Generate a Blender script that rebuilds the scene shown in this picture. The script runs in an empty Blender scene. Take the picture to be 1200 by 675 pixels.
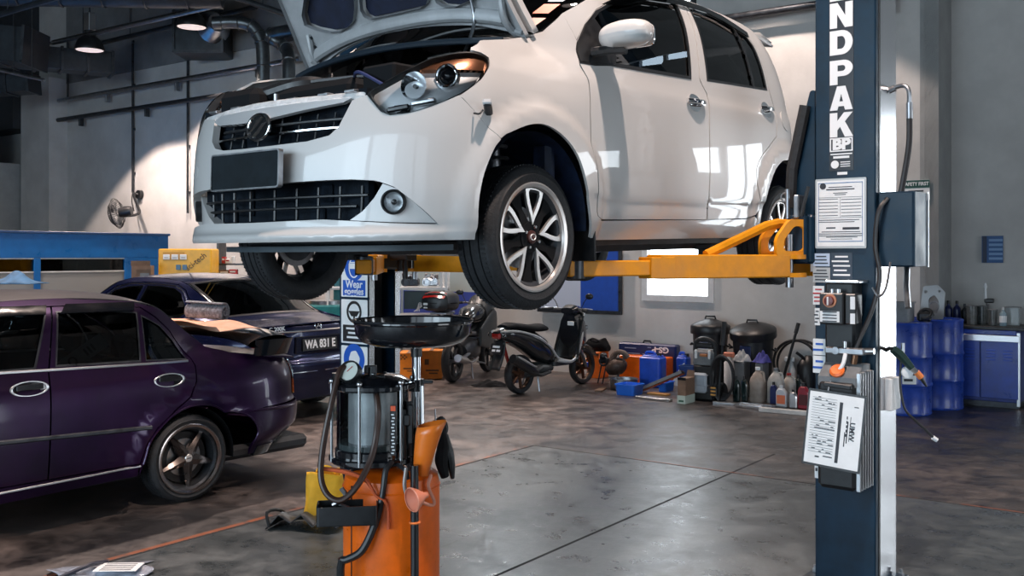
import bpy, bmesh, math, random
import numpy as np
from mathutils import Vector, Matrix, Euler, Quaternion
from mathutils.geometry import delaunay_2d_cdt
random.seed(7)
scn = bpy.context.scene
COL = scn.collection
R = math.radians
# ---------------------------------------------------------------- camera
FPX = 1150.0
CAMZ = 1.65
cam_d = bpy.data.cameras.new('camera'); cam = bpy.data.objects.new('camera', cam_d); COL.objects.link(cam)
cam.location = (0, 0, CAMZ); cam.rotation_euler = (R(90), 0, 0)
cam_d.sensor_fit = 'HORIZONTAL'; cam_d.sensor_width = 36.0
cam_d.lens = 36.0*FPX/1200.0
cam_d.shift_y = -37.5/1200.0
cam_d.clip_start = .05
scn.camera = cam
vs = scn.view_settings
vs.view_transform = 'Standard'; vs.look = 'None'; vs.exposure = .32; vs.gamma = 1.0
vs.use_curve_mapping = False
# ---------------------------------------------------------------- room frame: a runs to the back wall, b to the left along it
PHI = R(36.1)
AX = Vector((math.sin(PHI), math.cos(PHI), 0)); BX = Vector((-math.cos(PHI), math.sin(PHI), 0))
RA_BACK, RA_REC, RB_RIGHT, RB_LEFT, RA_FRONT, H_ROOF = 11.73, 12.35, -9.5, 25.0, -7.0, 8.2
def room(ra, rb, z=0.0): return AX*ra + BX*rb + Vector((0, 0, z))
def at(px, py, Y): return Vector(((px-600)/FPX*Y, Y, CAMZ-(py-300)/FPX*Y))
def floor_at(px, py):
    Y = FPX*CAMZ/(py-300); return Vector(((px-600)/FPX*Y, Y, 0))
def on_wall(px, py, off=0.0):
    d = Vector(((px-600)/FPX, 1, 0)); u = (RA_BACK-off)/d.dot(AX); return at(px, py, u)
ROOM_ROT = math.atan2(-BX.y, -BX.x)          # local x = -b (to the right along the back wall), local y = a
# ---------------------------------------------------------------- sky, daylight, lamps
wld = bpy.data.worlds.new('sky'); scn.world = wld; wld.use_nodes = True
nt = wld.node_tree; bg = nt.nodes['Background']
bg.inputs[0].default_value = (.72, .86, 1, 1); bg.inputs[1].default_value = 1.6
def area(name, loc, to, sx, sy, power, col, spread=180):
    d = bpy.data.lights.new(name, 'AREA'); d.shape = 'RECTANGLE'; d.size = sx; d.size_y = sy; d.energy = power; d.color = col
    d.spread = R(spread)
    o = bpy.data.objects.new(name, d); COL.objects.link(o); o.location = loc
    o.rotation_euler = (Vector(to)-Vector(loc)).to_track_quat('-Z', 'Y').to_euler(); return o
# daylight coming in at the bay doors behind the camera, at the side door and at the high windows
area('daylight', room(-6.8, 7.5, 2.7), room(5, 7.5, 1.6), 9.0, 4.6, 760, (.68, .86, 1))
area('daylight', room(-6.8, 1.0, 2.7), room(5, 1.0, 1.6), 3.0, 4.6, 150, (.68, .86, 1))
area('daylight', room(5.5, -9.4, 1.9), room(5.5, 6, 1.6), 4.8, 3.6, 130, (.95, .97, 1))
def lamp_light(loc, power, col, ang=84, blend=.12, r=.09):
    d = bpy.data.lights.new('lamp_light', 'SPOT'); d.energy = power; d.color = col; d.spot_size = R(ang); d.spot_blend = blend; d.shadow_soft_size = r
    o = bpy.data.objects.new('lamp_light', d); COL.objects.link(o); o.location = loc; return o
# ---------------------------------------------------------------- materials
MATS = {}
def mat(name, col, rough=.5, metal=0.0, coat=0.0, var=.0, scale=8.0, bump=.0, bscale=60.0, rvar=0.0, emit=None, alpha=1.0, stretch=None, spec=.5, col2=None, croughs=.05):
    if name in MATS: return MATS[name]
    m = bpy.data.materials.new(name); m.use_nodes = True; MATS[name] = m
    n, l = m.node_tree.nodes, m.node_tree.links
    p = n['Principled BSDF']
    p.inputs['Base Color'].default_value = (*col, 1); p.inputs['Roughness'].default_value = rough; p.inputs['Metallic'].default_value = metal
    p.inputs['Coat Weight'].default_value = coat; p.inputs['Coat Roughness'].default_value = croughs; p.inputs['Specular IOR Level'].default_value = spec
    if emit: p.inputs['Emission Color'].default_value = (*emit[:3], 1); p.inputs['Emission Strength'].default_value = emit[3]
    if var or bump or rvar or col2:
        tc = n.new('ShaderNodeTexCoord'); src = tc.outputs['Object']
        if stretch:
            mp = n.new('ShaderNodeMapping'); mp.inputs['Scale'].default_value = stretch; l.new(src, mp.inputs[0]); src = mp.outputs[0]
        nz = n.new('ShaderNodeTexNoise'); nz.inputs['Scale'].default_value = scale; nz.inputs['Detail'].default_value = 7; nz.inputs['Roughness'].default_value = .62
        l.new(src, nz.inputs[0])
        if var or col2:
            cr = n.new('ShaderNodeValToRGB'); cr.color_ramp.elements[0].position = .34; cr.color_ramp.elements[1].position = .68
            c2 = col2 or tuple(min(1, c*(1+var)+.0) for c in col)
            c1 = tuple(c*(1-var) for c in col) if not col2 else col
            cr.color_ramp.elements[0].color = (*c1, 1); cr.color_ramp.elements[1].color = (*c2, 1)
            l.new(nz.outputs['Fac'], cr.inputs[0]); l.new(cr.outputs[0], p.inputs['Base Color'])
        if rvar:
            mr = n.new('ShaderNodeMapRange'); mr.inputs['From Min'].default_value = .3; mr.inputs['From Max'].default_value = .7
            mr.inputs['To Min'].default_value = max(.02, rough-rvar); mr.inputs['To Max'].default_value = min(1, rough+rvar)
            l.new(nz.outputs['Fac'], mr.inputs[0]); l.new(mr.outputs[0], p.inputs['Roughness'])
        if bump:
            nb = n.new('ShaderNodeTexNoise'); nb.inputs['Scale'].default_value = bscale; nb.inputs['Detail'].default_value = 4
            l.new(src, nb.inputs[0]); bp = n.new('ShaderNodeBump'); bp.inputs['Strength'].default_value = bump; bp.inputs['Distance'].default_value = .01
            l.new(nb.outputs['Fac'], bp.inputs['Height']); l.new(bp.outputs[0], p.inputs['Normal'])
    return m
def glass(name, tint, refl=1.45, rough=.02):
    if name in MATS: return MATS[name]
    m = bpy.data.materials.new(name); m.use_nodes = True; MATS[name] = m
    n, l = m.node_tree.nodes, m.node_tree.links; n.remove(n['Principled BSDF'])
    t = n.new('ShaderNodeBsdfTransparent'); t.inputs[0].default_value = (*tint, 1)
    g = n.new('ShaderNodeBsdfGlossy'); g.inputs['Roughness'].default_value = rough
    f = n.new('ShaderNodeFresnel'); f.inputs[0].default_value = refl
    x = n.new('ShaderNodeMixShader'); l.new(f.outputs[0], x.inputs[0]); l.new(t.outputs[0], x.inputs[1]); l.new(g.outputs[0], x.inputs[2])
    l.new(x.outputs[0], n['Material Output'].inputs[0]); return m
# ---------------------------------------------------------------- mesh builder
def T(x=0, y=0, z=0): return Matrix.Translation((x, y, z))
def RX(d): return Matrix.Rotation(R(d), 4, 'X')
def RY(d): return Matrix.Rotation(R(d), 4, 'Y')
def RZ(d): return Matrix.Rotation(R(d), 4, 'Z')
def frame(o, z, x=None):
    """matrix whose z axis is z (and x axis near x) at o"""
    z = Vector(z).normalized(); x = Vector(x) if x is not None else (Vector((1, 0, 0)) if abs(z.x) < .9 else Vector((0, 1, 0)))
    y = z.cross(x).normalized(); x = y.cross(z)
    m = Matrix((x, y, z)).transposed().to_4x4(); m.translation = Vector(o); return m
def spline(pts, n=6, closed=False):
    P = [Vector(p) for p in pts]; N = len(P); out = []
    for i in range(N if closed else N-1):
        p0 = P[(i-1) % N] if closed or i > 0 else P[0]*2-P[1]; p1 = P[i]; p2 = P[(i+1) % N]
        p3 = P[(i+2) % N] if closed or i < N-2 else P[-1]*2-P[-2]
        for k in range(n):
            t = k/n; out.append(.5*((2*p1)+(p2-p0)*t+(2*p0-5*p1+4*p2-p3)*t*t+(3*p1-p0-3*p2+p3)*t**3))
    if not closed: out.append(P[-1])
    return out
def rpoly(pts, r=.01, n=4):
    """polygon with rounded corners"""
    out = []; N = len(pts)
    for i in range(N):
        a, b, c = Vector(pts[i-1]).to_2d(), Vector(pts[i]).to_2d(), Vector(pts[(i+1) % N]).to_2d()
        rr = r[i] if isinstance(r, (list, tuple)) else r
        da, dc = (a-b), (c-b); k = min(rr, da.length*.49, dc.length*.49)
        p, q = b+da.normalized()*k, b+dc.normalized()*k
        if k < 1e-5: out.append(tuple(b)); continue
        for j in range(n+1):
            t = j/n; out.append(tuple(p*(1-t)**2+b*2*t*(1-t)+q*t*t))
    return out
def rrect(w, h, r=.01, n=4, c=(0, 0)):
    x, y = c; return rpoly([(x-w/2, y-h/2), (x+w/2, y-h/2), (x+w/2, y+h/2), (x-w/2, y+h/2)], r, n)
def circ(r, n=24, c=(0, 0), a0=0, a1=360):
    full = abs(a1-a0) >= 359.9
    return [(c[0]+r*math.cos(R(a0+(a1-a0)*i/(n if full else n-1))), c[1]+r*math.sin(R(a0+(a1-a0)*i/(n if full else n-1)))) for i in range(n)]
class MB:
    def __init__(s): s.v, s.f = [], []
    def add(s, vs, fs, M=None):
        k = len(s.v); s.v += [tuple(M @ Vector(p)) for p in vs] if M is not None else [tuple(p) for p in vs]
        s.f += [tuple(i+k for i in f) for f in fs]; return s
    def box(s, c, d, M=None, b=0.0):
        h = [x/2 for x in d]; b = min(b, min(h)*.95)
        if b <= 0:
            vs = [(c[0]+i*h[0], c[1]+j*h[1], c[2]+k*h[2]) for i in (-1, 1) for j in (-1, 1) for k in (-1, 1)]
            return s.add(vs, [(0, 1, 3, 2), (4, 6, 7, 5), (0, 4, 5, 1), (2, 3, 7, 6), (0, 2, 6, 4), (1, 5, 7, 3)], M)
        vs, idx = [], {}
        for i in (-1, 1):
            for j in (-1, 1):
                for k in (-1, 1):
                    sg = (i, j, k)
                    for a in range(3):
                        idx[sg, a] = len(vs); vs.append(tuple(c[q]+sg[q]*(h[q]-(0 if q == a else b)) for q in range(3)))
        fs = []
        def put(ids):
            P = [Vector(vs[i]) for i in ids]; n = (P[1]-P[0]).cross(P[2]-P[0]); m = sum(P, Vector())/len(P)-Vector(c)
            fs.append(tuple(ids) if n.dot(m) > 0 else tuple(reversed(ids)))
        for a in range(3):
            o1, o2 = [q for q in range(3) if q != a]
            for sa in (-1, 1):
                ids = []
                for u, w in ((-1, -1), (1, -1), (1, 1), (-1, 1)):
                    sg = [0]*3; sg[a] = sa; sg[o1] = u; sg[o2] = w; ids.append(idx[tuple(sg), a])
                put(ids)
            for u in (-1, 1):
                for w in (-1, 1):
                    sg = [0]*3; sg[o1] = u; sg[o2] = w; lo, hi = list(sg), list(sg); lo[a] = -1; hi[a] = 1
                    put([idx[tuple(lo), o1], idx[tuple(hi), o1], idx[tuple(hi), o2], idx[tuple(lo), o2]])
        for i in (-1, 1):
            for j in (-1, 1):
                for k in (-1, 1): put([idx[(i, j, k), 0], idx[(i, j, k), 1], idx[(i, j, k), 2]])
        return s.add(vs, fs, M)
    def cyl(s, p0, p1, r0, r1=None, n=16, M=None, cap=True):
        r1 = r0 if r1 is None else r1; F = frame(p0, Vector(p1)-Vector(p0)); L = (Vector(p1)-Vector(p0)).length
        return s.lathe([(r0, 0), (r1, L)], n, (M @ F) if M is not None else F, cap)
    def lathe(s, prof, n=24, M=None, cap=True, a0=0, a1=360):
        vs, fs = [], []; full = abs(a1-a0) > 359.9; m = n if full else n+1
        for r, z in prof:
            for i in range(m):
                a = R(a0+(a1-a0)*i/n); vs.append((r*math.cos(a), r*math.sin(a), z))
        for k in range(len(prof)-1):
            for i in range(n):
                j = (i+1) % m; fs.append((k*m+i, k*m+j, (k+1)*m+j, (k+1)*m+i))
        if cap and full:
            if prof[0][0] > 1e-4: fs.append(tuple(range(m-1, -1, -1)))
            if prof[-1][0] > 1e-4: fs.append(tuple((len(prof)-1)*m+i for i in range(m)))
        return s.add(vs, fs, M)
    def tube(s, path, r, n=8, closed=False, sp=0, M=None, cap=True, flat=1.0):
        P = spline(path, sp, closed) if sp else [Vector(p) for p in path]
        N = len(P); rr = r if isinstance(r, (list, tuple)) else None
        vs, fs = [], []; t0 = (P[1]-P[0]).normalized(); x = Vector((0, 0, 1)) if abs(t0.z) < .9 else Vector((1, 0, 0)); x = (x-t0*x.dot(t0)).normalized()
        for i in range(N):
            a, b = (P[(i-1) % N], P[(i+1) % N]) if closed else (P[max(i-1, 0)], P[min(i+1, N-1)])
            t = (b-a).normalized(); x = x-t*x.dot(t); x = x.normalized() if x.length > 1e-6 else t.orthogonal().normalized(); y = t.cross(x)
            ri = np.interp(i/(N-1), np.linspace(0, 1, len(rr)), rr) if rr else r
            for k in range(n):
                q = 2*math.pi*k/n; vs.append(P[i]+x*(ri*flat*math.cos(q))+y*(ri*math.sin(q)))
        for i in range(N if closed else N-1):
            j = (i+1) % N
            for k in range(n): k2 = (k+1) % n; fs.append((i*n+k, i*n+k2, j*n+k2, j*n+k))
        if cap and not closed: fs.append(tuple(range(n-1, -1, -1))); fs.append(tuple((N-1)*n+k for k in range(n)))
        return s.add(vs, fs, M)
    def prism(s, poly, h, M=None, z0=0.0, ch=0.0):
        """extruded outline in local xy from z0 to z0+h"""
        A = sum(poly[i-1][0]*poly[i][1]-poly[i][0]*poly[i-1][1] for i in range(len(poly)))
        if A < 0: poly = list(reversed(poly))
        n = len(poly); rings = [(poly, z0), (poly, z0+h)]
        if ch:
            c = Vector((sum(p[0] for p in poly)/n, sum(p[1] for p in poly)/n)); ins = []
            for i in range(n):
                a, b, d = Vector(poly[i-1]), Vector(poly[i]), Vector(poly[(i+1) % n])
                e1, e2 = (b-a).normalized(), (d-b).normalized(); nn = Vector((-(e1.y+e2.y), e1.x+e2.x))
                nn = nn.normalized() if nn.length > 1e-6 else Vector((-e1.y, e1.x)); ins.append(tuple(b+nn*ch))
            rings = [(ins, z0), (poly, z0+ch), (poly, z0+h-ch), (ins, z0+h)]
        vs = [(p[0], p[1], z) for q, z in rings for p in q]; fs = []
        for k in range(len(rings)-1):
            for i in range(n): j = (i+1) % n; fs.append((k*n+i, k*n+j, (k+1)*n+j, (k+1)*n+i))
        fs.append(tuple(range(n-1, -1, -1))); fs.append(tuple((len(rings)-1)*n+i for i in range(n)))
        return s.add(vs, fs, M)
    def plate(s, outer, holes, h, M=None, z0=0.0):
        """flat plate with holes, extruded"""
        vs2, es = [], []
        for lp in [outer]+list(holes):
            k = len(vs2); vs2 += [Vector((p[0], p[1])) for p in lp]; es += [(k+i, k+(i+1) % len(lp)) for i in range(len(lp))]
        r = delaunay_2d_cdt(vs2, es, [], 0, 1e-7); V = r[0]; C = np.array([sum((V[i] for i in f), Vector((0, 0)))/len(f) for f in r[2]])
        ok = inside(C, outer)
        for hl in holes: ok &= ~inside(C, hl)
        tri = [f for f, o in zip(r[2], ok) if o]; n = len(V)
        def ccw(f): a, b, c = V[f[0]], V[f[1]], V[f[2]]; return (b-a).cross(c-a) > 0
        tri = [f if ccw(f) else list(reversed(f)) for f in tri]
        vs = [(p.x, p.y, z0+h) for p in V]+[(p.x, p.y, z0) for p in V]
        fs = [tuple(f) for f in tri]+[tuple(n+i for i in reversed(f)) for f in tri]
        cnt = {}
        for f in tri:
            for i in range(3): cnt[f[i], f[(i+1) % 3]] = 1
        fs += [(b, a, n+a, n+b) for (a, b) in cnt if (b, a) not in cnt]
        return s.add(vs, fs, M)
    def ball(s, c, r, n=16, m=10, M=None):
        r = r if isinstance(r, (tuple, list)) else (r, r, r); vs, fs = [], []
        for i in range(m+1):
            a = math.pi*i/m
            for k in range(n): q = 2*math.pi*k/n; vs.append((c[0]+r[0]*math.sin(a)*math.cos(q), c[1]+r[1]*math.sin(a)*math.sin(q), c[2]-r[2]*math.cos(a)))
        for i in range(m):
            for k in range(n): k2 = (k+1) % n; fs.append((i*n+k, i*n+k2, (i+1)*n+k2, (i+1)*n+k))
        return s.add(vs, fs, M)
    def torus(s, R0, r, n=32, m=8, M=None, a0=0, a1=360, flat=1.0):
        return s.lathe([(R0+r*math.cos(2*math.pi*k/m), flat*r*math.sin(2*math.pi*k/m)) for k in range(m+1)], n, M, False, a0, a1)
    def surf(s, fn, nu, nv, M=None):
        vs = [fn(i/nu, j/nv) for i in range(nu+1) for j in range(nv+1)]
        fs = [(i*(nv+1)+j, (i+1)*(nv+1)+j, (i+1)*(nv+1)+j+1, i*(nv+1)+j+1) for i in range(nu) for j in range(nv)]
        return s.add(vs, fs, M)
    def text(s, body, size, M=None, depth=.001, bold=0.0, align='CENTER', sx=1.0):
        cu = bpy.data.curves.new('t', 'FONT'); cu.body = body; cu.size = size; cu.offset = bold; cu.extrude = depth/2; cu.align_x = align; cu.align_y = 'CENTER'; cu.resolution_u = 3
        ob = bpy.data.objects.new('t', cu); COL.objects.link(ob)
        dg = bpy.context.evaluated_depsgraph_get(); me = bpy.data.meshes.new_from_object(ob.evaluated_get(dg))
        s.add([(v.co.x*sx, v.co.y, v.co.z) for v in me.vertices], [tuple(p.vertices) for p in me.polygons], M)
        bpy.data.objects.remove(ob); bpy.data.curves.remove(cu); bpy.data.meshes.remove(me); return s
    def build(s, name, m, parent=None, label=None, smooth=35, solid=0.0, sub=0):
        me = bpy.data.meshes.new(name); me.from_pydata(s.v, [], s.f); me.materials.append(m)
        bm = bmesh.new(); bm.from_mesh(me); bmesh.ops.recalc_face_normals(bm, faces=bm.faces); bm.to_mesh(me); bm.free()
        if smooth: me.shade_smooth(); me.set_sharp_from_angle(angle=R(smooth))
        o = bpy.data.objects.new(name, me); COL.objects.link(o)
        if parent is not None: o.parent = parent
        if label: o['label'] = label
        if solid: q = o.modifiers.new('s', 'SOLIDIFY'); q.thickness = solid; q.offset = 0
        if sub: q = o.modifiers.new('u', 'SUBSURF'); q.levels = sub; q.render_levels = sub
        return o
def inside(pts, poly):
    pts = np.asarray(pts, float).reshape(-1, 2); P = np.asarray([(p[0], p[1]) for p in poly], float); x, y = pts[:, 0], pts[:, 1]; r = np.zeros(len(pts), bool)
    for i in range(len(P)):
        (x1, y1), (x2, y2) = P[i-1], P[i]
        if y1 == y2: continue
        r ^= ((y1 > y) != (y2 > y)) & (x < (x2-x1)*(y-y1)/(y2-y1)+x1)
    return r
def thing(name, label, cat, loc=(0, 0, 0), rz=0.0, group=None, ry=0.0, rx=0.0):
    o = bpy.data.objects.new(name, None); COL.objects.link(o); o.location = loc; o.rotation_euler = (rx, ry, rz); o.empty_display_size = .1
    return tag(o, label, cat, group)
def tag(o, label, cat, group=None):
    o['label'] = label; o['category'] = cat
    if group: o['group'] = group
    return o
def struct(name, mb, m, **k):
    o = mb.build(name, m, **k); o['kind'] = 'structure'; return o
def copy_thing(o, loc=None, rz=None, label=None, parent=None):
    c = o.copy(); COL.objects.link(c)
    if parent is not None: c.parent = parent
    for ch in list(o.children): copy_thing(ch, parent=c)
    if loc is not None: c.location = loc
    if rz is not None: c.rotation_euler.z = rz
    if label: c['label'] = label
    return c
# ---------------------------------------------------------------- curved sheet panels
def dense(lp, d):
    out = []
    for i in range(len(lp)):
        a, b = np.array(lp[i], float), np.array(lp[(i+1) % len(lp)], float); k = max(1, int(math.ceil(np.hypot(*(b-a))/d)))
        out += [tuple(a+(b-a)*j/k) for j in range(k)]
    return out
def soft(lp, n=5, closed=True): return [(p.x, p.y) for p in spline([(q[0], q[1], 0) for q in lp], n, closed)]
FLIP = np.array([-1., 1., 1.])
def panel(name, S, outer, m, parent=None, holes=(), step=.03, lip=.012, off=0.0, mirror=False, label=None, inward=1.0, smooth=True):
    """sheet over surface S(u, v) inside outline `outer` (minus holes) with a turned-in edge; mirror = same on the right-hand side"""
    vs2, es, bound = [], [], []
    for lp in [outer]+list(holes):
        lp = dense(lp, step*.6); k = len(vs2); vs2 += lp; es += [(k+i, k+(i+1) % len(lp)) for i in range(len(lp))]; bound.append(lp)
    B = np.array(vs2); lo, hi = B.min(0), B.max(0)
    gx, gy = np.meshgrid(np.arange(lo[0]+step*.37, hi[0], step), np.arange(lo[1]+step*.41, hi[1], step), indexing='ij')
    G = np.stack([gx.ravel(), gy.ravel()], -1); ok = inside(G, bound[0])
    for h in bound[1:]: ok &= ~inside(G, h)
    G = G[ok]
    if len(G):
        dm = np.full(len(G), 9.)
        for c in range(0, len(B), 200): dm = np.minimum(dm, np.sqrt(((G[:, None]-B[None, c:c+200])**2).sum(-1)).min(1))
        G = G[dm > step*.42]
    V2 = [Vector(p) for p in vs2]+[Vector(p) for p in G]
    r = delaunay_2d_cdt(V2, es, [], 0, 1e-7); V = np.array([tuple(p) for p in r[0]]); F = np.array([tuple(f) for f in r[2]])
    C = V[F].mean(1); ok = inside(C, bound[0])
    for h in bound[1:]: ok &= ~inside(C, h)
    F = F[ok]
    def SS(u, v):
        p = S(u, v)*FLIP
        return p*np.array([1, -1, 1.]) if mirror else p
    u, v = V[:, 0], V[:, 1]; P = SS(u, v); e = 2e-3
    N = np.cross(SS(u+e, v)-SS(u-e, v), SS(u, v+e)-SS(u, v-e)); N /= np.maximum(np.linalg.norm(N, axis=1, keepdims=True), 1e-9)
    cen = np.array([-1.2, 0, .55]); sgn = np.sign(((P-cen)*N).sum(1).mean())*inward; N = N*sgn
    P = P+N*off
    fn = np.cross(P[F[:, 1]]-P[F[:, 0]], P[F[:, 2]]-P[F[:, 0]]); fl = (fn*N[F[:, 0]]).sum(1) < 0; F[fl] = F[fl][:, ::-1]
    verts = [tuple(p) for p in P]; faces = [tuple(f) for f in F]; nor = [tuple(q) for q in N]
    if lip:
        cnt = set((int(f[i]), int(f[(i+1) % 3])) for f in F for i in range(3)); edge = [(a, b) for a, b in cnt if (b, a) not in cnt]
        mp = {}
        for a, b in edge:
            ids = []
            for q in (a, b):
                if q not in mp:
                    mp[q] = len(verts); verts.append(tuple(P[q])); verts.append(tuple(P[q]-N[q]*lip)); nor += [None, None]
                ids.append(mp[q])
            faces.append((ids[1], ids[0], ids[0]+1, ids[1]+1))
    me = bpy.data.meshes.new(name); me.from_pydata(verts, [], faces); me.materials.append(m)
    me.shade_smooth()
    vn = [x if x is not None else (0, 0, 0) for x in nor]
    if lip:
        acc = {}
        for f in faces[len(F):]:
            a, b, c = (Vector(verts[i]) for i in f[:3]); n_ = (b-a).cross(c-a)
            for i in f: acc[i] = acc.get(i, Vector())+n_
        for i, q in acc.items(): vn[i] = tuple(q.normalized()) if q.length > 0 else (0, 0, 1)
    if smooth: me.normals_split_custom_set_from_vertices(vn)
    o = bpy.data.objects.new(name, me); COL.objects.link(o)
    if parent is not None: o.parent = parent
    if label: o['label'] = label
    return o
def _pchip(tab):
    t = np.array(sorted(tab), float); x, y = t[:, 0], t[:, 1]
    h = np.diff(x); d = np.diff(y) / h
    m = np.zeros(len(x))
    if len(x) > 2:
        for i in range(1, len(x) - 1):
            if d[i-1] * d[i] > 0:
                w1 = 2*h[i] + h[i-1]; w2 = h[i] + 2*h[i-1]
                m[i] = (w1 + w2) / (w1/d[i-1] + w2/d[i])
    m[0] = d[0]; m[-1] = d[-1]
    def f(v):
        v = np.clip(np.asarray(v, float), x[0], x[-1])
        i = np.clip(np.searchsorted(x, v) - 1, 0, len(x) - 2)
        s = (v - x[i]) / h[i]
        return ((1+2*s)*(1-s)**2*y[i] + s*(1-s)**2*h[i]*m[i] + s*s*(3-2*s)*y[i+1] + s*s*(s-1)*h[i]*m[i+1])
    return f
def _smooth(a, b, v):
    t = np.clip((np.asarray(v, float) - a) / (b - a), 0, 1); return t*t*(3-2*t)
class Body:
    """Car skin: S(u, z) runs from nose centre (u = Xc-Lu) round the corner, down the left side (u = x) and round the tail."""
    def __init__(s, xf, xr, Wd, Wf, Xc, Xr, Lu, Lr, pf=2.5, pr=2.5, blend=(.2, .65), arches=(), narrow=(0, 9), Wr=None, rblend=(3, 4), feats=None):
        s.xf, s.xr, s.Wd, s.Wf = _pchip(xf), _pchip(xr), _pchip(Wd), _pchip(Wf)
        s.Wr = _pchip(Wr) if Wr else None
        s.Xc, s.Xr, s.Lu, s.Lr, s.pf, s.pr, s.blend, s.arches, s.narrow, s.rblend, s.feats = Xc, Xr, Lu, Lr, pf, pr, blend, arches, narrow, rblend, feats
    def W(s, x, z):
        b = _smooth(s.blend[0], s.blend[1], x)
        w = s.Wf(z) * (1-b) + s.Wd(z) * b
        if s.Wr is not None:
            c = _smooth(s.rblend[0], s.rblend[1], x); w = w*(1-c) + s.Wr(z)*c
        return w - s.narrow[0] * np.clip(x - s.narrow[1], 0, 9)**2
    def S(s, u, z):
        u = np.asarray(u, float); z = np.asarray(z, float); u, z = np.broadcast_arrays(u, z)
        X = np.where(u < s.Xc, s.Xc, np.where(u > s.Xr, s.Xr, u))
        w = s.W(X, z); x = X.copy().astype(float); y = w.copy()
        th = np.pi/2 * (1 - (s.Xc - u)/s.Lu); e = 2/s.pf
        L = s.Xc - s.xf(z); m = u < s.Xc
        sg = np.sign(th)
        x = np.where(m, s.xf(z) + L*(1 - np.abs(np.cos(th))**e), x)
        y = np.where(m, sg * w * np.abs(np.sin(th))**e, y)
        th = np.pi/2 * (1 - (u - s.Xr)/s.Lr); e = 2/s.pr
        L = s.xr(z) - s.Xr; m2 = u > s.Xr; sg = np.sign(th)
        x = np.where(m2, s.xr(z) - L*(1 - np.abs(np.cos(th))**e), x)
        y = np.where(m2, sg * w * np.abs(np.sin(th))**e, y)
        for (ax, az, r0, amp, wid) in s.arches:
            r = np.hypot(x - ax, z - az)
            y = y + np.sign(y) * amp * (1 - _smooth(r0 + .045, r0 + .045 + wid, r)) * (np.abs(y) > .3)
        if s.feats is not None: x, y, z = s.feats(u, x, y, z)
        return np.stack([x, y, z], -1)
# ---------------------------------------------------------------- common materials
M_WALL = mat('painted_concrete', (.54, .53, .515), .75, var=.10, scale=1.6, bump=.12, bscale=30)
M_WALLR = mat('grey_render', (.30, .31, .31), .8, var=.12, scale=2.2, bump=.15, bscale=30)
M_DARKW = mat('dark_concrete', (.10, .11, .12), .85, var=.2, scale=1.5)
M_ROOF = mat('roof_sheet', (.022, .026, .032), .6, var=.3, scale=2)
M_STEEL = mat('galvanised_steel', (.36, .37, .39), .34, 1.0, var=.2, scale=14, rvar=.06)
M_CHROME = mat('chrome', (.86, .88, .90), .08, 1.0)
M_ALU = mat('brushed_aluminium', (.62, .63, .65), .28, 1.0)
M_CSTEEL = mat('column_steel', (.66, .66, .68), .20, 1.0)
M_DSTEEL = mat('dark_steel', (.055, .060, .068), .38, .7, var=.3, scale=16, rvar=.12)
M_BLACK = mat('black_plastic', (.012, .013, .015), .38, var=.3, scale=30, rvar=.08)
M_BLACKG = mat('gloss_black', (.008, .009, .012), .12, coat=.6, rvar=.05, scale=6)
M_MATT = mat('matt_black', (.006, .0065, .008), .8, spec=.2)
M_RUB = mat('rubber', (.014, .016, .019), .62, var=.35, scale=40, bump=.25, bscale=120)
M_RUBS = mat('hose_rubber', (.016, .016, .018), .42)
M_NAVY = mat('navy_enamel', (.004, .022, .045), .40, spec=.3, var=.3, scale=7, rvar=.1)
M_BLUE = mat('blue_enamel', (.012, .050, .33), .34, coat=.2, var=.22, scale=9, rvar=.1)
M_BLUED = mat('deep_blue_paint', (.010, .030, .20), .42, var=.3, scale=9)
M_BOOTH = mat('booth_blue_panel', (.004, .125, .40), .32, spec=.35, var=.12, scale=5, rvar=.08)
M_BLUEP = mat('blue_plastic', (.012, .075, .52), .35, var=.15, scale=9)
M_ORANGE = mat('orange_enamel', (.84, .140, .005), .34, spec=.4, var=.14, scale=9, rvar=.1)
M_LIFTO = mat('orange_lift_paint', (.70, .27, .006), .42, spec=.3, var=.16, scale=8, rvar=.1)
M_YEL = mat('yellow_paint', (.80, .42, .015), .36, var=.12, scale=7)
M_OBOX = mat('orange_carton', (.74, .22, .010), .6, var=.15, scale=8)
M_WHITE = mat('white_print', (.80, .82, .84), .5)
M_PAPER = mat('paper', (.82, .84, .85), .6, var=.05, scale=12)
M_GREYP = mat('grey_plastic', (.16, .17, .18), .45, var=.2, scale=12)
M_WOOD = mat('brown_board', (.15, .085, .05), .65, var=.3, scale=7, stretch=(1, 6, 1))
M_CARD = mat('cardboard', (.20, .125, .085), .75, var=.2, scale=10)
M_INK = mat('ink', (.03, .035, .045), .6)
M_TRIM = mat('white_trim', (.62, .64, .65), .5, var=.1, scale=8)
M_RED = mat('red_paint', (.45, .02, .02), .35)
M_SIGNB = mat('sign_blue', (.012, .10, .50), .45)
M_TEAL = mat('teal_machine_paint', (.015, .16, .18), .4, var=.2, scale=8)
G_TINT = glass('tinted_glass', (.10, .12, .13)); G_CLEAR = glass('clear_glass', (.86, .90, .92)); G_DARK = glass('privacy_glass', (.022, .026, .030), 1.5)
def pane_mat():
    m = mat('bright_daylit_pane', (.9, .95, 1), .4, emit=(.86, .94, 1, 3.0)); return m
M_PANE = pane_mat()
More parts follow.
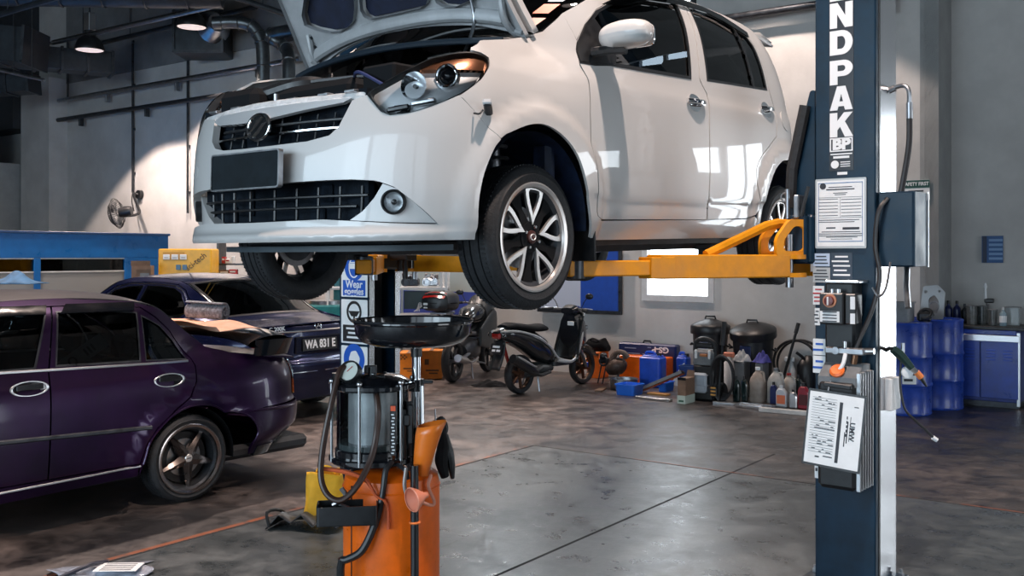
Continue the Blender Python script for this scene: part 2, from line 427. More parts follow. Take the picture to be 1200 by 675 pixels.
# ---------------------------------------------------------------- floor
def floor_mat():
    m = bpy.data.materials.new('workshop_concrete'); m.use_nodes = True; n, l = m.node_tree.nodes, m.node_tree.links; p = n['Principled BSDF']
    tc = n.new('ShaderNodeTexCoord'); sp = n.new('ShaderNodeSeparateXYZ'); l.new(tc.outputs['Object'], sp.inputs[0])
    def math_(op, a, b=None, c=None):
        q = n.new('ShaderNodeMath'); q.operation = op
        for i, v in enumerate((a, b, c)):
            if v is None: continue
            if isinstance(v, (int, float)): q.inputs[i].default_value = v
            else: l.new(v, q.inputs[i])
        return q.outputs[0]
    def noise(scale, det=8, rough=.6, dist=0.0, st=None):
        src = tc.outputs['Object']
        if st: mp = n.new('ShaderNodeMapping'); mp.inputs['Scale'].default_value = st; l.new(src, mp.inputs[0]); src = mp.outputs[0]
        q = n.new('ShaderNodeTexNoise'); q.inputs['Scale'].default_value = scale; q.inputs['Detail'].default_value = det; q.inputs['Roughness'].default_value = rough; q.inputs['Distortion'].default_value = dist
        l.new(src, q.inputs[0]); return q.outputs['Fac']
    def ramp(f, a, b, ca, cb):
        q = n.new('ShaderNodeValToRGB'); q.color_ramp.elements[0].position = a; q.color_ramp.elements[1].position = b
        q.color_ramp.elements[0].color = (*ca, 1); q.color_ramp.elements[1].color = (*cb, 1); l.new(f, q.inputs[0]); return q.outputs[0]
    def mix(f, a, b, kind='MIX'):
        q = n.new('ShaderNodeMix'); q.data_type = 'RGBA'; q.blend_type = kind
        if isinstance(f, (int, float)): q.inputs[0].default_value = f
        else: l.new(f, q.inputs[0])
        for i, v in ((6, a), (7, b)):
            if isinstance(v, tuple): q.inputs[i].default_value = (*v, 1)
            else: l.new(v, q.inputs[i])
        return q.outputs[2]
    X, Y = sp.outputs[0], sp.outputs[1]               # X = -rb, Y = ra
    slab = math_('MULTIPLY', math_('LESS_THAN', Y, 7.02), math_('GREATER_THAN', X, -4.88))
    n1 = noise(.9, 9, .62, .6); n2 = noise(4.5, 9, .68, .3); n3 = noise(22, 6, .7); n4 = noise(2.2, 8, .7, 1.2, (1, .35, 1))
    worn = ramp(n2, .34, .68, (.017, .014, .0135), (.170, .132, .118))
    worn = mix(ramp(n1, .40, .60, (0, 0, 0), (.75, .75, .75)), worn, (.020, .021, .023))
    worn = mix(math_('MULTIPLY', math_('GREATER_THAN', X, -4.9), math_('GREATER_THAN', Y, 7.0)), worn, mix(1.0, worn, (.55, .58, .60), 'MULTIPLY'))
    new = ramp(n2, .33, .70, (.034, .042, .046), (.092, .107, .113))
    new = mix(ramp(n1, .42, .66, (0, 0, 0), (.5, .5, .5)), new, (.018, .023, .026))
    col = mix(slab, worn, new)
    spots = ramp(n4, .30, .37, (.82, .82, .82), (0, 0, 0)); col = mix(spots, col, (.022, .023, .026))
    chips = ramp(n3, .70, .74, (0, 0, 0), (.5, .5, .5)); col = mix(chips, col, (.34, .32, .31))
    def line(c, v, w): return math_('LESS_THAN', math_('ABSOLUTE', math_('SUBTRACT', c, v)), w)
    j1 = math_('MULTIPLY', line(Y, 7.02, .013), math_('GREATER_THAN', X, -4.88)); j2 = math_('MULTIPLY', line(X, -4.88, .014), math_('LESS_THAN', Y, 7.02)); j3 = math_('MULTIPLY', line(X, -3.05, .011), math_('LESS_THAN', Y, 7.9))
    jj = math_('MAXIMUM', math_('MAXIMUM', j1, j2), j3); col = mix(jj, col, (.006, .006, .007))
    stripe = math_('MULTIPLY', math_('MULTIPLY', line(X, -4.915, .022), math_('LESS_THAN', Y, 7.02)), ramp(noise(1.7, 6, .7), .50, .56, (0, 0, 0), (1, 1, 1)))
    stripe2 = math_('MULTIPLY', math_('MULTIPLY', line(Y, 7.04, .012), math_('GREATER_THAN', X, -4.88)), ramp(noise(2.3, 6, .7), .46, .52, (0, 0, 0), (.7, .7, .7)))
    col = mix(math_('MAXIMUM', stripe, stripe2), col, (.24, .065, .022)); l.new(col, p.inputs['Base Color'])
    rg = n.new('ShaderNodeMapRange'); rg.inputs['From Min'].default_value = .3; rg.inputs['From Max'].default_value = .72; rg.inputs['To Min'].default_value = .20; rg.inputs['To Max'].default_value = .50
    l.new(n2, rg.inputs[0]); l.new(math_('ADD', math_('ADD', rg.outputs[0], math_('MULTIPLY', math_('SUBTRACT', 1.0, slab), .08)), math_('MULTIPLY', jj, .6)), p.inputs['Roughness'])
    p.inputs['Specular IOR Level'].default_value = .62
    bp = n.new('ShaderNodeBump'); bp.inputs['Strength'].default_value = .22; bp.inputs['Distance'].default_value = .012
    hh = math_('ADD', n2, math_('MULTIPLY', n3, .5)); l.new(math_('SUBTRACT', hh, math_('MULTIPLY', jj, 1.5)), bp.inputs['Height']); l.new(bp.outputs[0], p.inputs['Normal'])
    return m
def room_box(name, ra0, ra1, rb0, rb1, z0, z1, m, kind='structure', b=0.0, **k):
    """box in the room frame; its object is turned with the room"""
    mb = MB(); mb.box((-(rb0+rb1)/2, (ra0+ra1)/2, (z0+z1)/2), (rb1-rb0, ra1-ra0, z1-z0), b=b)
    o = mb.build(name, m, **k); o.rotation_euler.z = ROOM_ROT
    if kind: o['kind'] = kind
    return o
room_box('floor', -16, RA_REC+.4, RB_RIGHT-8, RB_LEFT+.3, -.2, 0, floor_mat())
room_box('ceiling', RA_FRONT-.2, RA_REC+.4, RB_RIGHT-.2, RB_LEFT+.3, H_ROOF, H_ROOF+.2, M_ROOF)
def wall_mesh(name, w, h, holes, m, origin, xdir, th=.2, kind=True):
    """wall in its own plane: x along xdir, y up, thickness to the far side"""
    mb = MB(); mb.plate([(0, 0), (w, 0), (w, h), (0, h)], holes, th); o = mb.build(name, m, smooth=0)
    x = Vector(xdir).normalized(); zz = Vector((0, 0, 1)); nrm = x.cross(zz)
    mm = Matrix((x, zz, nrm)).transposed().to_4x4(); mm.translation = origin; o.matrix_world = mm; o['kind'] = 'structure'; return o
def R4(x0, y0, x1, y1): return [(x0, y0), (x1, y0), (x1, y1), (x0, y1)]
WB_W = RB_LEFT-RB_RIGHT
def wx(rb): return RB_LEFT-rb                      # x on the back wall for a given rb
def wall_rb(px):
    d = Vector(((px-600)/FPX, 1, 0)); u = RA_BACK/d.dot(AX); return (d*u).dot(BX)
def wall_z(px, py):
    d = Vector(((px-600)/FPX, 1, 0)); u = RA_BACK/d.dot(AX); return CAMZ-(py-300)/FPX*u
win_lo, win_hi = wall_z(795, 349), wall_z(795, 262)
W1 = (wall_rb(757), wall_rb(833), win_lo, win_hi)
HIW = [(wall_rb(812), wall_rb(748), 3.5, 6.2), (wall_rb(612), wall_rb(556), 3.6, 6.2)]     # high windows along the back wall
# back wall is built with the hole side towards the room: normal of the mesh points away from the room
hol = [R4(wx(W1[0]), W1[2], wx(W1[1]), W1[3])]+[R4(wx(a), z0, wx(b), z1) for a, b, z0, z1 in HIW]
hol = [[(min(p[0] for p in h), h[0][1]), (max(p[0] for p in h), h[0][1]), (max(p[0] for p in h), h[2][1]), (min(p[0] for p in h), h[2][1])] for h in hol]
STEP_RB = wall_rb(1100)
def wall_back(name, x0, x1, holes, ra):
    mb = MB(); mb.plate([(x0, 0), (x1, 0), (x1, H_ROOF), (x0, H_ROOF)], holes, .22); o = mb.build(name, M_WALL, smooth=0)
    mm = Matrix((-BX, Vector((0, 0, 1)), -AX)).transposed().to_4x4(); mm.translation = room(ra+.22, RB_LEFT, 0); o.matrix_world = mm; o['kind'] = 'structure'
wall_back('wall_back', 0, wx(STEP_RB), hol, RA_BACK)
hol2 = [R4(wx(-1.0), .02, wx(-2.1), 3.30), R4(wx(-2.2), 2.62, wx(-8.2), 3.30)]  # unseen full-height door and high strip, shaped for their reflections in car and column
wall_back('wall_back_recess', wx(STEP_RB), WB_W, hol2, RA_REC)
room_box('trim_2', RA_BACK+.0, RA_REC+.2, STEP_RB, STEP_RB+.2, 0, H_ROOF, M_WALLR)
for i, h in enumerate(hol+hol2):
    x0, z0, x1, z1 = h[0][0], h[0][1], h[2][0], h[2][1]
    fr = MB(); fr.plate(R4(x0-.05, z0-.05, x1+.05, z1+.05), [R4(x0+.03, z0+.03, x1-.03, z1-.03)], .1, z0=-.02)
    if i: fr.box(((x0+x1)/2, (z0+z1)/2, .03), (.05, z1-z0, .06))
    fo = fr.build('window_%d' % (i+1), M_TRIM if i == 0 else M_DSTEEL, smooth=0); fo['kind'] = 'structure'
    mm = Matrix((-BX, Vector((0, 0, 1)), -AX)).transposed().to_4x4(); mm.translation = room((RA_BACK if i < len(hol) else RA_REC)+.05, RB_LEFT, 0); fo.matrix_world = mm
    MB().box(((x0+x1)/2, (z0+z1)/2, -.02), (x1-x0, z1-z0, .02)).build('window_pane', M_PANE if i == 0 else mat('sky_bright_pane' if i < 3 else 'side_opening_pane', (.9, .95, 1), .4, emit=(.86, .94, 1, 17.0 if i < 3 else 8.0)), fo, smooth=0)
# side wall with its bay door, wall behind the camera with two bay doors, left end wall
def side_wall(name, origin, xdir, w, holes, m):
    mb = MB(); mb.plate([(0, 0), (w, 0), (w, H_ROOF), (0, H_ROOF)], holes, .2, z0=0); o = mb.build(name, m, smooth=0)
    x = Vector(xdir); mm = Matrix((x, Vector((0, 0, 1)), x.cross(Vector((0, 0, 1))))).transposed().to_4x4(); mm.translation = origin; o.matrix_world = mm; o['kind'] = 'structure'
side_wall('wall_right', room(RA_REC, RB_RIGHT, 0), -AX, RA_REC-RA_FRONT, [R4(4.3, 0, 9.3, 3.8)], M_WALLR)
side_wall('wall_front', room(RA_FRONT, RB_RIGHT, 0), BX, RB_LEFT-RB_RIGHT, [R4(2, 0, 5.2, 5.2), R4(5.6, 0, 15, 5.2)], M_WALLR)
side_wall('wall_left', room(RA_FRONT, RB_LEFT, 0), AX, RA_BACK-RA_FRONT, [], M_WALLR)
# pilasters on the back wall, ledge, upper band
room_box('trim_1', RA_BACK-.42, RA_BACK, wall_rb(79), wall_rb(46), 0, 5.55, M_WALL)
room_box('trim_3', RA_BACK-.03, RA_BACK, 5.2, wall_rb(79), 5.45, H_ROOF, mat('shaded_upper_wall', (.19, .19, .19), .85, var=.2, scale=1.5))  # upper wall band in darker grey, standing in for the beam shadows
room_box('trim_4', RA_BACK-1.2, RA_BACK, wall_rb(44), RB_LEFT, 0, 3.72, M_WALLR)
room_box('trim_5', RA_BACK-1.4, RA_BACK-1.2, wall_rb(50), RB_LEFT, 3.72, 4.5, M_DARKW)
room_box('trim_6', RA_BACK-.6, RA_BACK, wall_rb(46), RB_LEFT, 4.5, H_ROOF, M_ROOF)
# roof beams running along the room
for i, ra in enumerate((2.5, 5.0, 7.6, 10.2)):
    mb = MB()
    for z in (H_ROOF-.75, H_ROOF-.05): mb.box((-(RB_LEFT+RB_RIGHT)/2, ra, z), (WB_W, .16, .10))
    for k in range(28):
        x0 = -RB_LEFT+k*1.0; mb.cyl((x0, ra, H_ROOF-.7), (x0+.5, ra, H_ROOF-.1), .025, n=6); mb.cyl((x0+.5, ra, H_ROOF-.1), (x0+1, ra, H_ROOF-.7), .025, n=6)
    o = mb.build('trim_%d' % (7+i), M_DSTEEL, smooth=0); o.rotation_euler.z = ROOM_ROT; o['kind'] = 'structure'
# ================================================================ white hatchback on the lift
def paint(name, col, metal=0.0, rough=.3, coat=1.0, var=0.0): return mat(name, col, rough, metal, coat, var=var, scale=3, croughs=.03)
P_WHITE = paint('white_car_paint', (.55, .54, .53), 0.0, .34, .65)
M_TYRE = M_RUB
M_LENS = glass('lens_glass', (.93, .95, .96), 1.4)
M_REFL = mat('lamp_reflector', (.74, .76, .78), .34, .55)
M_AMBER = mat('amber_reflection_tint', (.30, .13, .07), .22, .8)  # brown reflection at the headlamp top, put into the colour
M_ALLOY = mat('alloy_face', (.66, .63, .61), .34, .8)
M_LINER = mat('wheel_arch_liner', (.007, .016, .045), .6, var=.5, scale=18)
M_UNDER = mat('underbody', (.022, .024, .028), .6, var=.4, scale=9)
M_UNDERB = mat('splash_shield', (.05, .07, .085), .5, var=.2, scale=9)
M_RADI = mat('radiator_fins', (.004, .008, .014), .7, .0, spec=.15, var=.4, scale=9, bump=.4, bscale=200)
M_SEAT = mat('seat_fabric', (.05, .05, .055), .85)
def L(x, y, z): return Vector((-x, y, z))       # car design frame (x to the rear, y to the left) -> car's own frame
def tyre_profile(r, rim, w):
    h = w/2
    return [(rim-.012, -h*.80), (rim+.006, -h*.92), (rim+(r-rim)*.45, -h), (r-.030, -h*.97), (r-.010, -h*.86), (r-.003, -h*.74),
            (r, -h*.46), (r-.007, -h*.45), (r-.007, -h*.40), (r, -h*.39), (r+.001, -h*.1), (r-.007, -h*.09), (r-.007, h*.0), (r+.001, h*.01), (r, h*.39), (r-.007, h*.40), (r-.007, h*.45), (r, h*.46),
            (r-.003, h*.74), (r-.010, h*.86), (r-.030, h*.97), (r-.034, h*.985), (rim+(r-rim)*.55, h*1.0), (rim+(r-rim)*.5, h*1.03), (rim+(r-rim)*.4, h*1.0), (rim+.010, h*.93), (rim-.004, h*.84)]
def road_wheel(parent, c, side, r=.292, rim=.213, w=.185, style='petal', steer=0.0):
    """tyre with rim, spokes, hub cap and bolts as its children; side = +1 left"""
    F = frame(c, (math.sin(R(steer)), side*math.cos(R(steer)), 0), (1, 0, 0)); h = w/2
    tm = MB().lathe(tyre_profile(r, rim, w), 64, F, False)
    for k in range(96):                              # tread blocks: short sipes across the shoulders
        for s in (-1, 1):
            tm.box((r-.001, 0, s*h*.60), (.006, .007, h*.22), F @ RZ(k*3.75+s*.9))
    t = tm.build('wheel', M_TYRE, parent)
    MB().lathe([(rim-.012, -h*.82), (rim-.03, -h*.4), (rim-.045, h*.2), (rim-.03, h*.7), (rim-.012, h*.82)], 48, F, False).lathe([(.0, -h*.1), (.10, -h*.1)], 24, F, False).build('rim_barrel', M_DSTEEL, t)
    MB().lathe([(.03, -.005), (.125, -.005), (.125, .010), (.03, .010)], 32, F).build('brake_disc', M_STEEL, t)
    if style == 'petal':
        MB().lathe([(rim+.004, h*.90), (rim+.008, h*.98), (rim+.002, h*1.0), (rim-.010, h*.95), (rim-.014, h*.80)], 64, F, False).build('rim_lip', M_ALLOY, t)
        pet = [(.050, 0), (.080, .014), (.12, .036), (.155, .050), (.185, .058), (.203, .062)]
        pin = [(.086, 0), (.104, .008), (.13, .021), (.158, .032), (.178, .036)]
        out = soft(pet, 3, False); outer = out+[(.2105, .03), (.212, 0), (.2105, -.03)]+[(x, -y) for x, y in reversed(out[1:])]
        inn = soft(pin, 3, False); hole = inn+[(.190, .028), (.192, 0), (.190, -.028)]+[(x, -y) for x, y in reversed(inn[1:])]
        for k in range(5):
            MB().plate(outer, [hole], .012, F @ RZ(48+72*k) @ T(0, 0, h*.66)).build('spoke', M_ALLOY, t)
        sp = MB()
        for k in range(5): sp.prism([(.03, -.030), (.03, .030), (.12, .014), (rim-.01, .040), (rim-.01, -.040), (.12, -.014)], .016, F @ RZ(84+72*k) @ T(0, 0, h*.50))
        sp.lathe([(.0, h*.50), (.062, h*.50), (.062, h*.72), (.0, h*.74)], 32, F).build('spoke_backing', M_MATT, t)
        cap = MB().lathe([(.027, h*.70), (.027, h*.80), (.022, h*.84), (0, h*.85)], 28, F).build('hub_cap', mat('hub_cap_red_brown', (.09, .035, .03), .3, .3), t)
        MB().torus(.012, .002, 24, 6, F @ T(0, 0, h*.85) @ Matrix.Diagonal((1.3, 1, 1, 1))).build('hub_emblem', M_ALLOY, t)
        for k in range(4): MB().lathe([(.0, h*.86), (.006, h*.86), (.008, h*.80), (.008, h*.7)], 6, F @ RZ(-25+90*k) @ T(.045, 0, 0)).build('wheel_bolt', M_CHROME, t)
    else:
        br = mat('bronze_alloy', (.16, .135, .125), .30, 1.0, rvar=.06, scale=12)
        MB().lathe([(rim+.006, h*.92), (rim+.010, h*1.02), (rim+.002, h*1.04), (rim-.014, h*.96), (rim-.018, h*.6)], 64, F, False).build('rim_lip', mat('polished_lip', (.42, .37, .35), .22, 1.0), t)
        sp = MB()
        for k in range(5):
            A = F @ RZ(20+72*k)
            sp.surf(lambda a, b: (.028+(rim-.055)*a*1.16, (b-.5)*(.060*(1-a)**1.5+.026), h*(.62-.16*a*a)+.018*(1-abs(2*b-1))), 10, 4, A)
            sp.surf(lambda a, b: (.028+(rim-.055)*a*1.16, (-.5 if b < .5 else .5)*(.060*(1-a)**1.5+.026), h*(.62-.16*a*a)-.03*abs(math.sin(b*math.pi))), 10, 2, A)
        sp.lathe([(0, h*.50), (.060, h*.50), (.055, h*.62), (.0, h*.66)], 30, F).build('spoke', br, t)
        MB().lathe([(.0, h*.80), (.024, h*.79), (.028, h*.74), (.028, h*.6)], 28, F).build('hub_cap', mat('hub_cap_silver', (.6, .6, .6), .3, .6), t)
        MB().box((0, 0, h*.80), (.03, .006, .003), F).build('hub_mark', M_INK, t)
        for k in range(5): MB().lathe([(.0, h*.72), (.007, h*.71), (.008, h*.62), (.008, h*.55)], 6, F @ RZ(56+72*k) @ T(.044, 0, 0)).build('wheel_bolt', M_DSTEEL, t)
        MB().lathe([(.16, -.02), (.17, -.02), (.17, .0), (.16, .0)], 30, F, True).build('rim_step', M_BLACK, t)
    return t
def arch_liner(parent, cx, cz, r, y0, y1, m, side):
    mb = MB()
    mb.surf(lambda a, b: L(cx+r*math.cos(math.pi*(1.08*a-.04)), side*(y0+(y1-y0)*b), cz+r*math.sin(math.pi*(1.08*a-.04))), 28, 3)
    mb.surf(lambda a, b: L(cx+r*b*math.cos(math.pi*(1.08*a-.04)), side*y0, cz+r*b*math.sin(math.pi*(1.08*a-.04))), 28, 1)
    return mb.build('arch_liner', m, parent)
WB = Body(xf=[(.15, -.68), (.20, -.745), (.235, -.765), (.265, -.738), (.30, -.735), (.45, -.73), (.60, -.712), (.70, -.69), (.78, -.665), (.85, -.61), (.92, -.50), (1.0, -.30), (1.08, -.22), (1.6, -.21)],
    xr=[(.2, 2.90), (.35, 2.97), (.6, 2.99), (.9, 2.95), (1.1, 2.89), (1.3, 2.78), (1.45, 2.66), (1.6, 2.6)],
    Wd=[(.15, .74), (.22, .775), (.30, .800), (.385, .812), (.41, .824), (.58, .833), (.80, .830), (.90, .822), (.94, .808), (1.03, .795), (1.25, .742), (1.40, .672), (1.47, .62), (1.52, .55)],
    Wf=[(.15, .76), (.22, .805), (.30, .828), (.42, .838), (.58, .838), (.75, .828), (.86, .80), (.95, .745), (1.03, .68), (1.1, .655), (1.25, .60), (1.45, .55), (1.6, .5)],
    Xc=-.2, Xr=2.35, Lu=1.0, Lr=1.0, pf=2.35, pr=2.6, blend=(.15, .6), arches=[(.03, .29, .37, .026, .075), (2.44, .29, .37, .022, .075)], narrow=(.03, 1.6))
def white_car():
    A = R(38.96)
    car = thing('hatchback_car', 'white five-door hatchback raised on the two-post lift with its hood open', 'car',
                Vector((-.543, 4.411, 1.51-.022*.3)), R(270)-A, ry=.022)
    S, P = WB.S, P_WHITE
    mir = lambda lp: [(-2.4-u, z) for u, z in lp]
    head = [(-.814, .752), (-.782, .783), (-.720, .826), (-.654, .864), (-.581, .901), (-.479, .920), (-.349, .929), (-.261, .922), (-.221, .909), (-.240, .873), (-.310, .813), (-.390, .766), (-.485, .725), (-.57, .696), (-.645, .677), (-.718, .671), (-.755, .687)]
    lo = [(-.814, .752), (-.755, .687), (-.718, .671), (-.645, .677), (-.57, .696), (-.485, .725), (-.430, .745)]
    grl = [(-.868, .735), (-.907, .638), (-.939, .608), (-1.02, .592), (-1.148, .588), (-1.252, .588), (-1.345, .592), (-1.405, .606), (-1.44, .640), (-1.455, .735)]
    arch = [(-.342, .215), (-.356, .352), (-.333, .456), (-.282, .55), (-.245, .588)]
    seam = [(-.245, .592), (-.338, .676), (-.415, .735)]
    right_half = [(-.342, .215)]+soft(arch, 4, False)[1:]+seam[1:]+[(-.430, .745)]+lo[::-1][1:]      # from the arch foot up to the lamp's inner tip
    bump = right_half+grl+mir(right_half)[::-1]
    intake = [(-.751, .418), (-.783, .375), (-.824, .332), (-.871, .309), (-.946, .299), (-1.209, .293), (-1.37, .295), (-1.45, .310), (-1.50, .336), (-1.56, .376), (-1.60, .410), (-1.5, .434), (-1.384, .436), (-1.2, .437), (-.953, .440), (-.843, .439), (-.767, .430)]
    fog = [(-.742, .430), (-.688, .410), (-.551, .311), (-.500, .270), (-.70, .279), (-.868, .291), (-.818, .325), (-.775, .375)]
    fogr = [(-1.655, .425), (-1.712, .410), (-1.849, .311), (-1.90, .270), (-1.70, .279), (-1.45, .297), (-1.505, .325), (-1.572, .375)]
    bp = panel('front_bumper', S, bump, P, car, [intake_union(intake, fog, fogr)], step=.025, lip=.03)
    for fg, c, nm in ((fog, -.694, 'l'), (fogr, -1.706, 'r')):
        cu, cz = np.mean(np.array(fg), 0); fg = [(cu+(u-cu)*.975, cz+(z-cz)*.955) for u, z in fg]
        hole = [(c+.047*math.cos(a), .356+.047*math.sin(a)) for a in np.linspace(0, 2*math.pi, 28, endpoint=False)]
        panel('fog_lamp_surround', S, fg, P, bp, [hole], step=.018, lip=.045, off=-.034)
        q = [Vector(S(np.array(c), np.array(.356))*FLIP)]; nrm = Vector(S(np.array(c), np.array(.356))*FLIP)-Vector((0.2, 0, .356)); nrm.z = 0; nrm = (nrm.normalized()+Vector((1, 0, 0))*.8).normalized()
        F = frame(q[0]-nrm*.035, nrm)
        fl = MB().lathe([(.046, .0), (.046, .022), (.040, .026), (.036, .018)], 32, F, False).build('fog_lamp', M_BLACK, car)
        MB().lathe([(.037, .004), (.030, -.012), (.0, -.022)], 28, F, False).build('fog_reflector', M_REFL, fl)
        MB().lathe([(.038, .012), (.02, .020), (.0, .022)], 28, F, False).build('fog_lens', M_LENS, fl)
        MB().ball((0, 0, .0), .012, 12, 8, F).build('fog_bulb', M_BLACKG, fl)
    # lower lip edge and undertray
    q = [S(np.array(u), np.array(.22))*FLIP for u in np.linspace(-.36, -2.04, 40)]
    MB().prism([(p[0]*.86-.01, p[1]*.82) for p in q], .022, T(0, 0, .176)).build('splash_shield', M_UNDERB, car)
    MB().box((-1.35, 0, .20), (2.3, 1.30, .10), b=.03).build('floor_pan', M_UNDER, car)
    MB().box((.05, 0, .225), (.8, .90, .10), b=.03).box((0.0, 0, .26), (.16, 1.2, .09), b=.02).build('front_subframe', M_UNDER, car)
    for s in (-1, 1):
        MB().tube([L(.03, s*.25, .22), L(.03, s*.66, .20)], .03).tube([L(.35, s*.35, .24), L(.06, s*.66, .20)], .024).build('control_arm', M_DSTEEL, car)
    MB().tube([L(.3, -.1, .17), L(1.0, -.12, .15), L(1.9, -.2, .15), L(2.5, -.3, .2)], .028, sp=4).box(L(2.55, -.1, .22), (.24, .5, .16), b=.05).build('exhaust_pipe', M_STEEL, car)
    MB().box(L(1.8, 0, .235), (.55, .9, .14), b=.05).build('fuel_tank', M_UNDER, car)
    # grille: dark backing, slats, chrome bar, emblem
    for (u0, u1, z) in ((-1.425, -.915, .640), (-1.40, -.885, .672)):
        MB().tube([S(np.array(u), np.array(z-.02*0))*FLIP*np.array([1, 1, 1])-np.array([.03, 0, 0]) for u in np.linspace(u0, u1, 18)], .006, 6).build('grille_bar', M_CHROME if z < .65 else M_BLACK, car)
    for u in np.linspace(-1.36, -.96, 7): MB().tube([S(np.array(u), np.array(z))*FLIP-np.array([.045, 0, 0]) for z in (.60, .65, .70)], .005, 6).build('grille_rib', M_BLACK, car)
    MB().box((.585, 0, .53), (.03, 1.02, .50)).build('radiator', M_RADI, car)
    for (y, z, w, h) in ((-.36, .33, .15, .07), (-.22, .38, .10, .11), (.02, .34, .17, .08), (.20, .32, .15, .05), (-.30, .63, .16, .08), (.05, .61, .12, .07), (.29, .40, .06, .07)):
        MB().box((.605, y, z), (.02, w, h), b=.006).build('condenser_block', M_RADI, car)
    bar = [(-1.445, .722), (-1.40, .700), (-1.30, .692), (-1.242, .690), (-1.20, .690), (-1.162, .698), (-1.05, .712), (-.898, .728), (-.869, .742), (-.98, .742), (-1.2, .742), (-1.40, .740)]
    panel('grille_chrome_bar', S, bar, mat('bright_chrome_trim', (.80, .82, .84), .30, .6), car, step=.02, lip=.02, off=.006)
    e0 = Vector(S(np.array(-1.2), np.array(.668))*FLIP)+Vector((.006, 0, 0)); F = frame(e0, (1, 0, .12), (0, 1, 0)) @ Matrix.Diagonal((1.48, 1.10, 1, 1))
    em = MB().torus(.046, .0065, 48, 8, F).build('emblem', M_CHROME, car)
    MB().lathe([(0, -.006), (.042, -.006), (.042, -.001), (0, -.001)], 36, F).build('emblem_backing', M_MATT, em)
    # stylised running mark inside the ring: two swept bars meeting at a peak
    MB().prism([(-.040, -.020), (-.020, -.014), (.006, .012), (.024, .030), (.016, .036), (-.006, .022), (-.022, -.004)], .007, F).prism([(.040, .014), (.020, .010), (-.002, -.016), (-.022, -.034), (-.014, -.040), (.008, -.026), (.024, -.002)], .007, F).build('emblem_mark', M_CHROME, em)
    pl = MB().prism(rrect(.42, .135, .012), .018, frame((.765, .01, .492), (1, 0, .05), (0, 1, 0))).build('number_plate', mat('blank_black_plate', (.006, .011, .015), .6, var=.3, scale=20, spec=.2), car, 'blank black plate')
    MB().plate(rrect(.432, .147, .014), [rrect(.420, .134, .010)], .021, frame((.765, .01, .492), (1, 0, .05), (0, 1, 0))).build('plate_frame', M_STEEL, pl)
    MB().box((.735, .01, .50), (.07, .30, .09), b=.02).build('plate_bracket', M_BLACK, pl)
    zs = (.345, .385)
    for z in zs: MB().tube([S(np.array(u), np.array(z))*FLIP-np.array([.05, 0, 0]) for u in np.linspace(-1.55 if z > .36 else -1.5, -.82 if z > .36 else -.86, 22)], .009, 6, flat=.6).build('intake_slat', M_BLACK, car)
    for u in np.linspace(-1.5, -.85, 9): MB().tube([S(np.array(u), np.array(z))*FLIP-np.array([.06, 0, 0]) for z in (.30, .36, .42)], .006, 6).build('intake_rib', M_BLACK, car)
    cap = [(-1.594+.022*math.cos(a), .519+.028*math.sin(a)) for a in np.linspace(0, 2*math.pi, 20, endpoint=False)]
    panel('tow_hook_cover', S, cap, P, bp, step=.02, lip=.004, off=.0025)
    # headlamps
    for mr in (False, True):
        def SI(u, v, d=.05):
            p = S(u, v); return np.stack([p[..., 0]+d*1.1, p[..., 1]-d*.5, p[..., 2]], -1)
        hs = soft(head, 3)
        hl = panel('headlamp', SI, hs, M_REFL, car, step=.03, lip=0, mirror=mr)
        hs2 = [( -.51+(u+.51)*.965, .80+(z-.80)*.955) for u, z in hs]
        panel('headlamp_top_reflection', lambda u, v: SI(u, v, .03), [p for p in hs2 if p[1] > .845], M_AMBER, hl, step=.03, lip=.02, mirror=mr)
        panel('headlamp_rim', S, hs, M_BLACK, hl, [hs2], step=.03, lip=.03, off=-.004, mirror=mr)
        panel('headlamp_lens', S, hs, M_LENS, hl, step=.03, lip=0, off=.001, mirror=mr)
        sg = -1 if mr else 1
        for (u, z, r, d, nm) in ((-.505, .823, .040, .040, 'projector'), (-.648, .785, .052, .035, 'reflector_bowl')):
            c = Vector(S(np.array(u), np.array(z))*FLIP); c = Vector((c.x-.030, sg*(c.y-.012), c.z)); F = frame(c, (.86, sg*.30, .05))
            if nm == 'projector':
                MB().torus(r, .0065, 36, 8, F).build('projector_ring', M_CHROME, hl)
                MB().lathe([(r-.002, -.04), (r-.002, 0), (r-.006, .0)], 32, F, False).lathe([(r-.008, -.006), (r-.016, .006), (.012, .014), (0, .016)], 32, F, False).build('projector_lens', M_BLACKG, hl)
            else:
                MB().lathe([(r, .0), (r*.8, -.022), (r*.45, -.04), (0, -.05)], 32, F, False).build('reflector_bowl', M_CHROME, hl)
                MB().cyl((0, 0, -.05), (0, 0, -.01), .008, M=F).build('lamp_bulb', M_BLACK, hl)
        for (u, z, w, h) in ((-.70, .700, .09, .022), (-.60, .722, .10, .02)):
            c = Vector(S(np.array(u), np.array(z))*FLIP); MB().box((0, 0, 0), (w, h, .02), frame((c.x-.035, sg*(c.y-.018), c.z), (.9, sg*.35, .1), (0, 1, .15)), b=.006).build('lamp_bezel', M_BLACKG if u < -.65 else M_ALU, hl)
    # fenders, doors, quarters
    fend = soft([(-.245, .592), (-.202, .617), (-.074, .658), (.038, .664), (.154, .624), (.244, .555), (.297, .469), (.343, .352), (.385, .255), (.400, .215)], 4, False)
    fend += [(.470, .215), (.466, .292), (.420, .308), (.407, .328), (.388, .494), (.372, .581), (.380, .746), (.401, .89), (.387, .955), (.395, .985), (.40, 1.03), (.415, 1.07), (.38, 1.19), (.339, 1.154), (.26, 1.095), (.14, 1.055), (.02, 1.026), (-.17, .990), (-.348, .945), (-.349, .933), (-.261, .926), (-.217, .909), (-.236, .873), (-.306, .813), (-.386, .766), (-.428, .743), (-.411, .735), (-.336, .676)]
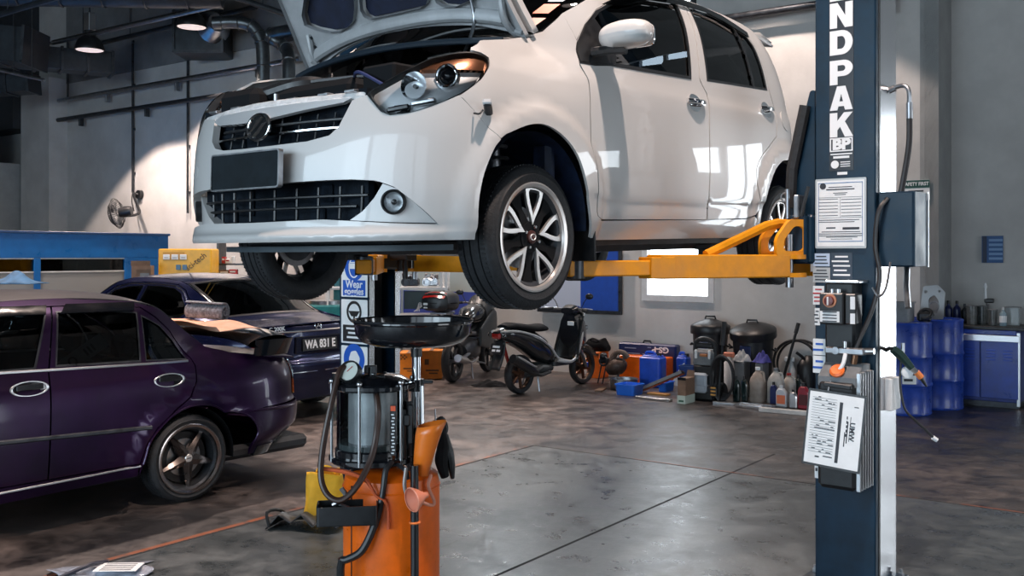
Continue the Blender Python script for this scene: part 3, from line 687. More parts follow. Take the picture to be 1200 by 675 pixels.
    gf = [(.401, .971), (.406, 1.026), (.42, 1.065), (.478, 1.149), (.563, 1.223), (.793, 1.324), (1.05, 1.398), (1.436, 1.440), (1.321, 1.006), (.593, .98), (.483, .968)]
    gr = [(1.568, 1.443), (1.497, 1.014), (2.27, 1.051), (2.268, 1.188), (2.252, 1.31), (2.206, 1.375), (1.938, 1.432), (1.738, 1.448)]
    apil = [(.38, 1.19), (.415, 1.075), (.478, 1.158), (.563, 1.232), (.793, 1.334), (1.05, 1.410), (1.436, 1.452), (1.75, 1.458), (1.938, 1.445), (2.215, 1.385), (2.36, 1.30), (2.55, 1.32), (2.45, 1.42), (2.30, 1.462), (2.1, 1.487), (1.76, 1.50), (1.3, 1.495), (1.0, 1.46), (.8, 1.40), (.6, 1.315)]
    fd = [(.473, .296), (1.472, .303), (1.447, .442), (1.449, .778), (1.470, .95), (1.424, 1.0), (1.415, 1.02), (1.53, 1.449), (1.436, 1.449), (1.05, 1.406), (.793, 1.331), (.563, 1.229), (.474, 1.154), (.415, 1.068), (.402, 1.026), (.393, .970), (.408, .89), (.387, .746), (.379, .581), (.395, .494), (.415, .328), (.427, .308)]
    rd = [(1.484, .303), (1.935, .313), (2.01, .33), (2.045, .36), (2.02, .45), (2.004, .584), (2.04, .63), (2.097, .672), (2.304, .789), (2.336, .957), (2.30, 1.04), (2.285, 1.19), (2.268, 1.315), (2.215, 1.383), (1.938, 1.441), (1.738, 1.455), (1.54, 1.449), (1.425, 1.02), (1.434, 1.0), (1.481, .95), (1.460, .778), (1.458, .442)]
    ra = soft([(2.08, .25), (2.095, .38), (2.149, .50), (2.235, .595), (2.345, .648), (2.45, .660), (2.56, .648), (2.66, .59), (2.75, .49), (2.80, .36), (2.81, .25)], 3, False)
    qt = [(2.045, .25)]+[(2.05, .36), (2.028, .45), (2.012, .584), (2.046, .626), (2.102, .668), (2.31, .785), (2.344, .957), (2.308, 1.04), (2.293, 1.19), (2.276, 1.315), (2.222, 1.388), (2.36, 1.305), (2.54, 1.32), (2.62, 1.24), (2.74, 1.10), (2.90, 1.08), (2.90, .25)]+ra[::-1]
    sill = [(.475, .205), (2.045, .205), (2.06, .29), (2.01, .322), (1.935, .306), (.475, .288)]
    for mr in (False, True):
        sg = -1 if mr else 1
        f = panel('fender', S, fend, P, car, step=.03, mirror=mr)
        d1 = panel('front_door', S, fd, P, car, [gf], step=.035, mirror=mr)
        panel('side_window', S, gf, G_DARK, d1, step=.05, lip=0, off=-.006, mirror=mr)
        seal = soft(gf, 3); panel('window_seal', S, [(1.0+(u-1.0)*1.012, 1.17+(z-1.17)*1.025) for u, z in gf], M_BLACK, d1, [[(.98+(u-.98)*.965, 1.165+(z-1.165)*.93) for u, z in gf]], step=.03, lip=.004, off=.0035, mirror=mr)
        d2 = panel('rear_door', S, rd, P, car, [gr], step=.035, mirror=mr)
        panel('side_window', S, gr, G_DARK, d2, step=.05, lip=0, off=-.006, mirror=mr)
        panel('window_seal', S, gr, M_BLACK, d2, [[(1.91+(u-1.91)*.955, 1.21+(z-1.21)*.93) for u, z in gr]], step=.03, lip=.004, off=.0015, mirror=mr)
        panel('window_bar', S, [(2.06, 1.05), (2.085, 1.05), (2.075, 1.40), (2.05, 1.405)], M_BLACK, d2, step=.03, lip=.006, off=.004, mirror=mr)
        panel('window_visor', S, [(.60, 1.255), (.80, 1.335), (1.05, 1.408), (1.436, 1.450), (1.75, 1.456), (1.95, 1.443), (2.215, 1.385), (2.20, 1.352), (1.93, 1.40), (1.74, 1.418), (1.43, 1.405), (1.05, 1.358), (.80, 1.285)], G_DARK, d1, step=.03, lip=.006, off=.016, mirror=mr)
        sl = panel('sill', S, sill, P, car, step=.035, mirror=mr, off=-.002, lip=.04)
        panel('rear_quarter', S, qt, P, car, step=.035, mirror=mr)
        rail = panel('roof_rail', S, apil, P, car, step=.03, mirror=mr)
        panel('fuel_flap' if not mr else 'side_marker', S, [(2.43+.055*math.cos(a), .893+.06*math.sin(a)) for a in np.linspace(0, 2*math.pi, 24, endpoint=False)], P, car, step=.03, lip=.006, off=.0035, mirror=mr)
        # handles: recessed cup, chrome pull
        for (u, z, dd) in ((1.315, .882, d1), (2.195, .932, d2)):
            cup = [(u+.062*math.cos(a), z+.045*math.sin(a)) for a in np.linspace(0, 2*math.pi, 24, endpoint=False)]
            panel('handle_cup', S, cup, M_CHROME, dd, step=.025, lip=.004, off=.003, mirror=mr)
            pts = []
            for t in np.linspace(-1, 1, 9):
                q = S(np.array(u+.088*t), np.array(z+.004))*FLIP; q[1] += .022*(1-t*t)+.008; q[1] *= sg; pts.append(q)
            MB().tube(pts, .013, 8, flat=1.0).build('door_handle', M_CHROME, dd)
        # mud flap, arch liner, strut
        MB().box(L(.425, sg*.735, .235), (.012, .17, .24), b=.004).build('mud_flap', M_BLACK, car)
        arch_liner(car, .03, .29, .355, .42, .80, M_LINER, sg); arch_liner(car, 2.44, .29, .355, .42, .79, M_LINER, sg)
        MB().cyl(L(.03, sg*.60, .30), L(.06, sg*.55, .68), .030, n=14).torus(.06, .008, 20, 6, T(-.04, sg*.58, .50)).torus(.06, .008, 20, 6, T(-.045, sg*.57, .55)).torus(.06, .008, 20, 6, T(-.05, sg*.56, .60)).build('suspension_strut', M_STEEL, car)
        MB().box(L(.22, sg*.70, .52), (.06, .10, .20), b=.02).box(L(.28, sg*.72, .36), (.05, .08, .14), b=.02).build('liner_bracket', M_LINER, car)
        # door mirror
        c = L(.505, sg*.935, 1.083)
        mm = MB().surf(lambda a, b: (lambda th, ph: c+Vector((.075*math.cos(ph)*abs(math.sin(th))**.75, sg*.125*(-math.cos(th)), .062*math.sin(ph)*abs(math.sin(th))**.6)))(math.pi*a, math.pi*2*b), 20, 24).build('door_mirror', P, car)
        MB().prism(rrect(.20, .095, .03), .01, frame(c+Vector((-.066, 0, 0)), (-1, 0, 0), (0, 1, 0))).build('mirror_glass', M_CHROME, mm)
        MB().surf(lambda a, b: c+Vector((.073*math.cos(-1.1+.9*b)*abs(math.sin(1.2+1.6*a))**.7+.004, sg*.125*(-math.cos(1.2+1.65*a)), .062*math.sin(-1.1+.9*b)-.006)), 10, 5).build('indicator_lens', M_LENS, mm)
        MB().tube([L(.46, sg*.79, 1.02), L(.485, sg*.86, 1.025), c+Vector((0, 0, -.055))], [.022, .02, .03], 8).build('mirror_arm', M_BLACK, mm)
        panel('mirror_sail', S, [(.395, .972), (.62, .985), (.64, 1.02), (.53, 1.185), (.478, 1.15), (.42, 1.068), (.404, 1.026)], M_BLACK, mm, step=.03, lip=.006, off=.006, mirror=mr)
        MB().cyl(L(.415, sg*.742, .30), L(.418, sg*.742, .30), .008, n=8).build('flap_screw', M_STEEL, car)
    # tail
    panel('tailgate', S, [(2.905, .25), (3.795, .25), (3.795, 1.08), (3.70, 1.10), (3.6, 1.38), (3.1, 1.38), (3.0, 1.10), (2.905, 1.08)], P, car, [[(3.06, 1.12), (3.64, 1.12), (3.58, 1.34), (3.12, 1.34)]], step=.05)
    panel('rear_window', S, [(3.06, 1.12), (3.64, 1.12), (3.58, 1.34), (3.12, 1.34)], G_DARK, car, step=.06, lip=0, off=-.004)
    for mr in (False, True): panel('tail_lamp', S, [(2.62, 1.24), (2.74, 1.10), (2.90, 1.08), (2.99, 1.10), (3.08, 1.37), (2.75, 1.40), (2.54, 1.325)], P, car, step=.04, lip=.01, off=-.001, mirror=mr)
    # roof and windscreen
    zed = _pchip([(.82, 1.405), (1.0, 1.46), (1.3, 1.495), (1.76, 1.50), (2.1, 1.487), (2.30, 1.462), (2.5, 1.41), (2.7, 1.38)])
    def SR(v, x):
        z = zed(x); w = WB.W(x, z); return np.stack([np.asarray(x)-.12*np.clip((1.3-x)/.5, 0, 1)**2*(1-v*v), v*w, z+.055*(1-v*v)], -1)
    panel('roof', SR, [(-.995, .82), (.995, .82), (.995, 2.66), (-.995, 2.66)], P, car, step=.06)
    MB().surf(lambda a, b: L(2.60+.17*b, (a-.5)*1.16, 1.452-.035*b+.05*(1-(2*a-1)**2)), 16, 3).build('roof_spoiler', P, car, solid=.03)
    xe = _pchip([(0, .22), (.2, .36), (.4, .50), (.7, .68), (1, .83)]); ze = _pchip([(0, 1.075), (.2, 1.165), (.4, 1.26), (.7, 1.352), (1, 1.405)])
    def SW(v, t):
        x, z = xe(t), ze(t); w = WB.W(x, z); return np.stack([x-(.13*(1-t)+.11*t)*(1-v*v), v*w, z+(.05*t+.03)*(1-v*v)], -1)
    ws = panel('windscreen', SW, [(-.985, .02), (.985, .02), (.985, .99), (-.985, .99)], G_DARK, car, step=.06, lip=0)
    panel('windscreen_band', SW, [(-.985, .02), (.985, .02), (.985, .99), (-.985, .99)], M_BLACK, ws, [[(-.93, .10), (.93, .10), (.93, .95), (-.93, .95)]], step=.05, lip=0, off=-.003)
    for (v, t, w, h, c) in ((.875, .150, .060, .045, (.42, .16, .12)), (.845, .295, .065, .05, (.45, .085, .02)), (.84, .41, .06, .035, (.25, .35, .5))):
        panel('windscreen_sticker', SW, [(v-w*.8, t-h), (v+w*.8, t-h), (v+w*.8, t+h), (v-w*.8, t+h)], mat('sticker_%d' % int(c[0]*100), c, .5), ws, step=.05, lip=0, off=.003)
    # cowl, wipers, engine bay
    MB().surf(lambda a, b: L(.20-.12*(1-(2*a-1)**2)-.16*b, (a-.5)*1.34, 1.055+.035*(1-(2*a-1)**2)-.03*b), 24, 3).build('cowl_panel', M_BLACK, car, solid=.02)
    MB().tube([L(.02-.10*(1-(2*a-1)**2), (a-.5)*1.30, 1.025+.03*(1-(2*a-1)**2)) for a in np.linspace(0, 1, 21)], .014, 8).build('cowl_seal', mat('cowl_blue_grey', (.012, .022, .034), .45), car)
    for y0, y1 in ((-.45, .10), (.05, .55)):
        MB().tube([L(.10, y0, 1.10), L(.12, (y0+y1)/2, 1.128), L(.17, y1, 1.12)], .008, 6, sp=4).build('wiper', M_BLACK, car)
    MB().box((.02, 0, .70), (1.0, 1.25, .03)).box((-.18, 0, .86), (.03, 1.25, .34)).build('engine_bay', M_MATT, car)
    MB().tube([L(-.585, -.50, .745), L(-.635, -.25, .752), L(-.655, 0, .755), L(-.635, .25, .752), L(-.585, .50, .752)], .019, 8, sp=4, flat=1.0).build('slam_panel', mat('slam_panel_silver', (.72, .73, .74), .4, .3, var=.2, scale=20), car)
    for y in (-.42, -.25, -.1, .12, .3, .44): MB().box((.62-.10*y*y, y, .772), (.05, .055, .012), b=.003).build('grille_clip', M_STEEL, car)
    MB().cyl((.60, -.02, .77), (.60, -.02, .81), .012).build('hood_latch', M_STEEL, car)
    MB().box((.25, .02, .80), (.42, .50, .14), b=.03).build('engine_cover', M_MATT, car)
    MB().box((.33, .42, .815), (.26, .18, .16), b=.01).build('battery', M_MATT, car)
    MB().box((.44, -.38, .80), (.20, .26, .15), b=.03).build('air_box', M_MATT, car)
    MB().tube([(.45, -.28, .85), (.38, -.12, .885), (.25, -.06, .88)], .035, 10, sp=5).build('intake_duct', M_BLACK, car)
    MB().tube([(.52, -.5, .80), (.46, -.3, .87), (.3, .1, .90), (.2, .45, .88)], .010, 6, sp=5).build('coolant_hose', M_RUBS, car)
    MB().tube([(.50, .5, .80), (.45, .3, .88), (.25, .05, .895), (0, -.3, .9)], .007, 6, sp=5).build('wiring_loom', mat('loom_blue', (.03, .04, .12), .5), car)
    for x, y, r in ((.2, -.35, .05), (.12, .3, .045), (.05, -.15, .06)): MB().lathe([(r, 0), (r, .07), (r*.6, .09), (0, .09)], 20, T(x, y, .82)).build('reservoir_cap', M_GREYP if r > .05 else M_BLACK, car)
    # hood, open
    al = R(60)
    def SH(v, s, crown=.115, d=0.0):
        v = np.asarray(v, float); s = np.asarray(s, float); q = np.abs(v)/.68
        x = .15-.045*(1-q**2)-s*math.cos(al)+d*math.sin(al); z = 1.175-crown*q**2.2+s*math.sin(al)+d*math.cos(al)
        return np.stack([x, v, z], -1)
    out = [(-.70, -.005), (-.44, .012), (-.23, .012), (0, .004), (.28, .004), (.45, .010), (.60, .008), (.69, -.002), (.665, .10), (.645, .20), (.65, .40), (.66, .62), (.55, .74), (.3, .80), (0, .82), (-.3, .80), (-.55, .74), (-.68, .62), (-.688, .39), (-.694, .22), (-.70, .12)]
    hd = panel('hood', lambda v, s: SH(v, s, d=.035), out, P, car, step=.045, lip=.03)
    p1 = [(-.50, .33), (-.578, .261), (-.588, .213), (-.533, .165), (-.45, .115), (-.383, .094), (-.318, .093), (-.27, .108), (-.228, .157), (-.205, .20), (-.21, .33), (-.30, .55), (-.46, .52)]
    p2 = [(-.176, .185), (-.196, .14), (-.191, .108), (-.165, .089), (-.059, .083), (.052, .083), (.159, .088), (.206, .104), (.229, .13), (.21, .3), (.19, .55), (0, .6), (-.2, .55), (-.18, .3)]
    p3 = [(.262, .135), (.266, .107), (.292, .089), (.357, .086), (.421, .107), (.52, .15), (.555, .25), (.50, .50), (.33, .55), (.25, .33)]
    fr = panel('hood_frame', SH, out, mat('hood_underside_grey', (.36, .37, .38), .38, .1, var=.12, scale=10), hd, [p1, p2, p3], step=.04, lip=.022, inward=-1.0)
    for q in (p1, p2, p3): panel('hood_insulation', lambda v, s: SH(v, s, d=.022), q, mat('hood_insulation', (.006, .010, .030), .7, var=.4, scale=12), hd, step=.06, lip=0, inward=-1.0)
    MB().tube([SH(v, .058-.012*math.cos(v*4))*FLIP+np.array([.012, 0, -.010]) for v in np.linspace(-.64, .60, 28)], .020, 8, flat=1.6).build('hood_stiffener', MATS['hood_underside_grey'], hd)
    MB().tube([SH(v, .012)*FLIP+np.array([.004, 0, -.004]) for v in np.linspace(-.68, .66, 28)], .008, 8).build('hood_edge_roll', MATS['hood_underside_grey'], hd)
    for s in (-1, 1):
        MB().tube([SH(s*.61, .17)*FLIP, SH(s*.61, .06)*FLIP+np.array([.02, 0, -.02]), L(.20, s*.62, 1.05), L(.17, s*.62, 1.0)], .016, 8, sp=4).build('hood_hinge', MATS['hood_underside_grey'], car)
        for ss in (.10, .15): MB().lathe([(0, .012), (.010, .012), (.011, 0)], 6, frame(SH(s*.60, ss)*FLIP, (.8, 0, -.6))).build('hinge_bolt', M_DSTEEL, hd)
    MB().tube([SH(.46, .16)*FLIP+np.array([.01, 0, -.005]), SH(.455, .05)*FLIP+np.array([.03, 0, -.04]), L(-.02, .47, .98), L(-.05, .47, .93)], .0075, 8, sp=4).build('hood_prop', M_STEEL, car)
    # indicator repeater hanging out of the fender
    c = Vector(S(np.array(-.285), np.array(.700))*FLIP)+Vector((.02, .02, 0))
    rp = MB().box((0, 0, 0), (.075, .030, .024), Matrix.Translation(c) @ RZ(35) @ RY(-25), b=.006).build('side_repeater', M_BLACK, car)
    MB().box((.03, 0, .004), (.03, .034, .02), Matrix.Translation(c) @ RZ(35) @ RY(-25), b=.004).build('repeater_lens', M_REFL, rp)
    MB().tube([c+Vector((.03, 0, -.01)), c+Vector((.05, 0, -.025)), c+Vector((.045, -.03, -.02))], .004, 6, sp=4).build('repeater_wire', M_RUBS, rp)
    # cabin
    for y in (-.36, .36):
        for x, nm in ((1.05, 'front_seat'), (1.95, 'rear_seat')): MB().box(L(x, y, .78), (.16, .48, .62), RY(0), b=.06).box(L(x-.28, y, .50), (.5, .5, .16), b=.05).box(L(x+.03, y, 1.17), (.09, .26, .16), b=.04).build(nm, M_SEAT, car)
    MB().box(L(.50, 0, .92), (.34, 1.35, .16), b=.05).build('dashboard', M_BLACK, car)
    MB().torus(.18, .014, 32, 8, frame(L(.72, -.36, .98), (-.9, 0, .45))).build('steering_wheel', M_BLACK, car)
    MB().box((0, 0, 0), (.02, .22, .055), frame(L(.70, 0, 1.30), (0, 0, 1)), b=.012).build('rear_view_mirror', M_BLACK, car)
    # wheels, hanging
    for s in (1, -1):
        road_wheel(car, L(.035, s*.705, .222), s); road_wheel(car, L(2.45, s*.700, .215), s)
    return car
def intake_union(intake, f1, f2):
    """one opening: lower intake together with both lamp corners"""
    left = [(-.742, .430), (-.688, .410), (-.551, .311), (-.500, .270), (-.70, .279), (-.868, .291)]
    mid = [(-.946, .297), (-1.209, .292), (-1.37, .294)]
    right = [(-1.45, .297), (-1.70, .279), (-1.90, .270), (-1.849, .311), (-1.712, .410), (-1.655, .425), (-1.60, .430)]
    top = [(-1.5, .436), (-1.384, .438), (-1.2, .440), (-.953, .442), (-.843, .441), (-.767, .435)]
    return left+mid+right+top
white_car()
# ================================================================ sedans
def solid_car(B, spec, root, P):
    """panels of a three-box car: spec holds outlines on the skin (u, z) and the top line"""
    S = B.S; zed = _pchip(spec['top']); bow = _pchip(spec['bow']); crown = _pchip(spec['crown'])
    def ST(v, x):
        x = np.asarray(x, float); z = zed(x); w = B.W(x, z); return np.stack([x+bow(x)*(1-v*v), v*w, z+crown(x)*(1-v*v)], -1)
    xa, xb, xc, xd, xe = spec['cuts']; tail = B.Xr+B.Lr; nose = B.Xc-B.Lu
    V = lambda a, b, w=1.0: [(-w, a), (w, a), (w, b), (-w, b)]
    panel('hood', ST, V(-.66, xa), P, root, step=.07)
    def RY_(x0, x1, n=8): return [(x, float(zed(x))) for x in np.linspace(x0, x1, n)]
    for nm, a, b, m in (('windscreen', xa, xb, G_TINT), ('rear_window', xc, xd, G_TINT)):
        g = panel(nm, ST, V(a, b, .99), m, root, step=.08, lip=0, off=-.002)
        d = (b-a); panel(nm+'_seal', ST, V(a, b, .992), M_BLACK, g, [V(a+d*.07, b-d*.06, .92)], step=.05, lip=.006, off=.002)
    panel('roof', ST, V(xb, xc), spec.get('roofm', P), root, step=.07)
    panel('trunk_lid', ST, V(xd, xe), P, root, step=.06)
    for mr in (False, True):
        sg = -1 if mr else 1
        for nm, poly in spec['panels']: panel(nm, S, poly, P, root, step=.045, mirror=mr)
        for nm, poly, holes in spec['doors']:
            d = panel(nm, S, poly, P, root, [h for h in holes], step=.045, mirror=mr)
            for h in holes:
                panel('side_window', S, h, G_TINT, d, step=.08, lip=0, off=-.008, mirror=mr)
                c = np.mean(np.array(h), 0); ins = [tuple(c+(np.array(q)-c)*np.array([.965, .935])) for q in h]
                panel('window_trim', S, h, spec['wtrim'], d, [ins], step=.04, lip=.004, off=.002, mirror=mr)
        for nm, path, r, m, fl in spec['lines']:
            pts = [S(np.array(u), np.array(z))*FLIP+np.array([0, r*.6, 0]) for u, z in dense(path, .08)[:-1 if len(path) > 2 else None] if True]
            pts = [S(np.array(u), np.array(z))*FLIP for u, z in sum([[tuple(np.array(path[i])+(np.array(path[i+1])-np.array(path[i]))*t) for t in np.linspace(0, 1, 8, endpoint=False)] for i in range(len(path)-1)], [])+[path[-1]]]
            pts = [np.array([p[0], (p[1])*sg, p[2]]) for p in pts]
            MB().tube(pts, r, 6, flat=fl).build(nm, m, root)
        for (u, z, w, h) in spec['handles']:
            q = Vector(S(np.array(u), np.array(z))*FLIP); q.y *= sg
            hd = MB().torus(1, .09, 28, 6, frame(q+Vector((0, sg*.004, 0)), (0, sg, .12), (1, 0, 0)) @ Matrix.Diagonal((w/2, h/2, .03, 1))).build('door_handle', spec['hm'], root)
            MB().lathe([(.95, .0), (.4, -.2), (0, -.25)], 24, frame(q+Vector((0, sg*.003, 0)), (0, sg, .12), (1, 0, 0)) @ Matrix.Diagonal((w/2, h/2, .02, 1)), False).build('handle_cup', M_BLACKG, hd)
            MB().box((0, 0, 0), (w*.75, h*.4, .014), frame(q+Vector((0, sg*.008, h*.12)), (0, sg, 0), (1, 0, 0)), b=.004).build('handle_pull', spec['hp'], hd)
        for ax in (0.0, spec['wb']):
            arch_liner(root, ax, spec['r'], spec['r']+.055, .40, .80, M_MATT, sg)
            road_wheel(root, L(ax, sg*spec['wy'], spec['r']), sg, r=spec['r'], rim=spec['rim'], w=.195, style='star')
        mc = L(spec['mx'], sg*.93, spec['mz'])
        m_ = MB().ball((0, 0, 0), (.07, .11, .065), 18, 12, Matrix.Translation(mc)).build('door_mirror', P, root)
        MB().tube([L(spec['mx']+.02, sg*.80, spec['mz']-.05), mc+Vector((0, 0, -.03))], .025).build('mirror_arm', M_BLACK, m_)
    lo = spec['tailz']
    panel('rear_bumper', S, [(B.Xr+.02, lo[0]), (2*tail-B.Xr-.02, lo[0]), (2*tail-B.Xr-.02, lo[1]), (B.Xr+.02, lo[1])] if 'bumper' not in spec else spec['bumper'](tail), P, root, step=.045, lip=.03)
    panel('tail_panel', S, [(spec['tp'], lo[1]+.004), (2*tail-spec['tp'], lo[1]+.004), (2*tail-spec['tp'], lo[2]), (spec['tp'], lo[2])], P, root, step=.05)
    panel('front_end', S, [(B.Xc-.02, .2), (2*nose-B.Xc+.02, .2), (2*nose-B.Xc+.02, .70), (B.Xc-.02, .70)], P, root, [[(nose-.3, .45), (nose+.3, .45), (nose+.3, .60), (nose-.3, .60)]], step=.06)
    MB().box((-.05, 0, .50), (.9, 1.2, .4), b=.05).box((-1.5, 0, .24), (4.2, 1.36, .10), b=.03).build('floor_pan', M_UNDER, root)
    for y in (-.36, .36):
        for x, nm in ((1.30, 'front_seat'), (2.25, 'rear_seat')): MB().box(L(x, y, .66), (.16, .50, .58), b=.06).box(L(x-.28, y, .42), (.5, .5, .16), b=.05).box(L(x+.02, y, 1.03), (.09, .26, .16), b=.04).build(nm, M_SEAT, root)
    MB().box(L(.70, 0, .84), (.40, 1.35, .16), b=.05).build('dashboard', M_BLACK, root)
    MB().box(L((xd+xc)/2+.15, 0, spec['shelf']), (.5, 1.2, .03), b=.01).build('parcel_shelf', M_BLACK, root)
    return S, ST
def xy_place(name, label, cat, hub_world, A, xr_, group=None):
    A = R(A); o = Vector((hub_world[0], hub_world[1], 0))-Vector((math.sin(A), math.cos(A), 0))*xr_[0]-Vector((math.cos(A), -math.sin(A), 0))*xr_[1]
    return thing(name, label, cat, o, R(270)-A, group)
PB = Body(xf=[(.15, -.70), (.3, -.80), (.5, -.82), (.65, -.80), (.72, -.70), (.80, -.2), (.9, .3), (1.4, .3)],
    xr=[(.15, 3.30), (.25, 3.38), (.30, 3.43), (.34, 3.52), (.40, 3.62), (.50, 3.64), (.56, 3.63), (.60, 3.58), (.75, 3.58), (.88, 3.54), (.95, 3.46), (1.4, 3.36)],
    Wd=[(.15, .79), (.22, .815), (.35, .835), (.55, .842), (.72, .835), (.85, .815), (.92, .79), (1.1, .73), (1.28, .66), (1.38, .58), (1.44, .52)],
    Wf=[(.15, .78), (.25, .81), (.4, .835), (.6, .84), (.72, .82), (.85, .76), (.92, .70), (1.4, .6)],
    Wr=[(.15, .77), (.22, .81), (.35, .84), (.55, .848), (.72, .838), (.85, .80), (.93, .745), (1.0, .66), (1.1, .60), (1.28, .58), (1.38, .54)],
    Xc=-.2, Xr=2.75, Lu=1., Lr=1., pf=2.5, pr=3.6, blend=(.1, .6), rblend=(2.2, 2.75), arches=[(0, .29, .36, .012, .06), (2.5, .29, .36, .014, .06)], narrow=(.02, 1.5))
P_PURPLE = mat('purple_car_paint', (.016, .003, .031), .30, .6, .35, var=.3, scale=3)
def purple_car():
    root = xy_place('sedan_car', 'dusty dark purple sedan with a black boot spoiler parked at the left edge', 'car', (-2.17, 6.6), 40, (2.5, .8))
    arch_r = soft([(2.125, .24), (2.16, .345), (2.19, .445), (2.256, .524), (2.355, .600), (2.489, .644), (2.626, .638), (2.72, .598), (2.79, .531), (2.83, .449), (2.85, .352), (2.86, .24)], 3, False)
    arch_f = soft([(-.36, .22), (-.34, .36), (-.28, .50), (-.17, .60), (0, .645), (.17, .60), (.28, .50), (.34, .36), (.36, .22)], 3, False)
    fend = [(-.42, .22), (-.36, .22)]+arch_f+[(.36, .22), (.55, .22), (.55, .90), (.40, .89), (.1, .86), (-.22, .80), (-.42, .72)]
    fw = [(.72, .985), (.90, 1.12), (1.12, 1.270), (1.30, 1.30), (1.613, 1.306), (1.495, .976), (1.2, .978)]
    rw = [(1.675, 1.308), (1.612, .977), (2.17, .961), (2.205, 1.280), (1.95, 1.308)]
    qw = [(2.228, 1.262), (2.205, .965), (2.53, .945), (2.46, 1.077), (2.36, 1.186)]
    fd = [(.56, .32), (1.535, .32), (1.545, .60), (1.562, .945), (1.65, 1.333), (1.30, 1.335), (1.08, 1.30), (.85, 1.13), (.62, .965), (.56, .90)]
    rd = [(1.545, .32), (2.12, .32), (2.165, .44), (2.24, .535), (2.38, .64), (2.49, .71), (2.55, .80), (2.57, .905), (2.56, .952), (2.44, 1.14), (2.33, 1.24), (2.24, 1.305), (2.0, 1.333), (1.66, 1.335), (1.572, .945), (1.555, .60)]
    quart = [(2.10, .24)]+arch_r[::1]+[(2.86, .24), (2.90, .24), (2.90, .32), (2.86, .565), (3.10, .575), (3.30, .58), (3.34, .60), (3.34, .88), (3.2, .922), (2.9, .938), (2.79, .965), (2.68, 1.064), (2.49, 1.205), (2.37, 1.30), (2.2, 1.345), (2.25, 1.308), (2.34, 1.245), (2.45, 1.143), (2.568, .955), (2.58, .905), (2.56, .797), (2.50, .705), (2.39, .634), (2.25, .53), (2.175, .44), (2.135, .33)]
    quart = [(2.13, .315), (2.125, .24)]+arch_r[1:-1]+quart[quart.index((2.86, .24)):]
    sill = [(.40, .20), (2.11, .24), (2.12, .312), (.40, .312)]
    frame_ = [(.45, .93), (.62, .972), (.85, 1.138), (1.08, 1.306), (1.30, 1.341), (1.65, 1.341), (2.0, 1.339), (2.24, 1.310), (2.2, 1.350), (1.7, 1.385), (1.3, 1.375), (1.05, 1.335), (.7, 1.10)]
    arch_lip = [(u, z) for u, z in arch_r]
    spec = dict(top=[(-.7, .70), (-.4, .76), (.1, .86), (.45, .93), (.7, 1.10), (1.05, 1.335), (1.3, 1.375), (1.7, 1.385), (2.2, 1.352), (2.37, 1.302), (2.49, 1.207), (2.68, 1.066), (2.79, .967), (2.9, .939), (3.2, .923), (3.44, .895)],
        bow=[(-.7, -.10), (.3, -.16), (.5, -.16), (1.05, -.08), (1.3, 0), (2.2, 0), (2.4, .04), (2.79, .12), (3.0, .06), (3.44, .06)],
        crown=[(-.7, .03), (.3, .05), (.5, .05), (1.05, .035), (1.7, .045), (2.3, .045), (2.79, .03), (3.44, .02)],
        cuts=(.45, 1.05, 2.30, 2.79, 3.44), roofm=mat('dusty_dark_roof', (.030, .028, .034), .45, .2, .2, var=.4, scale=5), panels=[('fender', fend), ('rear_quarter', quart), ('sill', sill), ('roof_rail', frame_)],
        doors=[('front_door', fd, [fw]), ('rear_door', rd, [rw, qw])], wtrim=M_DSTEEL,
        lines=[('belt_trim', [(.62, .975), (1.25, .971), (2.53, .937)], .006, M_ALU, 1.5), ('side_moulding', [(.60, .59), (1.25, .578), (2.20, .541)], .011, M_DSTEEL, 1.3), ('sill_trim', [(.42, .235), (1.26, .285), (2.13, .302)], .006, M_ALU, 1.2), ('wheel_arch_lip', arch_lip[2:-2], .007, P_PURPLE, 1.0)],
        handles=[(2.35, .83, .21, .085), (1.44, .868, .21, .085)], hm=M_ALU, hp=M_BLACKG, wb=2.5, r=.29, rim=.225, wy=.72, mx=.72, mz=1.02, tailz=(.245, .56, .895), tp=3.345, shelf=.93,
        bumper=lambda t: [(2.868, .25), (2*t-2.868, .25), (2*t-2.862, .42), (2*t-2.80, .56), (2.80, .56), (2.862, .42)])
    S, ST = solid_car(PB, spec, root, P_PURPLE)
    # skirt under the bumper, bumper highlight groove, tail lamps
    t = PB.Xr+PB.Lr
    panel('rear_skirt', S, [(2.90, .222), (2*t-2.90, .222), (2*t-2.90, .292), (2.90, .292)], M_BLACKG, root, step=.05, lip=.03, off=.008)
    for s in (1, -1):
        MB().tube([S(np.array(u), np.array(.548-.02*(u-2.8)))*FLIP*np.array([1, s, 1])+np.array([0, s*.004, 0]) for u in np.linspace(2.80, 3.2, 14)], [.002, .012, .010, .003], 8).build('bumper_crease', P_PURPLE, root)
    for mr in (False, True):
        tl = panel('tail_lamp', S, [(3.345, .605), (3.65, .615), (3.65, .80), (3.345, .86)], mat('tail_lamp_red', (.16, .008, .008), .12, coat=.8), root, step=.05, lip=.012, off=.012, mirror=mr)
        panel('tail_lamp_trim', S, [(3.338, .60), (3.36, .60), (3.36, .868), (3.338, .868)], M_CHROME, tl, step=.03, lip=.01, off=.02, mirror=mr)
        panel('headlamp', S, [(-.55, .56), (-.85, .56), (-.85, .66), (-.55, .67)], M_LENS, root, step=.05, lip=.01, off=.004, mirror=mr)
    # spoiler: two end plates and a wing
    def wing(a, b):
        y = (a-.5)*1.50; q = 2*math.pi*b; x = 3.22+.17*math.cos(q)-.05*abs(2*a-1)**3; z = 1.075+.036*math.sin(q)+.020*math.cos(q)-.045*abs(2*a-1)**2.5
        return L(x, y, z)
    sp = MB().surf(wing, 28, 18).build('boot_spoiler', M_BLACKG, root)
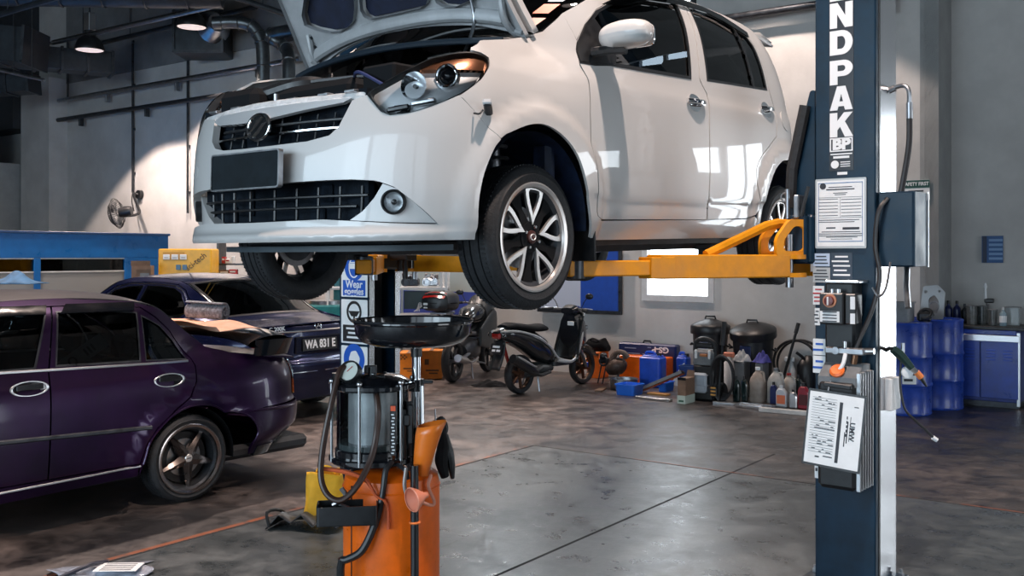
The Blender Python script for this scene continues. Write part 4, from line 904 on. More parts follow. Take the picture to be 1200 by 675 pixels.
    for s in (-1, 1):
        MB().surf(lambda a, b: L(3.23+.15*math.cos(2*math.pi*b)*(1+.1*a), s*(.70+.05*a), .925+.12*a+.0*b), 4, 14).surf(lambda a, b: L(3.23+.15*math.cos(2*math.pi*b)*(1+.1*a), s*(.70+.05*a)+s*.045*math.sin(2*math.pi*b), .925+.12*a), 4, 14).build('spoiler_leg', M_BLACKG, sp)
    # wind deflectors above the windows
    for mr in (False, True):
        for (u0, u1) in ((1.10, 1.60), (1.69, 2.18)):
            panel('rain_visor', S, [(u0, 1.285), (u1, 1.285), (u1+.02, 1.335), (u0+.05, 1.338)], M_BLACKG, root, step=.05, lip=.01, off=.02, mirror=mr)
    # tax papers behind the rear glass
    MB().box((0, 0, 0), (.36, .10, .002), frame(L(1.86, .62, 1.03), (.0, 1, .45), (1, 0, -.62))).build('sticker_sheet', mat('dusty_paper', (.38, .39, .39), .7), root)
    for dx in (-.08, -.05, -.02): MB().box((dx, 0, 0), (.014, .05, .003), frame(L(1.86, .622, 1.03), (.0, 1, .45), (1, 0, -.62))).build('sheet_print', M_INK, root)
    MB().torus(.025, .006, 20, 6, frame(L(1.86, .623, 1.03), (.0, 1, .45), (1, 0, -.62)) @ T(.09, 0, 0)).build('sheet_print', M_INK, root)
    return root
purple_car()
MBB = Body(xf=[(.15, -.70), (.3, -.78), (.5, -.80), (.65, -.78), (.74, -.70), (.84, -.2), (.95, .3), (1.45, .3)],
    xr=[(.15, 3.58), (.22, 3.66), (.30, 3.69), (.45, 3.74), (.58, 3.75), (.64, 3.71), (.80, 3.72), (.95, 3.70), (1.02, 3.62), (1.45, 3.5)],
    Wd=[(.15, .80), (.22, .83), (.35, .865), (.55, .882), (.72, .875), (.88, .85), (.95, .825), (1.12, .76), (1.30, .67), (1.40, .60), (1.46, .52)],
    Wf=[(.15, .79), (.25, .83), (.4, .865), (.6, .87), (.74, .85), (.88, .78), (.95, .72), (1.45, .6)],
    Wr=[(.15, .78), (.22, .82), (.35, .86), (.55, .88), (.72, .875), (.88, .83), (.97, .77), (1.05, .68), (1.15, .63), (1.32, .60), (1.40, .56)],
    Xc=-.2, Xr=2.98, Lu=1., Lr=1., pf=2.5, pr=3.0, blend=(.1, .6), rblend=(2.4, 2.95), arches=[(0, .31, .37, .012, .06), (2.75, .31, .37, .014, .06)], narrow=(.02, 1.5))
P_DKBLUE = mat('dark_blue_car_paint', (.005, .009, .045), .26, .6, .4, var=.3, scale=3)
def blue_sedan(hub, A, label, paint_m, plate=True):
    root = xy_place('sedan_car', label, 'car', hub, A, (2.75, .0))
    arch_r = soft([(2.36, .24), (2.39, .40), (2.46, .53), (2.58, .63), (2.75, .675), (2.92, .63), (3.04, .53), (3.11, .40), (3.13, .24)], 3, False)
    arch_f = soft([(-.38, .22), (-.36, .38), (-.29, .53), (-.17, .63), (0, .675), (.17, .63), (.29, .53), (.36, .38), (.38, .22)], 3, False)
    fend = [(-.44, .22), (-.38, .22)]+arch_f+[(.38, .22), (.60, .22), (.60, .93), (.42, .92), (.1, .88), (-.22, .83), (-.44, .74)]
    fw = [(.78, 1.01), (.98, 1.15), (1.22, 1.28), (1.45, 1.325), (1.70, 1.335), (1.66, 1.00), (1.2, 1.0)]
    rw = [(1.76, 1.335), (1.72, 1.00), (2.50, 1.02), (2.56, 1.06), (2.50, 1.16), (2.40, 1.26), (2.25, 1.315), (2.0, 1.335)]
    fd = [(.61, .30), (1.68, .30), (1.69, .98), (1.735, 1.365), (1.42, 1.360), (1.18, 1.31), (.93, 1.16), (.68, .99), (.61, .93)]
    rd = [(1.69, .30), (2.33, .30), (2.38, .42), (2.45, .545), (2.56, .645), (2.68, .70), (2.70, .98), (2.62, 1.07), (2.55, 1.19), (2.43, 1.295), (2.26, 1.348), (2.0, 1.365), (1.745, 1.365), (1.70, .98)]
    quart = [(2.345, .30), (2.355, .24)]+arch_r[1:-1]+[(3.13, .24), (3.14, .60), (3.40, .60), (3.52, .62), (3.52, .955), (3.3, .985), (3.05, 1.03), (2.85, 1.13), (2.62, 1.27), (2.45, 1.345), (2.27, 1.385), (2.28, 1.352), (2.44, 1.30), (2.56, 1.193), (2.63, 1.073), (2.71, .982), (2.69, .695), (2.565, .638), (2.46, .54), (2.39, .42)]
    sill = [(.42, .20), (2.35, .20), (2.35, .292), (.42, .292)]
    frame_ = [(.50, .965), (.67, 1.0), (.92, 1.17), (1.17, 1.318), (1.42, 1.368), (1.74, 1.373), (2.0, 1.372), (2.27, 1.353), (2.27, 1.388), (1.8, 1.42), (1.45, 1.415), (1.2, 1.375), (.8, 1.14)]
    spec = dict(top=[(-.7, .72), (-.4, .79), (.1, .885), (.5, .962), (.8, 1.14), (1.2, 1.375), (1.45, 1.415), (1.8, 1.42), (2.27, 1.388), (2.45, 1.347), (2.62, 1.272), (2.85, 1.132), (3.05, 1.032), (3.3, .988), (3.62, .960)],
        bow=[(-.7, -.10), (.3, -.16), (.5, -.18), (1.2, -.09), (1.45, 0), (2.2, 0), (2.45, .06), (3.05, .16), (3.3, .06), (3.62, .09)],
        crown=[(-.7, .03), (.3, .05), (.5, .05), (1.2, .035), (1.8, .045), (2.4, .045), (3.05, .03), (3.62, .025)],
        cuts=(.5, 1.2, 2.40, 3.05, 3.62), panels=[('fender', fend), ('rear_quarter', quart), ('sill', sill), ('roof_rail', frame_)],
        doors=[('front_door', fd, [fw]), ('rear_door', rd, [rw])], wtrim=M_CHROME,
        lines=[('window_brightwork', [(.78, 1.02), (1.22, 1.31), (1.45, 1.35), (1.9, 1.352), (2.25, 1.335), (2.42, 1.28), (2.53, 1.17), (2.59, 1.06), (2.55, 1.005), (1.7, .985)], .008, M_CHROME, 1.0), ('rear_bumper_trim', [(3.15, .49), (3.6, .50), (3.97, .50)], .012, M_CHROME, .6)],
        handles=[(2.40, .86, .20, .06), (1.52, .85, .20, .06)], hm=M_CHROME, hp=M_CHROME, wb=2.75, r=.315, rim=.23, wy=.76, mx=.82, mz=1.06, tailz=(.22, .60, .955), tp=3.525, shelf=1.0)
    S, ST = solid_car(MBB, spec, root, paint_m)
    t = MBB.Xr+MBB.Lr
    for mr in (False, True):
        sg = -1 if mr else 1
        tl = panel('tail_lamp', S, [(3.42, .665), (3.70, .66), (3.76, .72), (3.72, .90), (3.42, .86)], mat('tail_lamp_dark_red', (.07, .006, .008), .12, coat=.8), root, step=.05, lip=.012, off=.006, mirror=mr)
        MB().tube([ST(sg*.985, x)*FLIP+np.array([0, 0, .004]) for x in np.linspace(2.42, 3.03, 12)], .009, 6).build('pillar_brightwork', M_CHROME, root)
    tail = lambda z: float(MBB.xr(z))
    rec = MB().box(L(tail(.78)-.005, 0, .765), (.02, .62, .17), b=.01).build('plate_recess', M_BLACKG, root)
    MB().tube([L(tail(.90)+.004-.05*abs(y)**2, y, .905) for y in np.linspace(-.52, .52, 14)], .011, 8).build('boot_brightwork', M_CHROME, root)
    pl = MB().prism(rrect(.46, .12, .01), .008, frame(L(tail(.77)+.012, 0, .765), (-1, 0, .05), (0, 1, 0))).build('number_plate', mat('black_plate', (.010, .010, .012), .4), root)
    F = frame(L(tail(.77)+.022, 0, .765), (-1, 0, .05), (0, -1, 0))
    if plate: MB().text('WA 831 E', .115, F, .003, .0035, sx=.82).build('plate_lettering', M_WHITE, pl, smooth=0)
    else: return root
    # three-pointed star in a ring, and the badge on the lid
    F2 = frame(L(tail(.95)+.004, 0, .948), (-1, 0, .35), (0, -1, 0))
    st = MB().torus(.042, .0045, 32, 6, F2).build('boot_star', M_CHROME, root)
    sm = MB()
    for k in range(3): sm.prism([(0, .0), (.007, .010), (0, .042), (-.007, .010)], .007, F2 @ RZ(120*k))
    sm.build('star_blade', M_CHROME, st)
    MB().text('C 200K', .055, frame(L(tail(.92)-.045, .50, .935), (-1, .22, .1), (0.22, -1, 0)) @ T(0, 0, .012), .003, .001).build('boot_lettering', M_ALU, root, smooth=0)
    return root
Ab = 126.1
def tail_hub(px, py, Y, A, tail=3.745, xr=2.75):
    c = at(px, py, Y); A = R(A); return (c.x-math.sin(A)*(tail-xr), c.y-math.cos(A)*(tail-xr))
blue_sedan(tail_hub(376, 393, 9.9, Ab), Ab, 'dark blue sedan showing its boot and white lettered black number plate', P_DKBLUE)
blue_sedan((-4.9, 9.3), 40, 'black sedan of which only the roof shows behind the purple sedan', mat('black_car_paint', (.012, .012, .014), .3, coat=1.0), plate=False)
# ================================================================ two-post lift
AL = R(38.96)
def solid_arm(root, p0, p1, z, brace=True):
    """swing arm from pivot p0 to pad p1 (column frame), telescoping, with pad"""
    a, b = Vector((*p0, z)), Vector((*p1, z)); d = (b-a); Ln = d.length; F = Matrix.Translation(a) @ Matrix.Rotation(math.atan2(d.y, d.x), 4, 'Z')
    arm = MB().prism([(.06, -.066), (Ln*.66, -.055), (Ln*.66, .055), (.06, .066)], .114, F, -.057, .006).prism(circ(.085, 24), .022, F, .035).prism(circ(.085, 24), .022, F, -.057).build('swing_arm', M_LIFTO, root)
    MB().box((Ln*.78, 0, -.006), (Ln*.52, .082, .072), F, .006).build('arm_extension', M_LIFTO, arm)
    MB().prism([(Ln*.60, -.062), (Ln*.70, -.05), (Ln*.70, .05), (Ln*.60, .062)], .10, F, -.055, .004).build('arm_collar', M_LIFTO, arm)
    pad = MB().lathe([(.022, -.05), (.022, .085), (.055, .09), (.06, .108), (.055, .115), (0, .115)], 24, F @ T(Ln, 0, 0)).build('lift_pad', M_RUB, arm)
    MB().lathe([(.048, -.05), (.048, .045), (.035, .05)], 20, F @ T(Ln, 0, 0)).build('pad_socket', M_DSTEEL, arm)
    MB().cyl((0, 0, -.11), (0, 0, .16), .020, M=F).build('pivot_pin', M_STEEL, arm)
    if brace:
        MB().tube([(Ln*.42, 0, .055), (.16, 0, .20), (.08, 0, .215), (-.02, 0, .21)], .022, 8, M=F, flat=1.1).build('arm_brace', M_LIFTO, arm)
        MB().plate(rpoly([(-.06, .045), (.15, .045), (.15, .14), (.06, .235), (-.06, .235)], .03), [rpoly([(-.03, .075), (.10, .075), (.10, .13), (.03, .20), (-.03, .20)], .02)], .02, F @ RX(90) @ T(0, 0, .045)).plate(rpoly([(-.06, .045), (.15, .045), (.15, .14), (.06, .235), (-.06, .235)], .03), [rpoly([(-.03, .075), (.10, .075), (.10, .13), (.03, .20), (-.03, .20)], .02)], .02, F @ RX(90) @ T(0, 0, -.065)).build('arm_bracket', M_LIFTO, arm)
    return arm
def near_column():
    O0 = Vector((1.536, 4.975, 0))
    root = thing('lift_column', 'dark navy lift column with white vertical lettering in the right foreground', 'car lift', O0, -AL)
    def pf(px, py, d=0.0):
        k = (px-600)/FPX; x0, y0 = O0.x-d*.6287, O0.y-d*.7776
        lx = (y0*k-x0)/(.7776+.6287*k); Y = y0-.6287*lx; return lx, CAMZ-(py-300)/FPX*Y
    W_, D_ = .304, .30
    MB().box((W_/2, .02, 2.1), (W_, .04, 4.2), b=.006).box((.02, .15, 2.1), (.03, .28, 4.2)).build('column_plate', M_NAVY, root)
    MB().box((W_-.008, .17, 2.1), (.016, .27, 4.2)).box((W_-.02, .30, 2.1), (.04, .012, 4.2)).build('column_side', M_CSTEEL, root)
    MB().box((W_-.004, .052, 2.1), (.014, .02, 4.2)).build('column_edge', M_BLACK, root)
    MB().box((W_/2, .15, .012), (.42, .36, .024), b=.004).build('base_plate', M_NAVY, root)
    for x in (-.03, .335):
        for y in (.08, .29): MB().lathe([(.016, .024), (.016, .04), (.009, .04), (.009, .06), (0, .06)], 6, T(x, y, 0)).build('anchor_bolt', M_STEEL, root)
    # lettering strip
    x0, zt = pf(972, 0); x1, zb = pf(1000.5, 199); xm = (x0+x1)/2
    st = MB().box((xm, -.001, (zb+3.2)/2), (x1-x0, .003, 3.2-zb)).build('lettering_strip', mat('black_vinyl', (.010, .012, .018), .35), root)
    w = (x1-x0)*.94; FX = lambda z: Matrix.Translation((xm, -.003, z)) @ RX(90)
    def letter(polys, yt, yb):
        z1 = pf(986, yt)[1]; z0 = pf(986, yb)[1]; h = z1-z0; mb = MB()
        for out, hs in polys: mb.plate([((p[0]-.5)*w, (p[1]-.5)*h) for p in out], [[((p[0]-.5)*w, (p[1]-.5)*h) for p in q] for q in hs], .002, FX((z0+z1)/2))
        mb.build('column_letter', M_WHITE, st, smooth=0)
    e_ = [(0, 0), (1, 0), (1, .24), (.34, .24), (.34, .39), (.9, .39), (.9, .61), (.34, .61), (.34, .76), (1, .76), (1, 1), (0, 1)]
    n_ = [(0, 0), (.32, 0), (.32, .55), (.66, 0), (1, 0), (1, 1), (.68, 1), (.68, .47), (.34, 1), (0, 1)]
    arcr = lambda cx, cy, rx, ry, a0, a1, n=12: [(cx+rx*math.cos(R(a0+(a1-a0)*i/n)), cy+ry*math.sin(R(a0+(a1-a0)*i/n))) for i in range(n+1)]
    d_ = [(0, 0)]+arcr(.52, .5, .48, .5, -90, 90)+[(0, 1)]; dh = [(.33, .24)]+arcr(.50, .5, .18, .26, -90, 90)+[(.33, .76)]
    p_ = [(0, 0), (.34, 0), (.34, .34)]+arcr(.60, .67, .40, .33, -90, 90)+[(0, 1)]; phh = [(.34, .55)]+arcr(.55, .67, .13, .12, -90, 90)+[(.34, .79)]
    a_ = [(0, 0), (.33, 0), (.38, .16), (.62, .16), (.67, 0), (1, 0), (.68, 1), (.32, 1)]; ah = [(.42, .36), (.58, .36), (.5, .68)]
    k_ = [(0, 0), (.33, 0), (.33, .28), (.45, .42), (.66, 0), (1.02, 0), (.66, .63), (1, 1), (.62, 1), (.33, .66), (.33, 1), (0, 1)]
    b_ = [(0, 0)]+arcr(.62, .27, .38, .27, -90, 70)+arcr(.60, .76, .36, .24, -60, 90)+[(0, 1)]
    letter([(e_, [])], -32, .5); letter([(n_, [])], 3, 32.5); letter([(d_, [dh])], 35.5, 64); letter([(p_, [phh])], 70.5, 99); letter([(a_, [ah])], 101, 129); letter([(k_, [])], 132, 160.5)
    letter([(b_, [[(.32, .2), (.62, .2), (.68, .3), (.62, .4), (.32, .4)], [(.32, .6), (.58, .6), (.64, .7), (.58, .8), (.32, .8)]])], -66, -35)
    z1, z0 = pf(986, 161.5)[1], pf(986, 177.5)[1]; mb = MB().plate([(-w/2, (z0-z1)/2), (w/2, (z0-z1)/2), (w/2, (z1-z0)/2), (-w/2, (z1-z0)/2)], [[(-w/2+.006, (z0-z1)/2+.006), (w/2-.006, (z0-z1)/2+.006), (w/2-.006, (z1-z0)/2-.006), (-w/2+.006, (z1-z0)/2-.006)]], .002, FX((z0+z1)/2))
    mb.text('BP', .072, FX((z0+z1)/2) @ T(0, 0, .001), .002, .004, sx=1.15).build('column_logo', M_WHITE, st, smooth=0)
    ln = MB()
    for yy, ww in ((180.5, .95), (183.5, .7), (184.8, .7)): ln.box((xm, -.003, pf(986, yy)[1]), (w*ww, .002, .006))
    for k, yy in enumerate((190, 192.5, 195)): ln.box((xm+.02, -.003, pf(986, yy)[1]), (w*.42, .002, .004))
    ln.prism(circ(.020, 18), .002, FX(pf(986, 192.5)[1]) @ T(-.032, 0, 0)); ln.box((xm+.005, -.003, pf(990, 203)[1]), (.05, .002, .014)); ln.build('strip_fine_print', M_WHITE, st, smooth=0)
    # stickers under the certificate
    def sticker(px0, py0, px1, py1, m, lines=0, name='sticker', ink=M_INK, d=.0):
        a, zt = pf(px0, py0); b, zb = pf(px1, py1); zm = (pf((px0+px1)/2, py0)[1]+pf((px0+px1)/2, py1)[1])/2; h = pf((px0+px1)/2, py0)[1]-pf((px0+px1)/2, py1)[1]
        s_ = MB().box(((a+b)/2, -.0015, zm), (b-a, .003, h)).build(name, m, root, smooth=0)
        if lines:
            q = MB()
            for i in range(lines): q.box(((a+b)/2-(.006 if i % 2 else 0), -.0036, zm+h/2-h*(i+.9)/(lines+.8)), ((b-a)*(.8 if i % 3 else .6), .001, h/(lines+1)*.38))
            q.build('sticker_print', ink, s_, smooth=0)
        return s_
    M_GST = mat('grey_sticker', (.42, .44, .45), .4); M_BST = mat('pale_blue_sticker', (.45, .55, .70), .5)
    sticker(953, 297, 972.5, 312, M_BST, 3); sticker(974, 296, 999, 327, mat('dark_rating_plate', (.02, .035, .06), .4), 5, ink=M_WHITE)
    sticker(953, 313.5, 973, 331, M_GST, 4); sticker(953, 335, 966, 357, M_PAPER, 4, ink=M_RED); sticker(955, 361, 961, 381, M_PAPER, 4)
    sticker(953, 397, 968, 416, M_PAPER, 2, ink=M_SIGNB); sticker(953, 417, 968, 437, M_PAPER, 2, ink=M_SIGNB); sticker(955, 540, 959, 560, M_PAPER, 1)
    # carriage with pins and the arms
    cg = MB().box((-.07, .15, 1.735), (.14, .34, .25), b=.012).box((-.075, -.03, 1.735), (.10, .05, .24), b=.006).build('carriage', M_NAVY, root)
    MB().box((-.07, -.03, 1.90), (.03, .09, .12), RY(0), b=.006).cyl((-.12, -.06, 1.84), (-.12, -.06, 1.99), .012).torus(.022, .004, 18, 6, T(-.13, -.065, 1.95) @ RX(90)).build('arm_lock', M_STEEL, cg)
    MB().tube([(-.05, -.06, 1.85), (-.01, -.06, 2.0)], .010, 6).build('lock_handle', M_BLACK, cg)
    MB().prism(rpoly([(-.02, 1.86), (-.02, 2.50), (-.045, 2.50), (-.14, 2.15), (-.155, 1.86)], .02), .05, frame((0, .10, 0), (0, -1, 0), (1, 0, 0))).build('door_guard', M_NAVY, cg)
    MB().tube([(-.06, .02, 2.42), (-.13, .02, 2.10), (-.14, .02, 1.9)], .030, 8).build('guard_rubber', M_RUB, cg)
    solid_arm(root, (-.11, -.06), (-.600, -1.26), 1.60); solid_arm(root, (-.11, .33), (-.62, -.03), 1.60, False)
    # power unit
    D1 = .20; m_pu = M_BLACK
    xa, za = pf(966, 330, .12); xb, zb = pf(1001, 442, .12)
    pu = MB().box(((xa+xb)/2, -.06, (za+zb)/2), (xb-xa, .115, za-zb), b=.012).build('power_unit', m_pu, root)
    xa, za = pf(968, 330, .12); xb, zb = pf(1008, 335, .12); MB().box(((xa+xb)/2, -.07, za), (xb-xa, .13, .014), b=.004).build('unit_bracket', M_ALU, pu)
    xa, za = pf(960, 343, D1); xb, zb = pf(988, 381, D1); sw = MB().box(((xa+xb)/2, -.15, (za+zb)/2), (xb-xa, .10, za-zb), b=.006).build('switch_box', M_BLACK, pu)
    MB().box((xb+.028, -.14, (za+zb)/2), (.055, .085, (za-zb)*.96), b=.006).build('switch_side', M_BLACK, sw); MB().box((xb+.04, -.184, (za+zb)/2+.03), (.022, .004, .06)).box((xb+.04, -.184, (za+zb)/2-.045), (.022, .004, .05)).build('switch_label', M_WHITE, sw)
    kx, kz = pf(972.5, 352.5, D1); MB().lathe([(.033, 0), (.033, .006), (0, .006)], 6 and 28, frame((kx, -.20, kz), (0, -1, 0))).build('knob_plate', mat('copper_yellow_plate', (.50, .20, .10), .4), sw)
    MB().lathe([(.024, .006), (.022, .022), (.0, .024)], 24, frame((kx, -.20, kz), (0, -1, 0))).build('rotary_knob', mat('knob_dark_red', (.12, .02, .02), .35), sw); MB().box((kx, -.228, kz), (.007, .012, .040), b=.002).build('knob_grip', M_WHITE, sw)
    MB().box((kx+.0, -.202, (pf(972, 371, D1)[1])), (.095, .003, .052)).build('switch_sticker', M_PAPER, sw); lq = MB()
    for i in range(4): lq.box((kx, -.2045, pf(972, 365.5+3.6*i, D1)[1]), (.07, .001, .005))
    lq.build('sticker_print', M_INK, sw, smooth=0); MB().cyl((kx+.0, -.17, za+.0), (kx+.0, -.17, za+.018), .012).cyl((kx+.03, -.17, za), (kx+.03, -.17, za+.018), .012).build('cable_gland', M_ALU, sw)
    xa, za = pf(966, 406, .16); xb, zb = pf(1012, 417, .16); vb = MB().box(((xa+xb)/2, -.13, (za+zb)/2), (xb-xa, .06, za-zb), b=.006).cyl(((xa+xb)/2-.04, -.165, (za+zb)/2), ((xa+xb)/2-.04, -.155, (za+zb)/2), .018).build('valve_block', M_STEEL, pu)
    MB().cyl((xb-.04, -.13, (za+zb)/2), (xb+.04, -.13, (za+zb)/2+.005), .016, n=12).cyl((xb-.09, -.16, za), (xb-.09, -.16, za+.03), .009).build('valve_fitting', M_ALU, vb)
    hx, hz = pf(988, 420, .2); MB().tube([(hx, -.17, hz+.02), (hx-.005, -.19, hz-.03), (hx-.03, -.20, hz-.075)], .010, 8, sp=4).build('release_handle', M_WHITE, vb)
    # oil tank with finned side, orange cap, document tray
    xa, za = pf(957, 427, .22); xb, zb = pf(1003, 585, .22)
    tk = MB().box(((xa+xb)/2, -.12, (za+zb)/2-.02), (xb-xa, .20, za-zb-.10), b=.02).build('oil_tank', m_pu, root)
    tp = MB().prism([(-.21, za-.10), (-.02, za-.10), (-.02, za+.0), (-.12, za+.005), (-.21, za-.055)], xb-xa, frame((xa, 0, 0), (1, 0, 0), (0, 1, 0)), 0, .006).build('tank_shoulder', M_GREYP, tk)
    for i in range(6): MB().box((xb+.006+.0, -.21+.034*i+.01, (za+zb)/2-.0), (.022, .010, za-zb-.06), b=.003).build('cooling_fin', M_ALU, tk)
    ox, oz = pf(978, 434.5, .23); MB().lathe([(.034, 0), (.036, .012), (.026, .02), (0, .02)], 24, frame((ox, -.19, oz-.008), (0, -.75, .6))).build('filler_cap', mat('orange_cap', (.80, .16, .03), .35), tk)
    MB().tube([(ox-.025, -.215, oz-.05), (ox-.03, -.235, oz-.10), (ox-.022, -.24, oz-.13)], .004, 6, sp=4).build('cap_chain', M_STEEL, tk)
    # outer side: hose box, hydraulic hose with elbow
    sx = W_; bx = MB().box((sx+.085, .13, (1.65+.305+1.65-.045)/2), (.17, .20, .365), b=.008).box((sx+.172, .13, 1.78), (.006, .18, .36)).build('hose_box', M_NAVY, root); MB().box((sx+.180, .23, 1.78), (.006, .006, .37)).build('hose_box_edge', M_ALU, bx)
    MB().tube([(sx-.01, .20, 2.48), (sx+.03, .20, 2.495), (sx+.075, .19, 2.498), (sx+.10, .185, 2.47), (sx+.103, .185, 2.40)], .011, 10, sp=4).cyl((sx+.0, .2, 2.483), (sx+.03, .2, 2.493), .017, n=8).cyl((sx+.104, .185, 2.33), (sx+.103, .185, 2.41), .016, n=12).build('hose_elbow', M_STEEL, root)
    MB().tube([(sx+.104, .185, 2.34), (sx+.106, .17, 2.20), (sx+.09, .15, 2.05), (sx+.075, .14, 1.95)], .015, 10, sp=5).build('hydraulic_hose', M_RUBS, root)
    MB().tube([(sx+.05, .02, 1.93), (sx+.02, -.02, 1.86), (sx+.005, -.02, 1.70), (sx+.03, -.03, 1.55), (sx+.0, -.06, 1.38), (sx-.05, -.12, 1.22), (sx-.06, -.13, 1.17)], .011, 10, sp=6).build('supply_hose', M_RUBS, root)
    MB().cyl((sx-.06, -.13, 1.13), (sx-.05, -.125, 1.20), .014, n=10).build('hose_ferrule', mat('brass_brown', (.22, .11, .06), .4, .7), root)
    MB().tube([(sx+.10, .16, 1.60), (sx+.115, .10, 1.50), (sx+.135, .06, 1.40)], .015, 8).build('pipe_stub', M_STEEL, root)
    MB().tube([(xb+.05, -.14, 1.50), (xb+.08, -.14, 1.46), (xb+.10, -.10, 1.50), (xb+.105, -.05, 1.62)], .006, 6, sp=5).build('switch_cable', M_STEEL, root)
    MB().box((sx+.018, .20, .96), (.035, .14, .16), b=.004).build('cloth_rag', M_PAPER, root)
    return root, pf, O0
near_root, PF, NO = near_column()
def nworld(x, y, z): return near_root.matrix_basis @ Vector((x, y, z))
NEAR_M = Matrix.Translation(NO) @ Matrix.Rotation(-AL, 4, 'Z')
def sheet_on(name, label, cat, px, d, frame_m, paper_m, draw, tilt=0.0, group=None):
    """flat document facing down the column front; px = left, top, right, bottom in the picture plane of the column"""
    a, z1 = PF(px[0], (px[1]), d); b, _ = PF(px[2], px[1], d); zt = PF((px[0]+px[2])/2, px[1], d)[1]; zb = PF((px[0]+px[2])/2, px[3], d)[1]
    M = NEAR_M @ Matrix.Translation(((a+b)/2, -d, (zt+zb)/2)); loc = M.translation
    root = thing(name, label, cat, loc, -AL, group); w, h = b-a, zt-zb
    Fm = RX(90+tilt)
    fr = MB().prism(rrect(w, h, .006), .006, Fm).build('backing', frame_m, root)
    p = MB().prism(rrect(w*.93, h*.94, .002), .001, Fm @ T(0, 0, .006)).build('paper', paper_m, root, smooth=0)
    draw(p, w*.93, h*.94, Fm @ T(0, 0, .0075)); return root
def lines_draw(p, w, h, F, rows):
    mb = MB()
    for (x0, x1, y, t) in rows: mb.box(((x0+x1)/2*w, y*h, 0), ((x1-x0)*w, t*h, .0006), F)
    mb.build('print', M_INK, p, smooth=0)
def cert(p, w, h, F):
    rows = [(-.25, .25, .40, .012), (-.3, .3, .365, .018), (-.15, .15, .31, .01), (-.12, .12, .285, .01)]
    for y in (.22, .17, .12, .07, .02, -.03): rows.append((-.46, -.05, y, .008)); rows.append((.02, .44, y-.01, .008))
    rows += [(-.46, .46, .245, .004), (-.46, .46, -.065, .004), (0, .004, .09, .31), (-.46, .40, -.10, .01), (-.46, .30, -.13, .01), (-.30, .36, -.36, .01), (-.2, .25, -.39, .008), (-.40, .42, -.28, .010), (-.46, .46, -.31, .010), (-.46, .46, -.34, .010), (-.3, -.1, -.22, .02), (.05, .40, -.23, .035)]
    lines_draw(p, w, h, F, rows); MB().prism(circ(.016, 18), .0006, F @ T(-w*.37, h*.42, 0)).build('crest', M_INK, p)
    MB().plate([(-w*.47, -h*.43), (w*.47, -h*.43), (w*.47, h*.47), (-w*.47, h*.47)], [[(-w*.458, -h*.42), (w*.458, -h*.42), (w*.458, h*.46), (-w*.458, h*.46)]], .0006, F).build('print_border', mat('print_blue', (.10, .20, .40), .5), p, smooth=0)
sheet_on('certificate', 'printed certificate in a clear sleeve stuck on the navy column', 'document', (956, 209, 1015.5, 291), .006, mat('sleeve_grey', (.45, .5, .52), .25), M_PAPER, cert)
def job(p, w, h, F):
    rows = []
    random.seed(3)
    for i in range(22): rows.append((-.44, .02, .42-i*.036, .004))
    for i in range(40): x = random.uniform(-.42, -.05); rows.append((x, x+random.uniform(.03, .09), .42-random.randint(0, 21)*.036+.012, .012))
    for i in range(5): rows.append((.22, .24, .2-.06*i, .04))
    rows += [(.07, .13, -.02, .84), (.24, .26, .0, .30), (.29, .30, .05, .34), (.20, .22, -.1, .2), (.34, .42, .36, .012), (-.3, -.22, -.40, .02), (-.15, .02, -.38, .015)]
    lines_draw(p, w, h, F, rows)
    MB().text('UMW', .034, F @ T(w*.33, h*.02, 0) @ RZ(-90), .001, .001).build('print_name', M_INK, p, smooth=0)
cb = sheet_on('clipboard', 'clipboard with a printed job sheet hanging on the front of the lift power unit', 'clipboard', (944, 459.5, 1012, 549), .285, M_BLACK, M_PAPER, job, tilt=-6)
for c in list(cb.children):
    if c.name.startswith('backing'): MB().box((0, .012, .21), (.13, .014, .022), b=.004).build('clip', M_BLACK, cb)
cb.rotation_euler.y = R(3.5)
# air blow gun hanging at the outer side of the column
gp = NEAR_M @ Vector((.36, .06, 1.165))
def gunp(px, py, Y): return at(px, py, Y)-gun.location
gun = thing('blow_gun', 'air gun with an orange nozzle sleeve hanging beside the right column', 'air gun', at(1052, 420, 4.85), 0)
MB().tube([gunp(1046, 409, 4.85), gunp(1054, 415, 4.85), gunp(1063, 425, 4.84), gunp(1069, 432, 4.83)], [.020, .024, .020, .016], 10).build('gun_body', mat('dark_green_grip', (.012, .035, .03), .4), gun)
MB().tube([gunp(1068, 431, 4.83), gunp(1074, 436.5, 4.83)], .013, 10).build('gun_collar', M_ALU, gun); MB().tube([gunp(1074, 436, 4.83), gunp(1079.5, 442.5, 4.83)], .016, 10).build('nozzle_sleeve', mat('orange_sleeve', (.75, .22, .06), .4), gun); MB().tube([gunp(1079, 442, 4.83), gunp(1086, 453, 4.83)], [.012, .005], 8).build('nozzle', M_BLACK, gun)
MB().lathe([(.0, .0), (.028, .0), (.028, .02), (0, .024)], 20, frame(gunp(1062, 436, 4.86), (0, -1, 0))).build('gun_gauge', M_PAPER, gun); MB().cyl(gunp(1058, 402, 4.85), gunp(1058, 416, 4.85), .009, n=8).build('air_fitting', M_STEEL, gun)
MB().tube([gunp(1056, 420, 4.86), gunp(1055, 450, 4.86), gunp(1060, 478, 4.86), gunp(1072, 492, 4.85), gunp(1085, 504, 4.84), gunp(1094, 513, 4.83)], .006, 8, sp=6).build('air_hose', M_RUBS, gun); MB().tube([gunp(1093, 512.5, 4.83), gunp(1098, 516, 4.83)], .011, 8).build('hose_end', M_PAPER, gun)
MB().tube([gunp(1046, 409, 4.85), gunp(1042, 408, 4.88), gunp(1036, 412, 4.93)], .010, 8).build('hanger', M_BLACK, gun)
